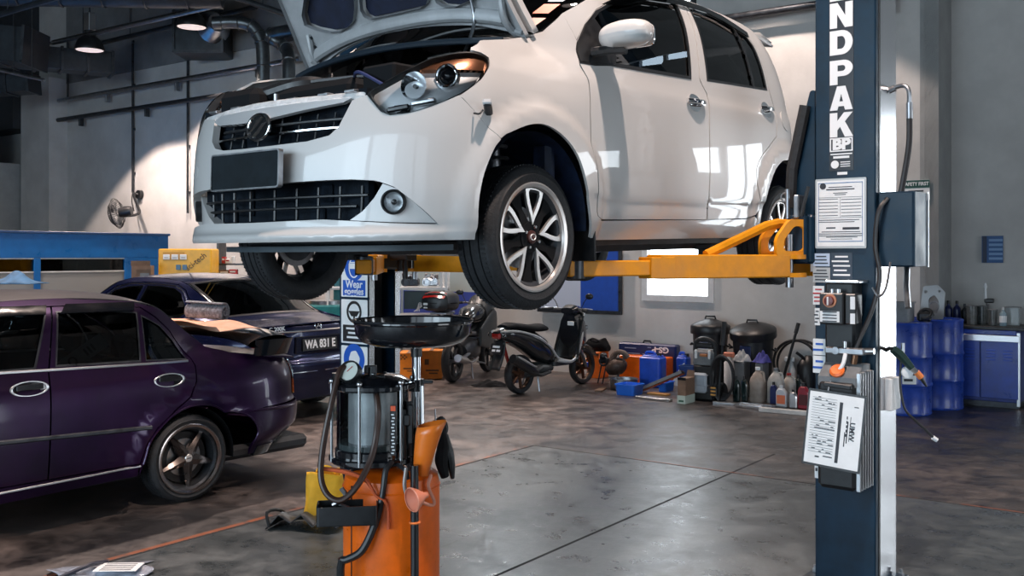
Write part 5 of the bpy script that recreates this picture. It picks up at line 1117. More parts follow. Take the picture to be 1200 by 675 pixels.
# ---------------------------------------------------------------- far column
def far_column():
    O0 = Vector((-.958, 6.6, 0)); root = thing('lift_column', 'lift column of the far side carrying blue and white safety signs', 'car lift', O0, -AL)
    MB().box((-.29, .14, 2.1), (.02, .28, 4.2)).box((-.15, .01, 2.1), (.29, .02, 4.2)).box((-.15, .27, 2.1), (.29, .02, 4.2)).build('column_plate', M_NAVY, root)
    MB().box((-.006, .022, 2.1), (.012, .044, 4.2)).build('column_flange', M_CSTEEL, root); MB().box((-.006, .262, 2.1), (.012, .046, 4.2)).build('column_flange', M_CSTEEL, root)
    MB().box((-.16, .14, 2.1), (.16, .10, 4.2)).build('column_core', M_MATT, root)
    MB().box((-.15, .14, .012), (.46, .48, .024), b=.004).build('base_plate', M_NAVY, root)
    cg = MB().box((.05, .14, 1.66), (.14, .30, .20), b=.012).build('carriage', M_BLACK, root)
    solid_arm(root, (.10, -.05), (1.06, -1.02), 1.60, False); solid_arm(root, (.10, .33), (1.08, .31), 1.60, False)
    MB().plate(rrect(.16, .12, .02), [rrect(.11, .07, .015)], .06, frame((.16, -.13, 1.60), (.70, -.71, 0), (0, 0, 1)) @ RZ(90)).build('arm_end_plate', M_LIFTO, root)
    MB().cyl((.24, .05, 1.55), (.24, .05, 1.72), .02).cyl((.32, .02, 1.5), (.32, .02, 1.72), .016).box((.28, .04, 1.64), (.16, .10, .04), b=.006).build('arm_lock', M_BLACK, cg)
    return root, O0
far_root, FO = far_column()
FAR_M = Matrix.Translation(FO) @ Matrix.Rotation(-AL, 4, 'Z')
def sign(label, py0, py1, draw):
    k = (417-600)/FPX; Y = FO.y-.6287*(-.15); z1 = CAMZ-(py0-300)/FPX*Y; z0 = CAMZ-(py1-300)/FPX*Y
    s_ = thing('safety_sign', label, 'sign', FAR_M @ Vector((-.142, -.006, (z0+z1)/2)), -AL, 'safety signs on the far column')
    h = z1-z0; w = .262
    MB().prism(rrect(w, h, .008), .004, RX(90)).build('sign_board', M_PAPER, s_, smooth=0); draw(s_, w, h, RX(90) @ T(0, 0, .0045)); return s_
M_BT = mat('black_print', (.012, .012, .014), .5)
def s1(s_, w, h, F):
    MB().prism(circ(w*.37, 36), .001, F @ T(0, h*.20, 0)).build('blue_disc', M_SIGNB, s_, smooth=0)
    MB().plate([(p[0]*.75, p[1]) for p in circ(w*.27, 30)], [[(p[0]*.72, p[1]) for p in circ(w*.235, 30)]], .001, F @ T(0, h*.18, .0015)).box((0, h*.215, .002), (w*.40, w*.14, .001), F).box((0, h*.30, .002), (w*.30, w*.03, .001), F).build('head_pictogram', M_WHITE, s_, smooth=0)
    MB().box((0, -h*.29, .0005), (w*.86, h*.36, .001), F).build('blue_field', M_SIGNB, s_, smooth=0)
    MB().text('Wear', .072, F @ T(0, -h*.21, .0015), .001, .0012).text('goggles', .066, F @ T(0, -h*.375, .0015), .001, .0012).build('sign_lettering', M_WHITE, s_, smooth=0)
def s2(s_, w, h, F):
    MB().torus(w*.25, .010, 36, 8, F @ T(0, h*.22, .001) @ Matrix.Diagonal((1, 1, .15, 1))).prism([(-w*.22, .0), (w*.22, 0), (w*.10, -w*.14), (-w*.10, -w*.14)], .001, F @ T(0, h*.24, 0)).box((0, h*.12, .0005), (w*.06, h*.1, .001), F).build('wheel_pictogram', M_BT, s_, smooth=0)
    MB().box((0, -h*.27, .0005), (w*.86, h*.38, .001), F).build('black_field', M_BT, s_, smooth=0)
    q = MB()
    for i, ww in enumerate((.6, .45, .55)): q.box((0, -h*(.16+.10*i), .0015), (w*ww, h*.045, .001), F)
    q.build('sign_print', M_WHITE, s_, smooth=0)
def s3(s_, w, h, F):
    MB().prism(circ(w*.40, 36), .001, F @ T(0, h*.20, 0)).build('blue_disc', M_SIGNB, s_, smooth=0)
    MB().prism(rpoly([(-.04, -.05), (.045, -.05), (.06, .01), (.02, .06), (-.03, .05), (-.05, 0)], .012), .001, F @ T(0, h*.2, .0015)).build('glove_pictogram', M_WHITE, s_, smooth=0)
    MB().box((0, -h*.32, .0005), (w*.86, h*.28, .001), F).build('blue_field', M_SIGNB, s_, smooth=0)
sign('white safety sign with a goggled head over the words Wear goggles', 297.5, 348, s1)
sign('white safety sign with a black steering wheel above a black panel', 351, 402.5, s2)
sign('safety sign lowest on the far column, partly behind the pressure gauge', 405.5, 456, s3)
# ================================================================ waste oil drainer
def drainer():
    Y0 = 4.1; c = at(459, 300, Y0); root = thing('oil_drainer', 'orange wheeled waste oil drainer with a raised black catch pan', 'oil drainer', (c.x, Y0, 0), 0)
    s = Y0/FPX
    def q(px, py, dy=0.0):
        Y = Y0+dy; return Vector(((px-600)/FPX*Y-c.x, dy, CAMZ-(py-300)/FPX*Y))
    zt = q(459, 549).z
    tank = MB().lathe([(0, .13), (.17, .13), (.197, .155), (.20, .18), (.20, zt-.06), (.192, zt-.02), (.165, zt), (0, zt+.008)], 48).build('tank', M_ORANGE, root)
    MB().torus(.2, .004, 48, 6, T(0, 0, .70)).build('tank_weld', M_ORANGE, tank); MB().cyl((-.145, -.139, .16), (-.145, -.139, zt-.04), .003, n=6).build('tank_seam', M_BLACK, tank)
    for a in (35, 145, 215, 325):
        x, y = .17*math.cos(R(a)), .17*math.sin(R(a)); w_ = MB().lathe([(0, -.018), (.05, -.018), (.055, -.01), (.055, .01), (.05, .018), (0, .018)], 24, T(x, y, .055) @ RX(90)).build('caster', M_RUB, root); MB().box((x, y, .125), (.05, .06, .03), b=.004).box((x, y+.026, .09), (.03, .004, .09)).box((x, y-.026, .09), (.03, .004, .09)).build('caster_fork', M_STEEL, w_)
    # chamber
    cx = q(437.5, 0).x; z0, z1 = q(437, 531).z, q(437, 452).z; G = T(cx, -.02, 0)
    MB().lathe([(.148, z0), (.148, z1)], 40, G, False).build('sight_glass', G_CLEAR, root)
    MB().lathe([(0, z0+.004), (.142, z0+.004), (.142, z0+.055), (0, z0+.055)], 36, G).build('oil', mat('used_oil', (.07, .085, .085), .15), root)
    MB().lathe([(.10, z0+.04), (.10, z1-.0)], 30, G, False).build('inner_cylinder', mat('grey_sleeve', (.30, .31, .31), .35, .2, var=.25, scale=9), root)
    lobes = [((.172+.010*max(0, math.cos(6*a))**2)*math.cos(a), (.172+.010*max(0, math.cos(6*a))**2)*math.sin(a)) for a in np.linspace(0, 2*math.pi, 96, endpoint=False)]
    MB().prism(lobes, .030, G, z0-.028, .006).lathe([(.155, z0-.02), (.155, z0+.028), (.149, z0+.034)], 40, G, False).build('chamber_base', M_BLACKG, root)
    MB().prism(lobes, .026, G, z1-.006, .006).lathe([(.165, z1+.02), (.12, z1+.045), (.05, z1+.055), (0, z1+.055)], 40, G).build('chamber_lid', M_BLACKG, root)
    for k in range(6):
        a = R(60*k-100); p = Vector((cx+.170*math.cos(a), -.02+.170*math.sin(a), 0)); MB().cyl((p.x, p.y, z0-.02), (p.x, p.y, z1+.03), .006, n=8).ball((p.x, p.y, z1+.03), .012, 10, 6).build('tie_rod', M_ALU, root)
    sx_ = q(461, 0, -.165).x; sc = MB().box((sx_, -.174, (q(0, 467).z+q(0, 524).z)/2), (.022, .004, q(0, 467).z-q(0, 524).z), b=.001).build('level_scale', M_BLACK, root)
    for i in range(13): MB().box((sx_+(.002 if i % 2 else -.002), -.1775, q(0, 478+3.6*i).z), (.011, .001, .005)).build('scale_mark', M_WHITE, sc, smooth=0)
    MB().box((sx_, -.1775, q(0, 471).z), (.02, .002, .02)).build('scale_top', mat('orange_red', (.75, .10, .03), .4), sc)
    # manifold, gauge
    g = q(410, 436, -.12); mf = MB().cyl(q(393, 444, -.10), q(432, 445, -.08), .016, n=12).cyl(q(410, 446, -.09), q(410, 458, -.03), .020, n=12).cyl(q(394, 437, -.1), q(394, 452, -.1), .018, n=10).build('manifold', M_BLACKG, root)
    F = frame(g, (-.30, -.75, .42)); MB().lathe([(.046, -.02), (.048, .008), (.044, .016), (.040, .012)], 32, F, False).lathe([(0, -.02), (.046, -.02)], 32, F, False).build('gauge_case', M_BLACK, mf); MB().lathe([(0, .004), (.041, .004)], 32, F, False).build('gauge_face', mat('gauge_face', (.62, .66, .60), .4), mf); MB().box((.008, .008, .006), (.03, .003, .001), F @ RZ(40)).build('gauge_needle', M_RED, mf)
    MB().cyl(q(429, 444, -.09), q(444, 446, -.09), .009, n=8).cyl(q(441, 443, -.09), q(451, 441, -.09), .010, n=8).cyl(q(434, 430, -.06), q(434, 447, -.06), .010, n=8).cyl(q(438, 428, -.05), q(438, 445, -.05), .012, n=8).build('tap', M_CHROME, mf); MB().box(q(434, 433, -.06), (.05, .014, .035), b=.004).build('tap_lever', M_BLACK, mf)
    # pole and pan
    px_ = q(488, 0, .03).x
    MB().cyl((px_, .03, q(0, 520, .03).z), (px_, .03, q(0, 405, .03).z), .019, n=16).build('pan_pole', M_CHROME, root)
    MB().cyl((px_, .03, zt-.02), (px_, .03, q(0, 500, .03).z), .024, n=16).build('pole_sleeve', M_BLACK, root)
    MB().cyl((px_, .03, q(0, 458, .03).z), (px_, .03, q(0, 444, .03).z), .032, n=18).box((px_, .02, q(0, 447, .03).z), (.14, .014, .014), b=.003).build('pole_clamp', M_BLACKG, root)
    MB().cyl((px_+.028, .0, q(0, 520).z), (px_+.024, .0, q(0, 452).z), .010, n=10).build('drain_pipe', M_CHROME, root); MB().cyl((px_, .03, q(0, 418, .03).z), (px_, .03, q(0, 398, .03).z), .024, n=14).build('pole_top', M_BLACK, root)
    zr, zb = q(0, 376).z, q(0, 406).z; P_ = T(q(484, 0, .03).x, .03, 0)
    MB().lathe([(.03, zb), (.17, zb+.004), (.215, zb+.02), (.240, zb+.05), (.246, zr-.012), (.252, zr-.006), (.252, zr+.004), (.246, zr+.007), (.239, zr), (.233, zb+.055), (.205, zb+.028), (.16, zb+.014), (0, zb+.010)], 64, P_).build('catch_pan', M_BLACKG, root)
    MB().lathe([(.08, zb+.016), (.09, zb+.03), (.11, zr-.02)], 24, P_ @ T(-.10, .02, 0), False).build('pan_strainer', M_BLACK, root)
    MB().torus(.2525, .0035, 64, 6, P_ @ T(0, 0, zr+.003)).build('pan_rim', M_DSTEEL, root)
    # lance tube, tool rail on the right
    MB().cyl(q(485.5, 545, -.205), q(486, 700, -.205), .017, n=12).build('lance_tube', M_BLACKG, root); MB().torus(.019, .005, 18, 6, Matrix.Translation(q(486, 612, -.205))).build('tube_clamp', mat('orange_clip', (.8, .2, .05), .4), root)
    MB().box(q(481, 497, -.1), (.022, .02, .16), b=.004).box(q(477, 492, -.1), (.03, .03, .05), b=.006).cyl(q(474, 480, -.1), q(474, 545, -.1), .010, n=8).cyl(q(480, 470, -.05), q(480, 560, -.05), .012, n=8).build('tool_rail', M_BLACK, root)
    # tool tray with handle
    tz = q(408, 598, -.26); tr = MB().prism(rrect(.235, .12, .012), .004, Matrix.Translation(q(407, 612, -.24)) @ RZ(8)).build('tool_tray', M_BLACK, root)
    M0 = Matrix.Translation(q(407, 612, -.24)) @ RZ(8); MB().plate(rrect(.235, .12, .012), [rrect(.225, .11, .010)], .075, M0).build('tray_side', M_BLACK, tr)
    MB().tube([q(390, 592, -.26), q(405, 582, -.26), q(400, 572, -.26)], .010, 8, sp=4).tube([q(396, 590, -.22), q(415, 597, -.24), q(420, 604, -.26)], .006, 6).build('hose_nozzle', M_STEEL, root)
    # orange lever
    MB().tube([q(376, 549, -.20), q(405, 553, -.21), q(428, 562, -.215), q(440, 580, -.22), q(453, 590, -.21), q(455, 620, -.215)], [.014, .016, .014, .010, .012, .012], 8, sp=5, flat=.6).build('suction_lever', mat('orange_lever', (.72, .14, .05), .4), root)
    # hoses
    MB().tube([q(404, 430, -.10), q(398, 436, -.12), q(389, 470, -.16), q(379, 520, -.20), q(376, 558, -.24), q(384, 580, -.26), q(400, 586, -.27), q(418, 570, -.26), q(434, 540, -.22), q(441, 510, -.19), q(443, 480, -.18), q(440, 458, -.14), q(434, 447, -.10)], .0125, 10, sp=8).build('suction_hose', mat('brown_black_hose', (.045, .022, .016), .35), root)
    hz = [q(459, 541, -.16), q(452, 552, -.19), q(448, 580, -.21), q(440, 612, -.22), q(425, 644, -.23), q(408, 655, -.23), q(400, 656, -.225)]
    MB().tube(hz, [.013, .013, .012, .016, .016, .015, .014], 10, sp=8).build('discharge_hose', M_RUBS, root); MB().tube([q(401, 655, -.225), q(399, 665, -.22), q(399, 690, -.22)], .016, 10).build('hose_spout', M_BLACK, root)
    MB().tube([q(412, 552, -.05), q(430, 546, -.02), q(455, 541, -.1), q(474, 550, -.18), q(478, 562, -.2)], .009, 8, sp=6).build('return_hose', M_DSTEEL, root)
    MB().tube([q(476, 548, -.215), q(474, 570, -.225), q(480, 586, -.23), q(490, 590, -.23)], .008, 8, sp=6).build('coiled_lead', mat('grey_spring_hose', (.22, .20, .19), .4, .6), root)
    MB().tube([q(505, 556, -.12), q(502, 570, -.14), q(509, 588, -.15), q(505, 592, -.16), q(493, 588, -.2)], .007, 8, sp=5).build('hook_wire', mat('pale_orange_plastic', (.72, .30, .20), .45), root)
    return root, q
dr, DQ = drainer()
dloc = dr.location
def dq(px, py, dy): return DQ(px, py, dy)+dloc
f1 = thing('funnel', 'tall orange scoop funnel standing in the rail of the oil drainer', 'funnel', dq(493, 556, -.15), 0)
F = frame((0, 0, 0), (.16, 0, 1)); h_ = (dq(500, 500, 0)-dq(495, 556, 0)).length
mb = MB().lathe([(.030, 0), (.040, h_*.45), (.056, h_*.80), (.062, h_*.98)], 30, F, False)
mb.v = [(x+max(0, z-h_*.6)*.20, y, z+(.35*(x+.0) if z > h_*.7 else 0)) for x, y, z in mb.v]
mb.build('funnel_body', mat('orange_funnel', (.85, .20, .02), .3, coat=.3), f1, solid=.003)
f2 = thing('funnel', 'small peach coloured funnel hanging on the front of the orange drainer tank', 'funnel', dq(482, 586, -.30), 0)
MB().lathe([(.045, 0), (.048, .004), (.034, .03), (.012, .06), (.010, .075)], 30, frame((0, 0, 0), (.75, .62, .12)), False).build('funnel_cone', mat('peach_funnel', (.75, .27, .17), .45), f2, solid=.003)
gl = thing('work_gloves', 'black work gloves hanging at the right of the oil drainer beside the tall funnel', 'gloves', dq(516, 530, .02), 0)
MB().tube([(0, 0, .115), (.012, -.01, .04), (.005, -.015, -.03), (.02, -.01, -.10)], [.018, .032, .040, .026], 10, sp=5, flat=.7).build('glove', M_MATT, gl)
MB().tube([(.02, .03, .07), (.035, .02, .0), (.045, .02, -.06), (.05, .02, -.115)], [.016, .028, .024, .012], 10, sp=5, flat=.7).build('glove', M_BLACK, gl)
cz = thing('coiled_cable', 'coil of black cable hooked over the top of the drainer rail', 'cable', dq(514, 503, .08), 0)
for k in range(4): MB().torus(.032+.004*k, .007, 24, 6, T(0, .012*k, 0) @ RX(70+12*k) @ RY(20*k)).build('cable_loop', M_RUBS, cz)
MB().cyl((-.012, 0, .02), (-.015, 0, .085), .003, n=6).build('cable_tip', M_STEEL, cz)
# ================================================================ things along the walls
RR = ROOM_ROT
def rthing(name, label, cat, loc, group=None, rz=0.0): return thing(name, label, cat, loc, RR+R(rz), group)
def loft(mb, secs, n=20, e=2.4, M=None):
    """body through rounded cross-sections (x, y centre, z centre, half width, half height)"""
    vs = []
    for (x, y, z, w, h) in secs:
        for k in range(n):
            a = 2*math.pi*k/n; c, s_ = math.cos(a), math.sin(a)
            vs.append((x, y+w*math.copysign(abs(c)**(2/e), c), z+h*math.copysign(abs(s_)**(2/e), s_)))
    fs = [(i*n+k, i*n+(k+1) % n, (i+1)*n+(k+1) % n, (i+1)*n+k) for i in range(len(secs)-1) for k in range(n)]
    fs += [tuple(range(n)), tuple((len(secs)-1)*n+k for k in range(n-1, -1, -1))]
    return mb.add(vs, fs, M)
def wpt(px, z, off): 
    d = Vector(((px-600)/FPX, 1, 0)); u = (RA_BACK-off)/d.dot(AX); p = d*u; p.z = z; return p
# ---- pipes and conduits on the back wall
z1, z2 = wall_z(140, 109), wall_z(480, 82)
def wall_pipe(label, px0, px1, z, r, m, off=.20):
    p = thing('service_pipe', label, 'pipe', wpt(px0, z, off), RR); Ln = (wpt(px1, z, off)-wpt(px0, z, off)).length
    MB().cyl((0, 0, 0), (Ln, 0, 0), r, n=12).build('pipe_run', m, p); k = 0.8
    while k < Ln: MB().box((k, .06, -.09), (.05, .10, .20), b=.005).build('pipe_bracket', m, p); k += 2.4
wall_pipe('upper grey pipe along the back wall ending behind the round air ducts', 30, 352, z1, .045, M_STEEL)
wall_pipe('lower long dark pipe along the back wall passing behind the raised car', 4, 1100, z2, .045, M_DSTEEL, .22)
for i, (px, zt, zb, lb) in enumerate(((155.5, wall_z(155, 52), wall_z(156, 226), 'thin vertical conduit running down the wall to the fan'), (220, wall_z(220, 55), wall_z(221, 250), 'thin vertical conduit on the wall left of the raised car'))):
    c = thing('conduit', lb, 'conduit', wpt(px, zb, .05), RR); MB().cyl((0, 0, 0), (0, 0, zt-zb), .024, n=8).build('conduit_run', M_DSTEEL, c)
    for k in range(4): MB().box((0, .02, .4+.9*k), (.06, .05, .05)).build('conduit_clip', M_DSTEEL, c)
j = thing('conduit', 'thin bent conduit beside the left wall pilaster', 'conduit', wpt(79.5, wall_z(80, 126)+.12, .12), RR); MB().tube([(0, 0, 0), (0, 0, wall_z(80, 55)-wall_z(80, 122)), (-.1, 0, wall_z(80, 50)-wall_z(80, 122)), (-1.2, 0, wall_z(80, 50)-wall_z(80, 122))], .022, 8).build('conduit_run', M_DSTEEL, j)
# ---- wall fan
fp = on_wall(163, 228, .05); fan = rthing('fan', 'black wall fan with a round cage on the back wall', 'fan', fp)
def fq(px, py, off): return Matrix.Rotation(-RR, 4, 'Z') @ (on_wall(px, py, off)-fp)
MB().cyl((0, .05, 0), (0, -.03, 0), .09, n=16).build('wall_plate', M_BLACK, fan)
MB().tube([(0, 0, 0), (.0, -.12, -.02), fq(163, 246, .30), fq(161, 251, .42), fq(150, 253, .60)], .028, 8, sp=5).build('fan_arm', M_BLACK, fan)
F = frame(fq(137, 250, .85), Vector((-.80, -.56, -.18)), (0, 0, 1))
MB().lathe([(.02, -.30), (.09, -.29), (.11, -.18), (.09, -.06), (0, -.05)], 20, F).build('fan_motor', M_BLACK, fan)
cg = MB()
for k in range(40): cg.tube([(.05*math.cos(2*math.pi*k/40), .05*math.sin(2*math.pi*k/40), .10), (.20*math.cos(2*math.pi*k/40), .20*math.sin(2*math.pi*k/40), .09), (.29*math.cos(2*math.pi*k/40), .29*math.sin(2*math.pi*k/40), .0), (.20*math.cos(2*math.pi*k/40), .20*math.sin(2*math.pi*k/40), -.08)], .0055, 4, M=F)
cg.torus(.29, .012, 40, 6, F).torus(.2, .007, 36, 6, F @ T(0, 0, .09)).lathe([(0, .105), (.06, .10), (.06, .09)], 20, F, False).build('fan_cage', M_BLACK, fan)
for k in range(3): MB().surf(lambda a, b: (lambda r, t: (r*math.cos(t), r*math.sin(t), .03*(b-.5)*2))(.05+.20*a, R(120*k)+(b-.5)*1.2), 6, 5, F).build('fan_blade', M_GREYP, fan, solid=.004)
MB().tube([fq(155.5, 224, .1), fq(154.5, 236, .3), fq(157, 247, .4)], .012, 6, sp=4).build('fan_cord', M_BLACK, fan)
# ---- high-bay lamps; the two in view, plus unseen ones, some added to brighten wall and car
def high_bay(loc, label, power, col, ang, group='high bay lamps'):
    l = thing('pendant_lamp', label, 'lamp', loc, RR, group)
    MB().lathe([(.255, -.02), (.262, .0), (.25, .06), (.20, .17), (.11, .245), (.09, .26)], 40, None, False).lathe([(.245, -.01), (.24, .05), (.19, .16), (.10, .235), (0, .24)], 40, None, False).build('lamp_shade', M_BLACK, l)
    MB().lathe([(.09, .26), (.10, .27), (.10, .34), (.05, .36), (0, .36)], 24).build('lamp_cap', M_BLACK, l)
    MB().box((0, 0, .50), (.20, .14, .32), b=.01).build('ballast_box', M_ALU, l); MB().cyl((0, 0, .64), (0, 0, H_ROOF-.8-loc.z), .012, n=8).build('lamp_rod', M_DSTEEL, l)
    MB().lathe([(.0, -.012), (.235, -.012), (.24, .0)], 36, None, False).build('lamp_lens', mat('lamp_glow', (.9, .85, .8), .5, emit=(1, .80, .74, .55)), l)
    q = lamp_light(loc+Vector((0, 0, -.06)), power, col, ang)
    return l
WARM = (1, .80, .70)
lamp_a = at(105, 58, 18.0); lamp_b = at(224.5, 31, 17.0)
high_bay(lamp_a, 'left of the two black high bay lamps under the roof', 800, WARM, 100)
high_bay(lamp_b, 'right of the two black high bay lamps, in front of the square ducting', 1000, WARM, 112)
for rb, ra, pw, an in ((4.6, 10.3, 380, 100), (9.6, 10.45, 700, 100), (8.7, 4.7, 1900, 76), (3.6, 5.0, 700, 78), (.7, 2.9, 1250, 84), (13.5, 4.7, 1200, 90), (18.5, 4.5, 900, 100)):
    high_bay(room(ra, rb, 6.9 if ra < 9 else 5.8), 'unseen black high bay lamp under the roof, apart from the two near the ducts', pw, WARM, an)
# ---- air handling box and ducts, top left
def ceil_box(name, label, px0, py0, px1, py1, Y, depth, m, cat, tap=None):
    p0, p1 = at(px0, py0, Y), at(px1, py1, Y); c = (p0+p1)/2; o = thing(name, label, cat, (c.x, c.y, c.z), RR*0)
    MB().box((0, depth/2, 0), (p1.x-p0.x, depth, p0.z-p1.z), b=.02).build('casing', m, o)
    MB().plate(rrect(p1.x-p0.x, p0.z-p1.z, .02), [rrect((p1.x-p0.x)*.9, (p0.z-p1.z)*.86, .02)], .03, RX(90)).build('casing_frame', M_DSTEEL, o); return o, p1.x-p0.x, p0.z-p1.z
M_DUCT = mat('dark_duct_metal', (.035, .042, .050), .45, .5, var=.3, scale=5)
o, w, h = ceil_box('exhaust_fan_box', 'square dark fan box with grey round outlet under the roof, left of the hood', 202, 12, 262, 62, 17.7, .7, M_DUCT, 'fan box')
MB().lathe([(.30, 0), (.16, .30)], 28, frame((w*.30, -.0, h*.10), (.6, -1, .1)), True).build('outlet_cone', M_STEEL, o)
def duct(label, pts, r, m=M_STEEL):
    c = pts[0]; d = thing('air_duct', label, 'duct', c, 0); loc = [p-c for p in pts]
    P = spline(loc, 5); MB().tube(P, r, 18).build('duct_pipe', m, d)
    L_ = len(P)
    for k in range(2, L_-1, 4): MB().torus(r+.006, .012, 24, 6, frame(P[k], P[k+1]-P[k-1])).build('duct_seam', m, d)
    return d
M_DUCTR = mat('round_duct_metal', (.15, .165, .175), .36, .85, var=.25, scale=6)
duct('round metal duct bending down from the fan box, left of a second one', [at(250, 27, 17.1), at(276, 26, 17.1), at(294, 30, 17.1), at(304, 42, 17.1), at(308, 60, 17.1), at(308.5, 120, 17.1), at(308.5, 250, 17.1)], .115, M_DUCTR)
duct('round metal duct bending down beside the open hood, right of another one', [at(395, 30, 15.6), at(360, 33, 16.4), at(318, 40, 16.9), at(322, 47, 16.9), at(333, 54, 16.9), at(338, 66, 16.4), at(338.5, 110, 16.3), at(338.5, 240, 16.3)], .105, M_DUCTR)
def box_duct(label, a, b, w, h, m=M_DUCT):
    c = (a+b)/2; d = thing('square_duct', label, 'duct', c, 0); v = b-a; F = frame((0, 0, 0), v, (0, 0, 1)); Ln = v.length
    MB().box((0, 0, 0), (h, w, Ln), F, .01).build('duct_run', m, d)
    for k in (-.5, -.17, .17, .5): MB().box((0, 0, Ln*k*.98), (h+.05, w+.05, .05), F).build('duct_flange', M_DSTEEL, d)
box_duct('big square duct at the left edge under the roof', at(-60, 50, 17.5), at(42, 58, 17.5), .9, .62)
box_duct('smaller square duct beyond the big one, over the pilaster', at(40, 68, 18.3), at(131, 76, 19.0), .5, .40)
box_duct('low square duct stub below the big duct at the left edge', at(-40, 104, 19.5), at(40, 98, 19.5), .5, .34)
tp = thing('air_duct', 'wide round duct crossing the top edge of the view', 'duct', at(185, -12, 15.5), 0); MB().cyl((-2.6, 0, 0), (.9, .4, .05), .25, n=24).build('duct_pipe', M_DUCT, tp)
for k in range(5): MB().torus(.255, .012, 24, 6, frame((-2.2+.65*k, .05*k, 0), (3.5, .4, .05))).build('duct_seam', M_DSTEEL, tp)
for i, (a, b, lb) in enumerate(((at(-20, 78, 17), at(52, 94, 17), 'thin sprinkler pipe with a bend at the left edge'), (at(62, 50, 18.5), at(260, 5, 16), 'grey cable tray rising under the roof above the left lamp'), (at(120, 50, 19.5), at(300, 8, 17.0), 'dark tray under the roof between the left lamp and the fan box'), (at(-10, 20, 15), at(90, -10, 14), 'dark roof pipe over the big square duct'), (at(270, -5, 15.5), at(345, 20, 15.8), 'dark roof strut near the open hood'))):
    c = (a+b)/2; p = thing('roof_pipe', lb, 'pipe', c, 0); MB().cyl(a-c, b-c, .045 if i else .03, n=10).build('pipe_run', M_STEEL if i < 2 else M_DUCT, p)
    for k in (.2, .5, .8): q = a.lerp(b, k)-c; MB().cyl(q, q+Vector((0, 0, 1.2)), .008, n=6).build('pipe_hanger', M_DSTEEL, p)
# ---- blue spray booth at the left
b0 = room(6.2, 15.0); b1 = room(10.35, 15.0); Ln = 4.15; BZ = 2.01
bt = thing('spray_booth', 'bright blue booth wall with a strip of windows at the left edge', 'booth', b0, math.atan2(AX.y, AX.x))
# local x runs into the room depth (a), local y to the left (b)
wz0, wz1 = 1.40, 1.62
MB().box((Ln/2, .04, (wz1+BZ)/2), (Ln, .08, BZ-wz1), b=.006).box((Ln-.42, .04, wz1/2), (.84, .08, wz1), b=.006).box((.84+.97, .04, wz1/2), (.10, .08, wz1), b=.004).build('blue_panel', M_BOOTH, bt)
MB().box((Ln/2, .03, BZ+.01), (Ln+.04, .12, .04), b=.005).build('top_rail', mat('booth_dark_rail', (.006, .05, .16), .35), bt)
MB().box((1.66, .05, wz0/2), (3.3, .05, wz0)).build('grey_panel', mat('booth_grey_panel', (.27, .28, .28), .5), bt)
MB().box((1.66, .05, (wz0+wz1)/2), (3.3, .02, wz1-wz0)).build('booth_glass', G_TINT, bt)
for x0, x1, m in ((.3, 1.0, M_DARKW), (1.0, 1.06, M_WHITE), (1.1, 1.7, M_MATT), (1.95, 2.5, M_MATT), (2.55, 2.66, M_WHITE), (2.7, 3.1, M_GREYP), (3.12, 3.3, M_WHITE)):
    MB().box(((x0+x1)/2, .11, (wz0+wz1)/2), (x1-x0, .02, wz1-wz0-.01)).build('inner_panel', m, bt)
MB().box((1.66, .045, wz1-.005), (3.3, .06, .03)).box((1.66, .045, wz0), (3.3, .06, .02)).build('window_frame', M_TRIM, bt)
MB().box((Ln/2, 1.4, BZ-.02), (Ln, 2.7, .04)).box((Ln-.02, 1.4, BZ/2), (.04, 2.7, BZ)).build('booth_shell', M_BOOTH, bt)
# ---- orange machine with three meters, brown carton, shelf behind it
Ys = 14.3; c = at(216.5, 300, Ys); ms = thing('charger_machine', 'yellow orange machine cabinet with three small meters behind the blue sedan', 'machine', (c.x, c.y, 0), R(4))
zt = at(0, 291.5, Ys).z; MW = 61*Ys/FPX
MB().box((0, .25, zt/2+.04), (MW, .5, zt-.08), b=.015).build('machine_cabinet', M_YEL, ms); MB().box((0, .25, .04), (MW*.9, .45, .08)).build('machine_plinth', M_BLACK, ms)
MB().plate([(-.31, .0), (.0, .0), (.0, .12), (-.31, .12)], [], .004, T(0, -.002, zt-.17) @ RX(90)).build('meter_panel', mat('ochre_panel', (.55, .27, .02), .45), ms)
for k in range(3):
    MB().box((-.26+.12*k, -.008, zt-.12), (.095, .012, .075), b=.004).build('meter', M_PAPER, ms); MB().box((-.26+.12*k, -.016, zt-.13), (.06, .002, .006)).build('meter_needle', M_INK, ms)
for k in range(2): MB().box((-.09+.09*k, -.008, zt-.27), (.065, .012, .075), b=.004).build('switch_window', mat('switch_blue', (.03, .12, .22), .3), ms)
MB().text('sci-tech', .118, T(.16, -.004, zt-.19) @ RX(90) @ RZ(38), .003, .001, sx=.95).build('machine_lettering', mat('brown_print', (.10, .045, .005), .5), ms, smooth=0)
c = at(165, 300, 13.9); cn = thing('carton', 'open brown carton standing left of the yellow orange machine', 'carton', (c.x, c.y, 0), R(10)); zt = at(0, 306, 14.0).z
tb = thing('side_table', 'grey side table carrying the brown carton', 'table', (c.x, c.y+.05, 0), R(10)); MB().box((0, .2, zt-.28), (.28, .4, .03), b=.004).build('table_top', M_DSTEEL, tb)
for x in (-.12, .12):
    for y in (.03, .36): MB().box((x, y, (zt-.30)/2), (.03, .03, zt-.30)).build('leg', M_DSTEEL, tb)
cn.location.z = zt-.265; MB().box((0, .15, .10), (.26, .26, .20)).build('carton_body', M_CARD, cn); MB().box((0, -.02, .235), (.26, .006, .07), RX(0)).build('carton_flap', M_WOOD, cn); MB().box((.05, .01, .06), (.12, .01, .07)).build('carton_print', M_GREYP, cn)
c = at(273.5, 300, 14.9); sh = thing('storage_rack', 'dark storage rack with small red and white packs right of the yellow orange machine', 'rack', (c.x, c.y, 0), 0)
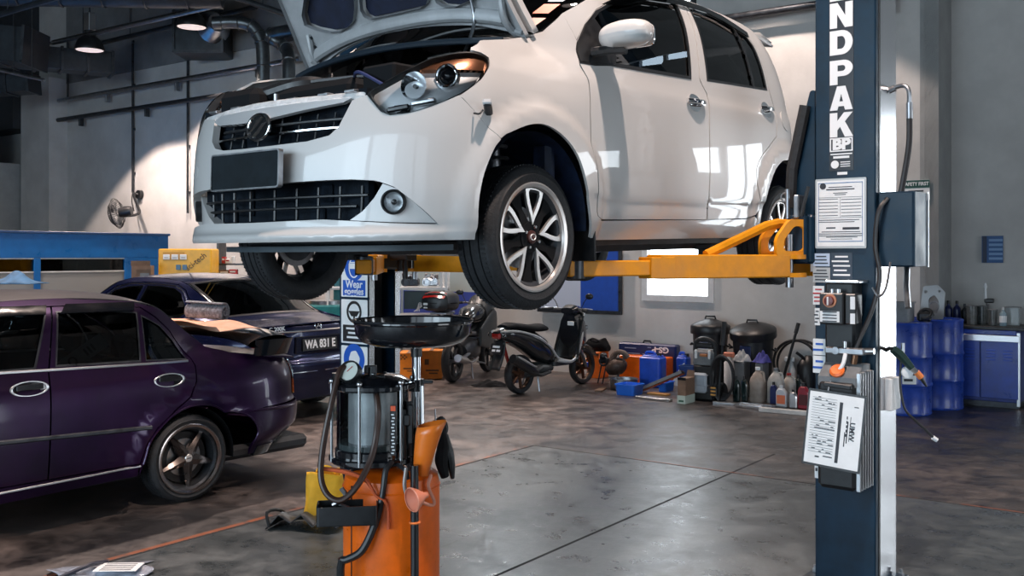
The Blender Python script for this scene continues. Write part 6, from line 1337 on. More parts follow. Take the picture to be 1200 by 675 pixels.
for z in (.6, 1.1, at(0, 309, 14.8).z, at(0, 323, 14.8).z): MB().box((0, .2, z-.012), (.50, .4, .024)).build('shelf', M_DSTEEL, sh)
for x in (-.24, .24): MB().box((x, .2, .95), (.03, .4, 1.9)).build('rack_side', M_DSTEEL, sh)
for k, (px, py, w, h, m) in enumerate(((252, 309, .05, .10, M_RED), (257, 309, .07, .07, M_WHITE), (263, 309, .05, .11, M_PAPER), (253, 323, .16, .08, M_WOOD), (263, 323, .12, .09, M_RED))):
    p = at(px+8, py, 14.8); o = thing('small_pack', ['slim red pack on the upper shelf of the dark rack', 'low white pack on the upper shelf of the dark rack', 'tall pale pack on the upper shelf of the dark rack', 'brown pack on the lower shelf of the dark rack', 'red pack on the lower shelf of the dark rack'][k], 'pack', (p.x, p.y+.12, p.z+.004), 0, 'packs on the dark rack'); MB().box((0, 0, h/2), (w, .1, h), b=.006).build('pack_body', m, o); MB().box((0, -.051, h*.6), (w*.7, .002, h*.25)).build('pack_label', M_WHITE if m != M_WHITE else M_RED, o)
# ---- teal tyre machine between sedan and signs
Y = 12.6; c = at(385, 300, Y); te = thing('tyre_machine', 'teal workshop machine with a white arm behind the blue sedan', 'machine', (c.x, c.y, 0), R(-10)); zt = at(0, 318, Y).z
MB().box((-.10, .3, zt*.35), (.62, .6, zt*.7), b=.02).box((.06, .38, zt*.68), (.20, .22, zt*.64), b=.015).build('machine_body', M_TEAL, te); MB().cyl((-.25, .1, 1.22), (.22, .1, 1.24), .022, n=10).cyl((-.05, .1, .85), (-.05, .1, 1.24), .03, n=10).build('machine_arm', M_TRIM, te); MB().lathe([(.24, 0), (.24, .05), (.08, .06), (0, .06)], 28, T(-.12, .3, zt*.7)).build('turntable', M_STEEL, te)
# ---- notice boards
def board(label, px0, py0, px1, py1, split, ma, mb_, m_fr, vert=True):
    a = on_wall(px0, py1, .05); z0 = a.z; w = (on_wall(px1, py1, .05)-a).length; h = on_wall((px0+px1)/2, py0, .05).z-on_wall((px0+px1)/2, py1, .05).z
    d = thing('notice_board', label, 'board', ((a+on_wall(px1, py1, .05))/2).to_2d().to_3d()+Vector((0, 0, on_wall((px0+px1)/2, py1, .05).z)), RR)
    F = RX(90)
    if vert: rects = [(-w/2, 0, -w/2+w*split, h, ma), (-w/2+w*split, 0, w/2, h, mb_)]
    else: rects = [(-w/2, 0, w/2, h*split, ma), (-w/2, h*split, w/2, h, mb_)]
    for (x0, y0, x1, y1, m) in rects: MB().box(((x0+x1)/2, 0, (y0+y1)/2), (x1-x0, .03, y1-y0)).build('board_panel', m, d)
    MB().plate(R4(-w/2-.02, -.03, w/2+.02, h+.02), [R4(-w/2+.02, .02, w/2-.02, h-.02)], .045, T(0, .02, 0) @ F).build('board_frame', m_fr, d); return d
M_PALE = mat('pale_board', (.50, .55, .66), .35); M_BBLUE = mat('notice_blue', (.008, .065, .40), .5, var=.08, scale=14); M_PALEG = mat('pale_glass_panel', (.50, .58, .58), .2)
board('board with a pale left part and blue right part, left of the window', 632, 291, 727, 364.5, .53, M_PALE, M_BBLUE, M_DSTEEL)
board('board with a pale panel over a violet blue panel behind the motorcycles', 448, 296, 566, 371, .40, mat('violet_blue_panel', (.05, .085, .42), .5), M_PALEG, M_TRIM, False)
# ---- calendar, safety sign, stain hole
def recp(px, py, off=.03):
    d = Vector(((px-600)/FPX, 1, 0)); u = (RA_REC-off)/d.dot(AX); return at(px, py, u)
a, b = recp(1150.5, 308), recp(1175.5, 276.5); cl = thing('calendar', 'blue printed calendar sheet on the right wall above the cabinet', 'calendar', recp(1163, 308), RR); w = (Vector((b.x, b.y))-Vector((a.x, a.y))).length; h = recp(1163, 276.5).z-recp(1163, 308).z
MB().box((0, 0, h/2), (w, .01, h)).build('calendar_sheet', mat('calendar_blue', (.02, .09, .26), .5), cl, smooth=0); MB().box((-w*.36, -.008, h/2), (w*.2, .004, h*.98)).build('dark_strip', mat('calendar_navy', (.008, .02, .06), .5), cl, smooth=0); gr = mat('calendar_light', (.18, .32, .55), .5)
for i in range(5):
    q = MB()
    for k in range(4): q.box((-w*.08+w*.16*k, -.008, h*(.16+.17*i)), (w*.16, .003, h*.09))
    q.build('calendar_row', gr, cl, smooth=0)
a, b = on_wall(1057.5, 235, .02), on_wall(1089.5, 211, .02); sg_ = thing('safety_notice', 'small safety sign with a green band on the wall right of the column', 'sign', on_wall(1073.5, 235, .02), RR); w = (Vector((b.x, b.y))-Vector((a.x, a.y))).length; h = on_wall(1073, 211, .02).z-on_wall(1073, 235, .02).z
MB().box((0, 0, h/2), (w, .008, h)).build('sign_board', M_PAPER, sg_, smooth=0); MB().box((0, -.005, h*.80), (w, .004, h*.38)).build('green_band', mat('sign_green', (.01, .075, .06), .5), sg_, smooth=0)
MB().text('SAFETY FIRST', h*.235, T(0, -.008, h*.80) @ RX(90), .002, .0015, sx=.84).build('sign_lettering', M_WHITE, sg_, smooth=0); q = MB()
for i, ww in enumerate((.55, .5, .42)): q.box((0, -.006, h*(.46-.15*i)), (w*ww, .002, h*.07))
q.build('sign_print', M_INK, sg_, smooth=0)
# ---- blue cabinet with worktop
rbc = (recp(1105, 470).dot(BX), recp(1196, 470).dot(BX)); RAF = 11.76
def rarb(px, ra): d = Vector(((px-600)/FPX, 1, 0)); u = ra/d.dot(AX); return (d*u).dot(BX)
cx0, cx1 = rarb(1105, RAF), rarb(1195, RAF); cw = cx0-cx1; cab = rthing('cabinet', 'blue steel cabinet with two louvred doors under the worktop at the right', 'cabinet', room(RAF, (cx0+cx1)/2, 0)); zc = CAMZ-83*10.78/FPX; ch = zc-.03
MB().box((0, .28, ch/2+.03), (cw, .55, ch-.06), b=.006).build('cabinet_body', M_BLUED, cab); MB().box((0, .26, .03), (cw*.97, .5, .06)).build('plinth', M_DSTEEL, cab)
MB().box((0, -.012, ch-.09), (cw*1.0, .03, .07), b=.004).box((cw/2-.01, -.004, ch/2), (.03, .02, ch-.05)).build('face_trim', M_ALU, cab); MB().box((0, -.014, ch-.025), (cw*.92, .02, .05), b=.004).build('top_drawer', M_BLUE, cab)
for s in (-1, 1):
    d = MB().box((s*cw*.245, -.010, (ch-.14)/2+.07), (cw*.475, .018, ch-.20), b=.004).build('cabinet_door', M_BLUE, cab)
    for k in range(2):
        for i in range(4): MB().box((s*cw*.245+(k-.5)*cw*.22, -.020, ch-.22-.035*i), (cw*.12, .006, .012), b=.002).build('louvre', M_BLUEP, d)
wt = rthing('worktop', 'dark worktop over the blue steel cabinet', 'worktop', room(RAF, (cx0+cx1)/2-.15, zc-.03)); MB().box((0, .27, .02), (cw+.45, .60, .04), b=.006).build('top_slab', M_BLACK, wt)
sp_ = rthing('cloth_pad', 'dark green cloth lying on the left end of the dark worktop', 'cloth', room(RAF+.10, cx0-.03, zc+.016)); MB().box((0, 0, .02), (.26, .20, .05), b=.02).build('cloth_body', mat('dark_green_cloth', (.015, .05, .05), .8), sp_)
def bottle_mesh(r, h, neck=.35, cap=True, sq=False):
    return [(0, 0), (r*.92, 0), (r, .01), (r, h*.60), (r*.92, h*.68), (r*neck, h*.80), (r*neck, h*.90), (0, h*.90)]
def bottle(name, label, cat, loc, r, h, m, capm=None, labelm=None, group=None, neck=.35):
    o = rthing(name, label, cat, loc, group); MB().lathe(bottle_mesh(r, h, neck), 20).build('bottle_body', m, o)
    if capm: MB().lathe([(r*neck*1.15, h*.86), (r*neck*1.15, h), (0, h)], 14).build('bottle_cap', capm, o)
    if labelm: MB().lathe([(r*1.01, h*.18), (r*1.015, h*.20), (r*1.015, h*.52), (r*1.01, h*.54)], 20, None, False, 180, 360).build('bottle_label', labelm, o)
    return o
def on_top(px, dy): return room(RAF+dy, rarb(px, RAF+dy), zc+.012)
M_GLS = mat('dirty_jar', (.10, .11, .11), .15, coat=.5, var=.3, scale=20); M_BB = mat('dark_blue_bottle', (.008, .018, .11), .3, coat=.3)
bottle('bottle', 'dark blue bottle at the left end of the worktop row', 'bottle', on_top(1111.5, .30), .042, .255, M_BB, M_BLACK, None, 'bottles on the worktop')
bottle('bottle', 'dark blue bottle second in the worktop row', 'bottle', on_top(1121.5, .30), .042, .255, M_BB, M_BLACK, None, 'bottles on the worktop')
bottle('bottle', 'dark slim bottle next to the two dark blue bottles', 'bottle', on_top(1130.5, .36), .036, .22, M_BLACK, M_DSTEEL, None, 'bottles on the worktop')
bottle('bottle', 'pale bottle with a white label towards the right of the worktop', 'bottle', on_top(1175.5, .14), .038, .20, mat('pale_bottle', (.25, .36, .42), .2, coat=.4), M_TRIM, M_WHITE, 'bottles on the worktop')
for px, r, h, lb in ((1138.5, .056, .21, 'wide murky jar beside the dark slim bottle'), (1151, .052, .20, 'wide murky jar below the white nozzle'), (1163.5, .046, .17, 'smaller murky jar right of the white nozzle')):
    o = rthing('jar', lb, 'jar', on_top(px, .32 if px == 1151 else .18), 'jars on the worktop'); MB().lathe([(0, 0), (r*.9, 0), (r, h), (r*.94, h), (r*.86, .01), (0, .01)], 22).build('jar_body', M_GLS, o); MB().torus(r, .006, 22, 6, T(0, 0, h)).build('jar_rim', M_GREYP, o)
o = rthing('spray_nozzle', 'white topped spray nozzle standing among the jars', 'nozzle', on_top(1157, .40)); MB().cyl((0, 0, 0), (0, 0, .25), .02, .012, 10).box((.02, 0, .26), (.10, .04, .05), b=.01).build('nozzle_base', M_BLACK, o); MB().cyl((-.02, 0, .28), (-.02, 0, .40), .016, .012, 10).lathe([(.016, .40), (.020, .42), (.008, .46), (0, .46)], 12, T(-.02, 0, 0)).build('nozzle_tip', M_WHITE, o)
o = rthing('plastic_tub', 'clear plastic tub at the right end of the worktop', 'tub', on_top(1187, .34)); MB().plate(rrect(.15, .13, .02), [rrect(.14, .12, .018)], .20).prism(rrect(.14, .12, .018), .006).build('tub_body', mat('clear_tub', (.22, .27, .29), .2, coat=.5), o); MB().plate(rrect(.16, .14, .02), [rrect(.14, .12, .018)], .012, None, .19).build('tub_rim', M_GREYP, o)
# ---- drums with bins and scrap on top
def drum(label, px, ra, ztop, lab=False):
    r = .29; o = rthing('oil_drum', label, 'drum', room(ra, rarb(px, ra), 0), 'blue drums'); pr = [(0, .01), (r-.01, .01), (r, 0), (r+.006, .015), (r, .03)]
    for z in (.31, .60): pr += [(r, z-.03), (r+.012, z), (r, z+.03)]
    pr += [(r, ztop-.03), (r+.006, ztop-.012), (r, ztop), (r-.012, ztop-.004), (r-.015, ztop-.02), (0, ztop-.02)]
    MB().lathe(pr, 40).build('drum_body', M_BLUE, o); MB().lathe([(.03, 0), (.03, .012), (0, .012)], 14, T(.14, .05, ztop-.02)).build('drum_bung', M_STEEL, o)
    if lab:
        q = MB().lathe([(r+.004, .33), (r+.004, .47)], 40, None, False, 285, 312).build('drum_label', M_PAPER, o); MB().lathe([(r+.006, .42), (r+.006, .45)], 40, None, False, 288, 309).lathe([(r+.006, .36), (r+.006, .385)], 40, None, False, 288, 305).build('label_print', M_INK, q)
    return o
zd = CAMZ-74*10.75/FPX
drum('blue oil drum with a small white label beside the right column', 1057, 10.82, zd, True); drum('blue oil drum between the labelled drum and the cabinet', 1095, 11.42, zd+.01)
o = rthing('storage_bin', 'grey plastic bin on the blue drum behind the right column', 'bin', room(10.82, rarb(1050, 10.82), zd)); MB().plate(rpoly([(-.16, -.13), (.16, -.13), (.16, .13), (-.16, .13)], .03), [rrect(.30, .24, .03)], .20).prism(rrect(.30, .24, .03), .008).build('bin_body', M_GREYP, o); MB().plate(rrect(.35, .29, .03), [rrect(.30, .24, .03)], .012, None, .195).build('bin_rim', M_GREYP, o)
o = rthing('scrap_part', 'lump of dark scrap metal lying on the blue drums', 'scrap', room(10.95, rarb(1083, 10.95), zd)); MB().box((0, 0, .05), (.14, .12, .10), RZ(20), .02).cyl((-.06, 0, .04), (.08, .05, .09), .03, n=10).torus(.06, .02, 18, 8, T(.02, -.02, .08) @ RX(50)).build('scrap_body', M_DSTEEL, o)
o = rthing('bracket_plate', 'grey stamped metal plate leaning upright on the second drum', 'metal plate', room(11.38, rarb(1091, 11.35), zd)); MB().plate(rpoly([(-.13, 0), (.12, .0), (.13, .30), (.05, .38), (-.10, .36)], .02), [rpoly([(-.03, .08), (.06, .06), (.07, .20), (.02, .27), (-.04, .22)], .02), circ(.018, 12, (-.07, .30)), circ(.014, 12, (.07, .31)), circ(.02, 12, (-.08, .06))], .02, RX(78)).build('plate_sheet', M_ALU, o); MB().torus(.05, .008, 18, 6, RX(78) @ T(.02, .14, .02)).build('plate_boss', M_STEEL, o)
# ---- bins by the wall
def trash_bin(label, px, ra, r, h, lean=0.0):
    o = rthing('trash_bin', label, 'trash bin', room(ra, rarb(px, ra), 0), 'black bins with lids'); MB().lathe([(0, 0), (r*.80, 0), (r*.97, h*.94), (r*1.03, h*.95), (r*1.03, h), (r*.95, h), (r*.78, .02), (0, .02)], 40).build('bin_body', M_BLACK, o)
    G = T(0, 0, h) @ RX(lean); MB().lathe([(r*1.08, -.06), (r*1.10, -.05), (r*1.10, .03), (r*1.04, .05), (r*.75, .085), (r*.30, .12), (r*.12, .13), (0, .13)], 40, G).build('bin_lid', M_BLACK, o)
    MB().tube([(-.07, 0, .12), (-.06, 0, .155), (.06, 0, .155), (.07, 0, .12)], .012, 8, M=G).build('lid_handle', M_BLACK, o); 
    for s in (-1, 1): MB().tube([(s*r*1.0, -.05, h*.75), (s*r*1.12, -.04, h*.72), (s*r*1.12, .04, h*.72), (s*r*1.0, .05, h*.75)], .012, 8).build('bin_handle', M_BLACK, o)
    MB().box((0, -r*.93, h*.62), (r*.55, .02, h*.35), RX(0), .006).build('bin_label', mat('bin_blue_patch', (.006, .02, .10), .4), o)
    return o
trash_bin('left black lidded trash bin against the back wall', 832.5, 11.40, .225, .74); trash_bin('right black lidded trash bin with its lid tilted, against the back wall', 882.5, 11.36, .255, .72, 11)
# ---- loop of hose and a rod leaning on the wall
o = rthing('hose_loop', 'black hose hung in a big loop against the wall, right of the bins', 'hose', on_wall(932, 425, .10)); MB().torus(.27, .017, 48, 8, RX(86)).torus(.29, .015, 48, 8, T(.05, .04, -.02) @ RX(87)).build('hose_coil', M_RUBS, o)
o = rthing('iron_rod', 'dark rod leaning on the wall in front of the hose loop', 'rod', room(11.35, rarb(913, 11.35), 0)); MB().cyl((0, 0, 0), (.15, .24, .84), .017, n=10).build('rod_bar', M_BLACK, o); MB().cyl((.128, .205, .72), (.15, .24, .84), .024, n=10).build('rod_grip', M_RUB, o)
# ================================================================ motorcycles
def two_wheel(parent, c, r, w, mt, spokes=5, rimr=None, hub=.045):
    F = frame(c, (0, 1, 0), (1, 0, 0)); rr = rimr or r*.76; h = w/2
    t = MB().lathe([(rr-.006, -h*.7), (rr+.008, -h*.95), (r-.02, -h), (r-.004, -h*.5), (r, 0), (r-.004, h*.5), (r-.02, h), (rr+.008, h*.95), (rr-.006, h*.7), (rr-.006, -h*.7)], 40, F, False).build('wheel', M_RUB, parent)
    sp = MB().lathe([(rr+.002, -h*.6), (rr-.014, -h*.3), (rr-.014, h*.3), (rr+.002, h*.6)], 40, F, False).lathe([(0, -h*1.1), (hub, -h*1.1), (hub, h*1.1), (0, h*1.1)], 20, F)
    for k in range(spokes): sp.box(((rr+hub)/2, 0, 0), (rr-hub+.01, .032, h*.7), F @ RZ(360/spokes*k+20), .004)
    sp.build('wheel_rim', mt, t); MB().lathe([(hub, h*.8), (rr*.62, h*.8), (rr*.62, h*.8+.005), (hub, h*.8+.005)], 28, F).build('brake_disc', M_STEEL, t); return t
def fender(parent, c, r, w, a0, a1, m, name='mudguard'):
    mb = MB(); n = 16
    for i in range(n):
        pass
    mb.surf(lambda a, b: (c[0]+(r+.018*math.sin(math.pi*b))*math.cos(R(a0+(a1-a0)*a)), c[1]+(b-.5)*w, c[2]+(r+.018*math.sin(math.pi*b))*math.sin(R(a0+(a1-a0)*a))), n, 6)
    return mb.build(name, m, parent, solid=.006)
M_SBODY = mat('scooter_black_gloss', (.012, .014, .016), .18, coat=.8); M_SGREY = mat('scooter_dark_grey', (.035, .040, .042), .4); M_SIL = mat('silver_stripe', (.50, .52, .53), .3, .5)
M_REDL = mat('red_lens', (.30, .012, .010), .12, coat=.8); M_BRZ = mat('bronze_wheel', (.16, .09, .06), .35, .8)
def heading(a, b): d = b-a; return math.atan2(d.y, d.x)
def scooter():
    pa = floor_at(608.5, 461.5); pb = floor_at(682, 450); o = thing('scooter', 'black scooter with silver body stripes parked below the raised front wheel', 'scooter', pa, heading(pa, pb))
    Wb = (pb-pa).length; r = .235; two_wheel(o, (0, 0, r), r, .10, M_BRZ, 6); two_wheel(o, (Wb, 0, r), r, .09, M_BRZ, 6)
    loft(MB(), [(-.42, 0, .735, .05, .035), (-.34, 0, .735, .10, .075), (-.2, 0, .715, .13, .10), (0, 0, .66, .15, .13), (.2, 0, .58, .155, .17), (.38, 0, .50, .15, .16), (.50, 0, .42, .13, .10), (.54, 0, .38, .11, .05)]).build('body_shell', M_SBODY, o)
    for s in (-1, 1):
        MB().tube([(-.40, s*.07, .765), (-.2, s*.135, .765), (0, s*.16, .725), (.2, s*.165, .66), (.42, s*.15, .53), (.56, s*.14, .40), (.75, s*.16, .345)], .011, 8, sp=4, flat=1.3).build('side_stripe', M_SIL, o)
        MB().tube([(.55, s*.145, .36), (.80, s*.17, .34), (.93, s*.17, .45), (1.03, s*.15, .66), (1.06, s*.12, .84)], .014, 8, sp=4, flat=1.4).build('shield_edge', M_SIL, o)
    loft(MB(), [(-.30, 0, .815, .08, .025), (-.18, 0, .825, .125, .04), (0, 0, .80, .14, .045), (.18, 0, .775, .14, .045), (.36, 0, .775, .12, .05), (.44, 0, .76, .09, .03)]).build('seat', M_MATT, o)
    MB().prism(rpoly([(.48, -.15), (.88, -.17), (.88, .17), (.48, .15)], .04), .05, T(0, 0, .30)).build('floorboard', M_BLACK, o)
    loft(MB(), [(.50, 0, .28, .12, .05), (.3, 0, .27, .12, .09), (.1, .02, .27, .10, .09), (-.02, .05, .26, .05, .07)]).build('engine', M_SGREY, o)
    MB().surf(lambda a, b: (.86+.20*a+.05*(1-(2*b-1)**2)-.02*math.sin(a*3), (b-.5)*(.42-.10*a), .33+.60*a), 12, 10).build('leg_shield', M_SBODY, o, solid=.02)
    loft(MB(), [(.94, 0, .66, .15, .26), (1.04, 0, .68, .16, .27), (1.14, 0, .66, .13, .22), (1.22, 0, .62, .07, .13)]).build('front_cover', M_SBODY, o)
    MB().box((1.16, .10, .74), (.03, .07, .05), b=.01).box((1.16, -.10, .74), (.03, .07, .05), b=.01).build('front_indicator', M_LENS, o); MB().box((.895, -.07, .80), (.012, .10, .05), RY(0), .004).build('shield_sticker', M_PAPER, o)
    MB().cyl((1.06, .06, .55), (Wb, .07, .23), .020, n=10).cyl((1.06, -.06, .55), (Wb, -.07, .23), .020, n=10).cyl((1.02, 0, .9), (1.08, 0, .55), .028, n=10).build('fork', M_STEEL, o); fender(o, (Wb, 0, r), r+.03, .12, 25, 170, M_SBODY)
    loft(MB(), [(.90, 0, .955, .10, .04), (.98, 0, .97, .13, .065), (1.07, 0, .96, .11, .06), (1.13, 0, .94, .06, .035)]).build('handlebar_cover', M_SBODY, o)
    MB().tube([(.86, .35, .97), (.95, .22, .98), (1.0, 0, .97), (.95, -.22, .98), (.86, -.35, .97)], .012, 8, sp=4).build('handlebar', M_STEEL, o)
    for s in (-1, 1):
        MB().cyl((.93, s*.24, .98), (.85, s*.37, .97), .018, n=10).build('grip', M_RUB, o); MB().tube([(.99, s*.22, .99), (.97, s*.30, .985), (.93, s*.39, .985)], .006, 6).build('brake_lever', M_ALU, o)
        m_ = MB().tube([(.96, s*.19, .99), (.96, s*.24, 1.08), (.94, s*.30, 1.13)], .006, 6, sp=3).build('mirror_stem', M_BLACK, o); MB().ball((.94, s*.33, 1.145), (.018, .062, .038), 16, 10).build('mirror_head', M_BLACK, m_)
    MB().box((-.40, 0, .72), (.05, .14, .075), b=.02).build('tail_lamp', M_REDL, o)
    for s in (-1, 1): MB().ball((-.385, s*.105, .725), (.035, .035, .035), 12, 8).build('rear_indicator', M_LENS, o)
    MB().surf(lambda a, b: (-.34-.10*a+.03*math.sin(3*a), (b-.5)*(.18-.02*a), .66-.34*a), 8, 4).build('rear_mudguard', M_BLACK, o, solid=.01)
    p = MB().box((0, 0, 0), (.19, .13, .008), frame((-.405, 0, .565), (-1, 0, .35), (0, 1, 0)), .002).build('number_plate', M_BLACK, o); q = MB()
    for (x, y, w) in ((-.045, .02, .06), (.03, .022, .05), (0, -.025, .11)): q.box((x, y, .006), (w, .026, .002), frame((-.405, 0, .565), (-1, 0, .35), (0, 1, 0)))
    q.build('plate_print', M_WHITE, p, smooth=0)
    MB().tube([(.42, -.13, .24), (.2, -.17, .22), (.05, -.19, .27)], .022, 8, sp=3).tube([(.10, -.19, .26), (-.02, -.195, .31), (-.22, -.20, .41), (-.34, -.20, .46)], [.035, .062, .066, .055], 14, sp=4).build('muffler', M_BLACK, o)
    MB().tube([(.02, -.245, .335), (-.18, -.252, .425), (-.30, -.245, .48)], [.020, .026, .020], 10, sp=3, flat=.6).build('heat_shield', M_SIL, o)
    MB().tube([(.22, .1, .22), (.20, .15, .02)], .012).tube([(.22, -.1, .22), (.20, -.15, .02)], .012).build('centre_stand', M_STEEL, o)
    MB().tube([(0, -.10, r), (.12, -.12, .26), (.3, -.1, .30)], .03, 8).build('swing_arm', M_SGREY, o); MB().cyl((-.04, .10, .26), (-.16, .12, .62), .022, n=10).build('shock_absorber', M_REDL, o); return o
scooter()
def motorbike():
    pa = floor_at(530.5, 448); Y = pa.y; pa.x = (530.5-600)/FPX*Y; o = thing('motorcycle', 'dark motorcycle with a black top box, left of the scooter', 'motorcycle', pa, R(90-20)); r = .28; Wb = 1.25
    two_wheel(o, (0, 0, r), r, .10, M_DSTEEL, 5); two_wheel(o, (Wb, 0, r), r, .085, M_DSTEEL, 5)
    tb_ = loft(MB(), [(-.56, .02, 1.06, .10, .07), (-.52, .02, 1.07, .18, .115), (-.36, .02, 1.075, .215, .135), (-.2, .02, 1.07, .20, .125), (-.15, .02, 1.06, .14, .09)], 24, 3.2).build('top_box', M_BLACK, o)
    MB().surf(lambda a, b: (-.575+.10*b, .02+(a-.5)*.30, 1.115+.065*b+.02*(1-(2*a-1)**2)), 10, 4).build('box_reflector', M_REDL, tb_); MB().box((-.553, .13, 1.045), (.03, .06, .03), b=.006).box((-.553, .13, 1.0), (.03, .05, .018), b=.004).build('box_badge', M_PAPER, tb_)
    MB().torus(.20, .006, 36, 6, T(-.36, .02, 1.055) @ Matrix.Diagonal((1.0, 1.09, 1, 1))).build('box_seam', M_MATT, tb_); MB().box((-.32, 0, .925), (.30, .22, .03), b=.008).tube([(-.3, .1, .92), (-.05, .1, .83)], .012).tube([(-.3, -.1, .92), (-.05, -.1, .83)], .012).build('luggage_rack', M_STEEL, o)
    loft(MB(), [(-.34, 0, .80, .05, .03), (-.2, 0, .79, .11, .06), (.05, 0, .76, .13, .09), (.3, 0, .72, .12, .10), (.42, 0, .70, .09, .06)]).build('tail_fairing', M_SBODY, o); loft(MB(), [(-.18, 0, .865, .10, .025), (.05, 0, .845, .13, .04), (.35, 0, .80, .12, .045), (.5, 0, .80, .09, .03)]).build('seat', M_MATT, o)
    loft(MB(), [(.42, 0, .80, .08, .06), (.55, 0, .85, .15, .12), (.75, 0, .86, .16, .14), (.92, 0, .83, .11, .10)]).build('fuel_tank', M_SBODY, o)
    loft(MB(), [(.82, 0, .80, .16, .20), (.95, 0, .88, .19, .24), (1.08, 0, .90, .17, .22), (1.2, 0, .84, .10, .13)]).build('headlamp_fairing', M_SGREY, o)
    for s in (-1, 1): loft(MB(), [(.55, s*.17, .55, .02, .12), (.75, s*.20, .60, .025, .22), (.95, s*.21, .66, .025, .26), (1.08, s*.19, .70, .02, .18)]).build('side_fairing', M_SGREY, o)
    loft(MB(), [(.25, 0, .36, .10, .10), (.4, 0, .38, .15, .15), (.62, 0, .40, .15, .16), (.78, 0, .46, .09, .12)]).build('engine', M_DSTEEL, o)
    for z in (.46, .50, .54, .58): MB().box((.62, 0, z), (.20, .24, .012), RY(0)).build('cylinder_fin', M_STEEL, o)
    MB().tube([(.95, .0, .85), (.75, .0, .68), (.45, 0, .62), (.1, 0, .66)], .03, 8).tube([(.95, 0, .82), (.85, 0, .5), (.7, 0, .3), (.4, 0, .26)], .024, 8).build('frame_rail', M_ALU, o)
    for s in (-1, 1): MB().tube([(0, s*.09, r), (.35, s*.10, .36)], .024, 8).build('swing_arm', M_ALU, o); MB().cyl((Wb, s*.075, r), (.98, s*.08, .88), .022, n=10).build('fork_leg', M_STEEL, o); MB().tube([(.98, s*.08, .98), (.95, s*.22, 1.0), (.88, s*.34, .99)], .013, 8, sp=3).build('handlebar', M_STEEL, o); MB().cyl((.93, s*.25, 1.0), (.86, s*.38, .985), .019, n=10).build('grip', M_RUB, o)
    MB().cyl((-.02, .09, r), (-.02, -.12, r), .03, n=12).build('rear_axle', M_STEEL, o)
    MB().tube([(.55, -.13, .28), (.3, -.15, .24), (.1, -.17, .27)], .02, 8, sp=3).tube([(.12, -.17, .265), (0, -.18, .29), (-.30, -.20, .35)], [.03, .048, .050], 14, sp=3).build('muffler', M_ALU, o)
    MB().surf(lambda a, b: (-.30-.14*a, (b-.5)*.16, .74-.26*a), 6, 4).build('rear_mudguard', M_BLACK, o, solid=.01); MB().box((-.36, 0, .80), (.04, .15, .06), b=.015).build('tail_lamp', M_REDL, o); fender(o, (Wb, 0, r), r+.03, .11, 40, 160, M_SBODY)
    MB().tube([(.42, .10, .24), (.38, .20, .01)], .011).build('stand', M_STEEL, o); MB().tube([(.40, -.10, .24), (.36, -.14, .01)], .011).build('stand', M_STEEL, o); MB().tube([(.55, -.12, .22), (.56, -.24, .20)], .012).tube([(.3, -.1, .3), (.25, -.22, .30)], .010).build('foot_peg', M_STEEL, o)
    for s in (-1, 1): m_ = MB().tube([(.93, s*.20, 1.0), (.92, s*.26, 1.12)], .006, 6).build('mirror_stem', M_BLACK, o); MB().ball((.92, s*.29, 1.14), (.016, .06, .036), 14, 8).build('mirror_head', M_BLACK, m_)
    return o
motorbike()
def crumple(loc, name, label, cat, m, sx, sy, h, seed, rz=0):
    rd = random.Random(seed); ph = [rd.uniform(0, 6) for _ in range(8)]; o = thing(name, label, cat, loc, R(rz)); N = 22
    def f(a, b):
        u, v = a*2-1, b*2-1; rr = min(1, (u*u+v*v)**.5); e = 1-.22*(math.sin(3*u+ph[0])*math.sin(4*v+ph[1]))
        z = h*(1-rr**1.5)*(.5+.5*abs(math.sin(4*u+ph[2]+2*v)))+h*.45*abs(math.sin(5*v+ph[3]-3*u))*(1-rr**3); return (u*sx/2*e, v*sy/2*e, max(.003, z+.004))
    MB().surf(f, N, N).build(name+'_body', m, o, solid=.004); return o
crumple(floor_at(575, 452.5), 'rag', 'black rag lying on the floor between the motorcycle and the scooter', 'rag', M_MATT, .42, .22, .06, 4)
# ---------------------------------------------------------------- rack with engine parts, orange cartons
Y = 14.0; c = at(495, 300, Y); rk = thing('parts_rack', 'light metal parts rack with an engine on its shelf beyond the catch pan', 'rack', (c.x, c.y, 0), 0); sc_ = Y/FPX
def rq(px, py): p = at(px, py, Y); return Vector((p.x-c.x, 0, p.z))
for px in (466.5, 517, 523):
    for y in (0, .5): MB().box((rq(px, 0).x, y, rq(0, 291).z/2+.1), (.035, .035, rq(0, 291).z+.2)).build('rack_post', M_TRIM, rk)
for py in (337, 369): MB().box(((rq(466, 0).x+rq(523, 0).x)/2, .25, rq(0, py).z-.015), (rq(523, 0).x-rq(466, 0).x, .52, .03)).build('shelf', M_TRIM, rk)
MB().box(((rq(466, 0).x+rq(517, 0).x)/2, .27, (rq(0, 366).z+rq(0, 339).z)/2), (.50, .02, .26)).build('back_panel', mat('teal_dark_panel', (.03, .06, .07), .5), rk)
def engine(label, px, py, w, seed, m):
    p = at(px, py, Y); o = thing('engine_part', label, 'engine part', (p.x, p.y+.22, p.z+.002), 0, 'parts on the metal rack'); rd = random.Random(seed)
    b = MB().box((0, 0, .055), (w, .2, .11), b=.02)
    for k in range(5): x = (k-2)*w*.19; b.cyl((x, -.05, .08), (x+rd.uniform(-.02, .02), -.08, .15+rd.uniform(0, .04)), .022, n=10)
    b.torus(.05, .014, 18, 6, T(-w*.3, -.11, .06) @ RX(90)).torus(.035, .012, 18, 6, T(w*.25, -.11, .07) @ RX(90)); b.build('part_body', m, o); MB().tube([(-w*.4, -.1, .1), (0, -.14, .16), (w*.4, -.08, .09)], .012, 6, sp=4).build('part_pipe', M_ALU, o); return o
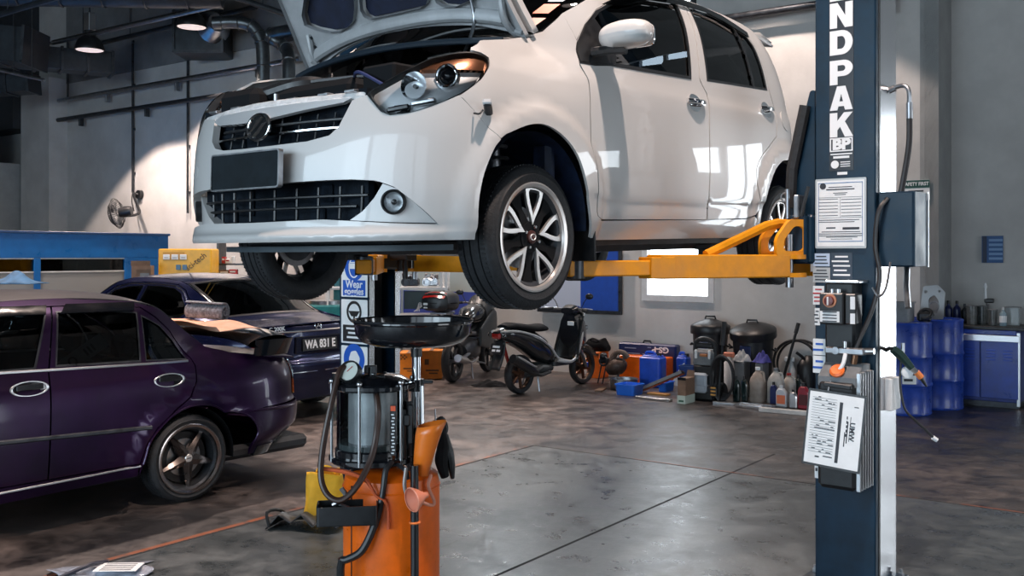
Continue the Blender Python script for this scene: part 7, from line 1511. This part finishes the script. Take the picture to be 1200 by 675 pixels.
engine('dark engine block on the upper shelf of the light rack', 480, 336, .24, 1, M_DSTEEL); engine('silver gearbox part on the upper shelf of the light rack', 504, 336, .22, 2, M_ALU)
o = thing('cable_bundle', 'pale tangled cables on the lower shelf of the light rack', 'cables', at(494, 367, Y)+Vector((0, .10, 0)), 0, None)
for k in range(5): MB().tube([(-.12+.02*k, 0, .02), (-.05, .02*k, .06+.02*k), (.03+.02*k, 0, .12-.01*k), (.10, .02, .18)], .006, 6, sp=4).build('cable_strand', M_TRIM, o)
def carton(label, px0, px1, py0, py1, Yc, dep, m, marks, rz=0, group='orange cartons by the rack'):
    a, b = at(px0, py1, Yc), at(px1, py1, Yc); h = at(0, py0, Yc).z-a.z; w = b.x-a.x; o = thing('carton', label, 'carton', ((a.x+b.x)/2, Yc, max(0, a.z)), R(rz), group)
    MB().box((0, dep/2, h/2), (w, dep, h), b=.004).build('carton_body', m, o); MB().box((0, dep/2, h+.001), (.05, dep, .003)).build('packing_tape', M_CARD, o); q = MB()
    for (x, z, ww, hh) in marks: q.box((x*w, -.002, z*h), (ww*w, .003, hh*h))
    q.build('carton_print', mat('carton_print', (.12, .05, .01), .6), o, smooth=0); return o
chk = [(-.36+.09*i, .80+.06*j, .085, .055) for i in range(4) for j in range(3) if (i+j) % 2 == 0]
carton('orange carton with a small checker print beside the far column', 467, 489.5, 414, 446.5, 12.9, .42, M_OBOX, chk+[(0, .45, .5, .05), (.1, .36, .3, .04)])
carton('orange carton standing right of the checker printed one', 492.5, 518, 411, 444, 13.1, .42, M_OBOX, [(.05, .30, .6, .06), (.1, .2, .4, .05), (-.2, .6, .2, .2)])
# ---------------------------------------------------------------- clutter along the back wall
def spot(px, py, dep):
    p = floor_at(px, py); ra = p.dot(AX); lim = 11.64-dep/2
    return p*(lim/(ra+dep/2)) if ra+dep/2 > lim else p+AX*(dep/2)*.6
def set_ra(o, ra): k = ra/o.location.to_2d().to_3d().dot(AX); o.location.x *= k; o.location.y *= k; return o
def face_w(px0, px1, Y, dep): W_ = (px1-px0)*Y/FPX; return max(W_*.45, (W_-.589*dep)/.808)
def place(px, py, dy=0.0): p = floor_at(px, py); return p+Vector((0, dy, 0))
def wpx(px0, px1, py): return (floor_at(px1, py)-floor_at(px0, py)).length
def hpx(py0, py1): return (py1-py0)/FPX*(FPX*CAMZ/(py1-300))
def tray(label, px0, px1, py1, hgt, dep, m, rz=0, name='tray', flare=1.12, lift=0.0, group=None):
    p_ = spot((px0+px1)/2, py1, dep); w = face_w(px0, px1, p_.y, dep); o = rthing(name, label, name, p_+Vector((0, 0, lift)), group, rz); n = 6
    lo, hi = rrect(w/flare, dep/flare, .03, n), rrect(w, dep, .035, n); li, hi2 = rrect(w/flare-.02, dep/flare-.02, .025, n), rrect(w-.016, dep-.016, .03, n); k = len(lo)
    vs = [(*p, 0) for p in lo]+[(*p, hgt) for p in hi]+[(*p, hgt) for p in hi2]+[(*p, .01) for p in li]; fs = []
    for r_ in range(3): fs += [(r_*k+i, r_*k+(i+1) % k, (r_+1)*k+(i+1) % k, (r_+1)*k+i) for i in range(k)]
    fs += [tuple(range(k-1, -1, -1)), tuple(3*k+i for i in range(k))]; MB().add(vs, fs).build(name+'_body', m, o); MB().plate(rrect(w+.02, dep+.02, .04, n), [rrect(w-.012, dep-.012, .03, n)], .012, None, hgt-.008).build(name+'_rim', m, o); return o
def jerrycan(label, px0, px1, py0, py1, dep, m, rz=0, name='jerrycan', group=None):
    p_ = spot((px0+px1)/2, py1, dep); w, h = face_w(px0, px1, p_.y, dep), (py1-py0)*p_.y/FPX; o = rthing(name, label, name, p_, group, rz)
    MB().prism(rrect(w, dep, .04, 5), h*.88, None, 0, .02).prism(rrect(w*.8, dep*.8, .03, 5), h*.06, None, h*.86, .008).build('can_body', m, o)
    MB().tube([(-w*.32, 0, h*.90), (-w*.28, 0, h*.99), (w*.05, 0, h*.99), (w*.1, 0, h*.90)], .018, 8, sp=3).build('can_handle', m, o); MB().lathe([(.03, h*.90), (.03, h*.98), (0, h*.98)], 18, T(w*.30, 0, 0)).build('can_cap', M_BLACK if m != M_WHITE else M_RED, o); MB().box((0, -dep/2-.001, h*.45), (.008, .006, h*.75)).build('can_seam', m, o); return o
def box_thing(name, label, cat, px0, px1, py0, py1, dep, m, rz=0, b=.006, group=None, dy=0):
    p_ = spot((px0+px1)/2, py1, dep+dy); w, h = face_w(px0, px1, p_.y, dep), (py1-py0)*p_.y/FPX; o = rthing(name, label, cat, p_, group, rz); MB().box((0, 0, h/2), (w, dep, h), b=b).build(name+'_body', m, o); return o, w, h
# orange case with a black bag, behind the scooter
o, w, h = box_thing('tool_case', 'orange case with a black bag on top behind the scooter', 'tool case', 687, 714, 408, 439, .26, mat('case_orange', (.78, .16, .01), .4, var=.1, scale=9)); set_ra(o, 11.48); MB().box((0, -.132, h*.90), (w*.98, .006, .02)).build('case_seam', M_BLACK, o); MB().box((-w*.38, -.133, h*.45), (.05, .008, .10), b=.01).build('case_latch', M_BLUEP, o)
bg = rthing('bag', 'slack black bag lying on the orange case behind the scooter', 'bag', o.location+Vector((0, 0, h+.004))); loft(MB(), [(-.18, 0, .05, .05, .05), (-.12, 0, .08, .10, .08), (0, .01, .07, .11, .07), (.10, 0, .09, .09, .09), (.17, 0, .04, .06, .04)]).build('bag_body', M_MATT, bg); MB().tube([(-.1, -.05, .13), (-.04, -.08, .17), (.05, -.08, .15), (.1, -.06, .12)], .012, 8, sp=4).build('bag_strap', M_BLACK, bg)
# navy case with upside-down lettering, orange case before it
o, w, h = box_thing('battery_case', 'navy case printed upside down with pale lettering behind the orange gear box', 'case', 726, 795, 393, 437, .14, mat('case_navy', (.010, .022, .10), .4, coat=.2), b=.02); set_ra(o, 11.57)
F = T(w*.24, -.073, h*.86) @ RX(90) @ RZ(180); MB().text('GS-P', .105, F, .002, .004, sx=1.15).build('case_lettering', M_WHITE, o, smooth=0); MB().text('GS-P', .09, F @ T(.02, .135, 0), .002, .003, sx=1.15).build('case_lettering', M_WHITE, o, smooth=0); q = MB()
for (x, z, ww) in ((-.25, .72, .28), (-.02, .72, .1), (-.28, .86, .2), (.05, .9, .06)): q.box((x*w, -.072, z*h), (ww*w, .002, .012))
q.build('case_print', mat('case_pale_print', (.25, .30, .45), .5), o, smooth=0); MB().tube([(-w*.1, 0, h), (-w*.08, 0, h+.03), (w*.02, 0, h+.03), (w*.04, 0, h)], .012, 8).build('case_handle', M_BLACK, o)
o, w, h = box_thing('gear_box_carton', 'orange box with a dark gear emblem in front of the navy case', 'box', 727, 787, 409, 440, .2, M_ORANGE, b=.01); set_ra(o, 11.36); g = MB(); F = T(w*.42, -.102, h*.55) @ RX(90)
g.plate([((.055 if (i//2) % 2 else .042)*math.cos(R(i*11.25)), (.055 if (i//2) % 2 else .042)*math.sin(R(i*11.25))) for i in range(32)], [circ(.022, 18)], .002, F).build('gear_emblem', M_INK, o, smooth=0)
# car part on a small stand
o = rthing('gearbox_part', 'dark brown car part on a stand in front of the orange gear box', 'car part', place(719, 449)); set_ra(o, 10.9); MB().lathe([(0, -.13), (.07, -.12), (.10, -.04), (.11, .04), (.085, .10), (.05, .14), (0, .15)], 24, T(.04, 0, .235) @ RY(65)).build('part_body', mat('brown_iron', (.07, .045, .035), .5, .4, var=.4, scale=14), o)
MB().torus(.095, .016, 24, 8, T(.06, -.01, .34) @ RX(75)).tube([(-.02, 0, .30), (.06, -.03, .42), (.16, -.02, .42), (.21, 0, .36)], .035, 10, sp=4).build('part_duct', mat('brown_duct', (.10, .065, .05), .55), o); MB().torus(.055, .014, 18, 6, T(-.13, -.03, .30) @ RX(85)).cyl((-.2, 0, .30), (-.07, 0, .31), .035, n=12).ball((-.15, 0, .36), .05, 12, 8).build('part_pump', M_BLACK, o)
for x in (-.17, -.10, .10): MB().tube([(x, 0, .28), (x-.03, -.06, .012)], .010, 6).build('stand_leg', M_DSTEEL, o)
o = rthing('basin', 'shallow shiny metal basin between the car part and the blue jerrycan', 'basin', place(731, 456)); MB().lathe([(0, 0), (.15, 0), (.165, .015), (.17, .12), (.185, .128), (.185, .134), (.165, .13), (.155, .012), (0, .01)], 36).build('basin_body', M_STEEL, o)
o, w, h = box_thing('wood_board', 'brown board lying on the floor left of the blue tray', 'board', 690, 709, 456.5, 458.5, .3, M_WOOD, 20, .002)
set_ra(jerrycan('big blue jerrycan behind the bright blue tray', 746, 779, 412, 452, .20, M_BLUEP), 11.06); set_ra(jerrycan('blue jerrycan at the back beside the left trash bin', 791, 811, 405, 442, .16, M_BLUEP, 0), 11.5)
M_BRB = mat('bright_blue_tray', (.02, .16, .72), .35); tray('bright blue plastic tray on the floor in front of the jerrycan', 716, 752, 463, .125, .26, M_BRB); tray('second bright blue tray behind the striped boards', 766, 788.5, 459, .11, .26, M_BRB)
set_ra(tray('dark blue open bin on the carton near the pressure washer', 795, 819, 451, .30, .17, mat('bin_navy_blue', (.008, .045, .20), .4), 0, 'open_bin', 1.08), 11.02)
o = rthing('striped_board', 'dark trim board with orange stripes leaning over the trays', 'board', place(751, 459)+Vector((0, -.05, .03))); Mx = frame((0, 0, 0), Vector((.86, .12, .40)), (0, -1, .2)); MB().box((0, 0, .29), (.10, .035, .58), Mx, .004).build('board_core', M_BLACK, o)
for x in (-.024, .012): MB().box((x, 0, .29), (.010, .041, .57), Mx).build('board_stripe', M_ORANGE, o)
MB().box((.052, 0, .29), (.012, .037, .57), Mx).build('board_edge', M_GREYP, o)
o = rthing('paper_wedge', 'torn pale board standing behind the striped boards', 'board', floor_at(794, 450)); set_ra(o, 11.32); MB().prism([(-.10, 0), (.08, 0), (.10, .30), (.05, .26), (.0, .16)], .012, RX(90)).build('wedge_sheet', M_PAPER, o)
o, w, h = box_thing('floor_plank', 'grey plank on the floor before the bright blue trays', 'plank', 744, 786, 466, 469, .08, M_ALU, -4, .003); o, w, h = box_thing('wood_board', 'tan board between the plank and the second blue tray', 'board', 757, 784, 461.0, 463.2, .10, mat('tan_board', (.42, .20, .05), .6), -4, .003)
o, w, h = box_thing('cardboard_box', 'brown cardboard box with a white green lower edge beside the pressure washer', 'box', 789.5, 812, 443, 473, .24, M_CARD); MB().box((0, -.002, h*.17), (w*1.006, .245, h*.32)).build('box_band', mat('pale_green_band', (.45, .55, .50), .6), o); MB().box((0, -.1255, h*.12), (w*.6, .002, .02)).build('box_print', mat('green_print', (.03, .12, .08), .6), o); MB().box((w*.05, -.123, h*.98), (.10, .004, .03)).build('hand_hole', M_MATT, o); MB().prism([(-w*.5, 0), (w*.5, 0), (w*.42, .07), (-w*.42, .07)], .006, T(0, .11, h) @ RX(78)).build('box_flap', M_CARD, o)
# pressure washer with hose
c = place(829, 471); pw = rthing('pressure_washer', 'black pressure washer with a white tank and a coil of hose at its side', 'pressure washer', c+Vector((0, .12, 0))); k = c.y/FPX
def pq(px, py, y=0.0): return Vector(((px-829)*k, y, (471-py)*k))
MB().box(pq(829, 461, .02), (.29, .24, .19), b=.03).box(pq(829, 441, .03), (.25, .20, .26), b=.03).build('washer_body', M_BLACK, pw); MB().box(pq(828, 421, .02), (.26, .16, .20), b=.03).build('motor_housing', M_GREYP, pw)
MB().box(pq(828, 449, -.115), (.165, .06, .225), b=.02).build('detergent_tank', mat('white_tank', (.42, .47, .53), .4), pw); MB().box(pq(828, 440, -.115), (.17, .07, .012), b=.003).box(pq(828, 452, -.115), (.17, .066, .008), b=.002).build('tank_rib', mat('tank_shade', (.36, .40, .46), .5), pw)
MB().tube([pq(817, 440), pq(816, 408), pq(820, 400), pq(828, 398), pq(838, 401), pq(842, 409), pq(841, 440)], .025, 10, sp=5).build('handle_bow', M_BLACK, pw); MB().box(pq(828, 406), (.20, .05, .06), b=.015).build('handle_bridge', M_BLACK, pw); MB().box(pq(830, 417, -.07), (.09, .02, .03), b=.004).build('washer_label', mat('orange_brown_label', (.45, .16, .05), .5), pw)
for px in (820.5, 837.5): MB().box(pq(px, 416, -.07), (.025, .03, .10), b=.006).build('trim_post', M_PAPER, pw)
for s in (-1, 1): MB().lathe([(0, -.03), (.10, -.03), (.115, -.015), (.115, .015), (.10, .03), (0, .03)], 28, Matrix.Translation(pq(829, 461.0, .06)+Vector((s*.175, 0, 0))) @ RY(90)).build('washer_wheel', M_RUB, pw)
for i in range(6): MB().torus(.135+.006*i, .012, 40, 8, Matrix.Translation(pq(853, 442, .02-.02*i)) @ RX(90) @ Matrix.Diagonal((.82, 1.5, 1, 1))).build('hose_coil', M_RUBS, pw)
MB().cyl(pq(851, 468, -.12), pq(848.5, 379, .10), .014, n=10).cyl(pq(849.2, 405, .03), pq(848.5, 378, .10), .028, n=12).build('spray_lance', M_BLACK, pw)
MB().box(pq(847, 458, -.15), (.07, .02, .10), RZ(0), .01).build('tag_plate', M_BLACK, pw)
for i in range(3): MB().box(pq(846.5, 453+4*i, -.163), (.06, .004, .016), None).build('tag_stripe', mat('tag_orange', (.7, .35, .08), .5), pw)
# grey boxes with rags, bottles, jugs
crates = {}; crates[0], _, h0 = box_thing('grey_crate', 'grey plastic crate under the rags in front of the bins', 'crate', 857, 878, 424, 464, .20, M_GREYP); crates[1], _, h1 = box_thing('grey_crate', 'grey plastic crate behind the jugs, right of the rag crate', 'crate', 881.5, 900, 423, 463, .20, M_GREYP)
HZ = {0: h0, 1: h1}; set_ra(crates[0], 10.95); set_ra(crates[1], 10.95)
def rag(label, k_, m, sx, sy, h, seed): p = crates[k_].location+Vector((0, 0, HZ[k_]+.004)); return crumple(p, 'rag', label, 'rag', m, sx, sy, h, seed, 20)
rag('heap of pale rags on the left grey crate', 0, mat('pale_rag', (.45, .46, .47), .8, var=.3, scale=12), .21, .18, .10, 5); rag('violet blue cloth on the right grey crate', 1, mat('violet_rag', (.06, .06, .28), .8, var=.3, scale=12), .19, .17, .10, 9)
pk = rthing('spray_bottle', 'white spray bottle with an orange cap behind the pressure washer', 'bottle', spot(853, 455, .12)); hh = .50; set_ra(pk, 11.0); MB().lathe([(0, 0), (.055, 0), (.06, .02), (.06, hh*.75), (.03, hh*.85), (.03, hh*.9), (0, hh*.9)], 20).build('bottle_body', M_WHITE, pk); MB().box((0, 0, hh*.94), (.13, .05, .06), b=.01).build('bottle_head', mat('salmon_cap', (.70, .25, .16), .5), pk)
def flat_bottle(label, px, py0, py1, w, d, m, cap, lab=None, name='oil_bottle', group='oil bottles on the floor', rz=0):
    h = hpx(py0, py1); o = rthing(name, label, 'bottle', place(px, py1)+Vector((0, d/2, 0)), group, rz); pr = rpoly([(-w/2, 0), (w/2, 0), (w/2, h*.66), (w*.16, h*.86), (-w*.30, h*.86), (-w/2, h*.72)], [.012, .012, .03, .01, .01, .03])
    MB().prism(pr, d, T(0, d/2, 0) @ RX(90), 0, min(.012, d*.2)).build('bottle_body', m, o); MB().lathe([(w*.17, h*.85), (w*.17, h), (0, h)], 14, T(-w*.07, 0, 0)).build('bottle_cap', cap, o)
    if lab: MB().box((0, -d/2-.001, h*.36), (w*.78, .004, h*.40)).build('bottle_label', lab, o)
    return o
def jug(label, px, py0, py1, w, m, cap, rz=0):
    h = hpx(py0, py1); d = w*.8; o = rthing('jug', label, 'jug', place(px, py1)+Vector((0, d/2, 0)), 'cloudy jugs on the floor', rz); n = 24; secs = [(0, .97), (.02, 1), (.58, 1), (.70, .86), (.82, .55), (.88, .30), (.93, .27)]
    vs, fs = [], []
    for z, s in secs:
        e = 3.2 if s > .6 else 2.2
        for k in range(n): a = 2*math.pi*k/n; c_, s_ = math.cos(a), math.sin(a); vs.append((w/2*s*math.copysign(abs(c_)**(2/e), c_), d/2*s*math.copysign(abs(s_)**(2/e), s_), z*h))
    fs = [(i*n+k, i*n+(k+1) % n, (i+1)*n+(k+1) % n, (i+1)*n+k) for i in range(len(secs)-1) for k in range(n)]+[tuple(range(n)), tuple((len(secs)-1)*n+k for k in range(n))]
    MB().add(vs, fs).build('jug_body', m, o); MB().lathe([(w*.16, h*.92), (w*.16, h), (0, h)], 16).build('jug_cap', cap, o); MB().tube([(w*.16, 0, h*.86), (w*.36, 0, h*.84), (w*.42, 0, h*.70), (w*.46, 0, h*.58)], .014, 8, sp=4).build('jug_handle', m, o); return o
M_JUG = mat('cloudy_jug', (.34, .275, .23), .45, var=.25, scale=9); M_JUG2 = mat('milky_jug', (.42, .40, .37), .45, var=.2, scale=9)
jug('cloudy brownish jug with a white hook handle before the grey crates', 890, 431, 472, .175, M_JUG, M_PAPER); jug('milky jug right of the brownish jug', 911.5, 432, 473, .185, M_JUG2, M_GREYP); jug('milky jug with a red cap behind the labelled white bottle', 926.5, 438, 471, .15, M_JUG2, M_RED)
M_DKB = mat('dark_green_bottle', (.008, .022, .022), .25, coat=.4)
for px, lb in ((864, 'dark green oil bottle right of the hose coil'), (873.5, 'dark green oil bottle left of the brownish jug')): flat_bottle(lb, px, 441, 471, .075, .06, M_DKB, M_BLACK)
flat_bottle('navy oil bottle left of the white bottle with an orange label', 908, 448, 474, .085, .06, M_BB, M_BLACK); flat_bottle('white bottle with an orange label at the front of the jugs', 917.5, 452, 477.5, .12, .07, mat('white_bottle', (.55, .57, .60), .4), M_TRIM, mat('label_orange_red', (.72, .16, .06), .5)); flat_bottle('silver oil bottle right of the orange labelled bottle', 931, 457, 479, .085, .06, M_ALU, M_BLACK)
flat_bottle('red oil bottle behind the clipboard, left of the column', 943.5, 449, 480, .12, .07, mat('red_bottle', (.32, .012, .03), .35, coat=.3), M_BLACK, mat('red_label', (.10, .01, .012), .4)); flat_bottle('dark bottle between the milky jugs and the red bottle', 937, 440, 470, .10, .08, M_DKB, M_BLACK)
o = rthing('spray_bottle', 'white topped spray bottle behind the red capped jug', 'bottle', spot(926, 461, .12)); hh = .46; MB().lathe([(0, 0), (.05, 0), (.05, hh*.6), (.02, hh*.78), (0, hh*.78)], 18).build('bottle_body', M_PAPER, o); MB().box((-.02, 0, hh*.88), (.12, .05, .06), b=.012).cyl((0, 0, hh*.7), (0, 0, hh*.88), .018, n=10).build('bottle_head', M_WHITE, o)
o = rthing('black_can', 'black can with a spout behind the red oil bottle', 'can', spot(947, 462, .26)); MB().lathe([(0, 0), (.13, 0), (.13, .36), (.08, .44), (.03, .48), (0, .48)], 24).build('can_body', M_BLACK, o); MB().tube([(0, -.05, .42), (-.05, -.10, .48), (-.10, -.12, .52)], .018, 8).build('can_spout', M_BLACK, o)
tray('shallow grey drip tray in front of the brownish jug', 858, 905, 479, .03, .20, M_ALU, -2, 'drip_tray', 1.05); o, w, h = box_thing('floor_plank', 'long pale plank on the floor before the bottles', 'plank', 893, 949, 480, 485, .06, mat('pale_plank', (.42, .43, .43), .6, var=.2, scale=9), 4, .003); o, w, h = box_thing('floor_plank', 'grey plank on the floor before the pressure washer', 'plank', 838, 889, 472.5, 475.5, .05, M_ALU, 3, .003)
# ---------------------------------------------------------------- near floor, purple car's load
yb = thing('cloth_bag', 'bright yellow cloth bag standing on the floor left of the drainer', 'bag', floor_at(381, 603), R(8)); hh = hpx(553, 603); N = 20
def ybf(a, b):
    u = a*2*math.pi; s = 1-.18*b+.05*math.sin(3*u+4*b)+.03*math.sin(7*u-5*b); return (.13*s*math.copysign(abs(math.cos(u))**.6, math.cos(u)), .07*s*math.copysign(abs(math.sin(u))**.6, math.sin(u)), hh*b*(1+.05*math.sin(2*u)))
MB().surf(ybf, 36, 14).build('bag_body', mat('yellow_cloth', (.80, .40, .015), .7, var=.12, scale=9, bump=.2, bscale=14), yb, solid=.004); MB().tube([(-.06, 0, hh*.95), (-.03, -.02, hh*1.12), (.03, -.02, hh*1.12), (.06, 0, hh*.95)], .010, 8, sp=4).build('bag_handle', MATS['yellow_cloth'], yb)
bb = thing('cloth_bag', 'flat black bag with folds lying on the floor beside the yellow bag', 'bag', floor_at(362, 617), R(-6)); Z = [0, .10, .045, .11, .03, .09, .02]
MB().surf(lambda a, b: (-.22+.44*a+.03*(b-.5), (-.5+b)*.22+.02*math.sin(6*a), .006+(np.interp(a*6, range(7), Z))*(.55+.45*math.sin(math.pi*min(1, b+.2)))*(1-.5*b)), 30, 8).build('bag_body', mat('black_bag_sheet', (.016, .017, .019), .42, var=.4, scale=14), bb, solid=.006, smooth=20); MB().tube([(-.21, -.11, .02), (-.235, -.08, .10), (-.19, .02, .09), (-.15, .08, .03)], .010, 8, sp=3).build('bag_edge', MATS['black_bag_sheet'], bb)
ps = thing('plastic_sheet', 'crumpled printed sheet and film on the floor at the bottom left', 'sheet', floor_at(118, 671), R(14)); MB().surf(lambda a, b: ((a-.5)*.46+.04*math.sin(7*b), (b-.5)*.26, .006+.022*abs(math.sin(7*a+3*b))*math.sin(math.pi*b)), 26, 14).build('film', mat('grey_film', (.35, .38, .45), .2, coat=.6, var=.6, scale=9), ps, solid=.001, smooth=20)
MB().box((.10, -.02, .034), (.22, .14, .002), RZ(-12)).build('printed_sheet', M_PAPER, ps); q = MB()
for k in range(5): q.box((.10, -.07+.025*k, .0355), (.16, .008, .001), RZ(-12))
q.build('sheet_print', M_INK, ps); MB().tube([(-.2, -.1, .01), (-.05, -.02, .05), (.02, .08, .03)], .012, 6, sp=4).build('film_fold', mat('dark_fold', (.05, .05, .07), .3), ps)
# on the boot spoiler of the purple sedan: peach cloth and a rolled mat
PA = Matrix.Rotation(R(270-40), 4, 'Z'); po = Vector((-2.17, 6.6, 0))-Vector((math.sin(R(40)), math.cos(R(40)), 0))*2.5-Vector((math.cos(R(40)), -math.sin(R(40)), 0))*.8
def pc(x, y, z): return po+(PA @ Vector((-x, y, z)))
cl = thing('peach_cloth', 'peach coloured sheet spread over the boot spoiler of the purple sedan', 'sheet', pc(3.1, .0, 1.13), R(230))
MB().surf(lambda a, b: (.34-.44*a, -.62+1.24*b, .006+.020*math.sin(5*b+2*a)*math.sin(4*a)+.012*math.sin(11*b)+(.03 if a < .2 else 0)), 14, 30).build('sheet_body', mat('peach_sheet', (.72, .36, .22), .7, var=.2, scale=7, col2=(.80, .52, .40)), cl, solid=.006)
ro = thing('rolled_mat', 'rolled grey blue mat lying on the peach sheet over the boot spoiler', 'mat', pc(3.22, -.12, 1.165), R(230))
sp_ = [Vector((math.cos(t*1.05), math.sin(t*1.05)))*float(.016+.0085*t) for t in np.linspace(0, 12.5, 90)]; mb = MB(); n = len(sp_); Mr = frame((0, 0, .05), (-.165, .986, -.02), (0, 0, 1)); hL = .42
mb.surf(lambda a, b: (sp_[min(n-1, int(a*(n-1)+.5))].x*.62, sp_[min(n-1, int(a*(n-1)+.5))].y*.40, (b-.5)*hL), n-1, 10, Mr); mb.build('mat_roll', mat('speckled_mat', (.20, .21, .24), .8, var=.6, scale=40, bump=.4, bscale=60), ro, solid=.006)
bc = thing('blue_cloth', 'blue cloth heap on the black sedan roof at the far left', 'cloth', at(3, 333, 9.2)+Vector((0, .2, 0)), 0); MB().surf(lambda a, b: ((a-.5)*.5, (b-.5)*.4, .09*math.sin(math.pi*a)*math.sin(math.pi*b)*(1+.4*math.sin(9*a+5*b))), 20, 14).build('cloth_body', mat('blue_cloth', (.03, .10, .20), .8, var=.4, scale=9), bc, solid=.006)
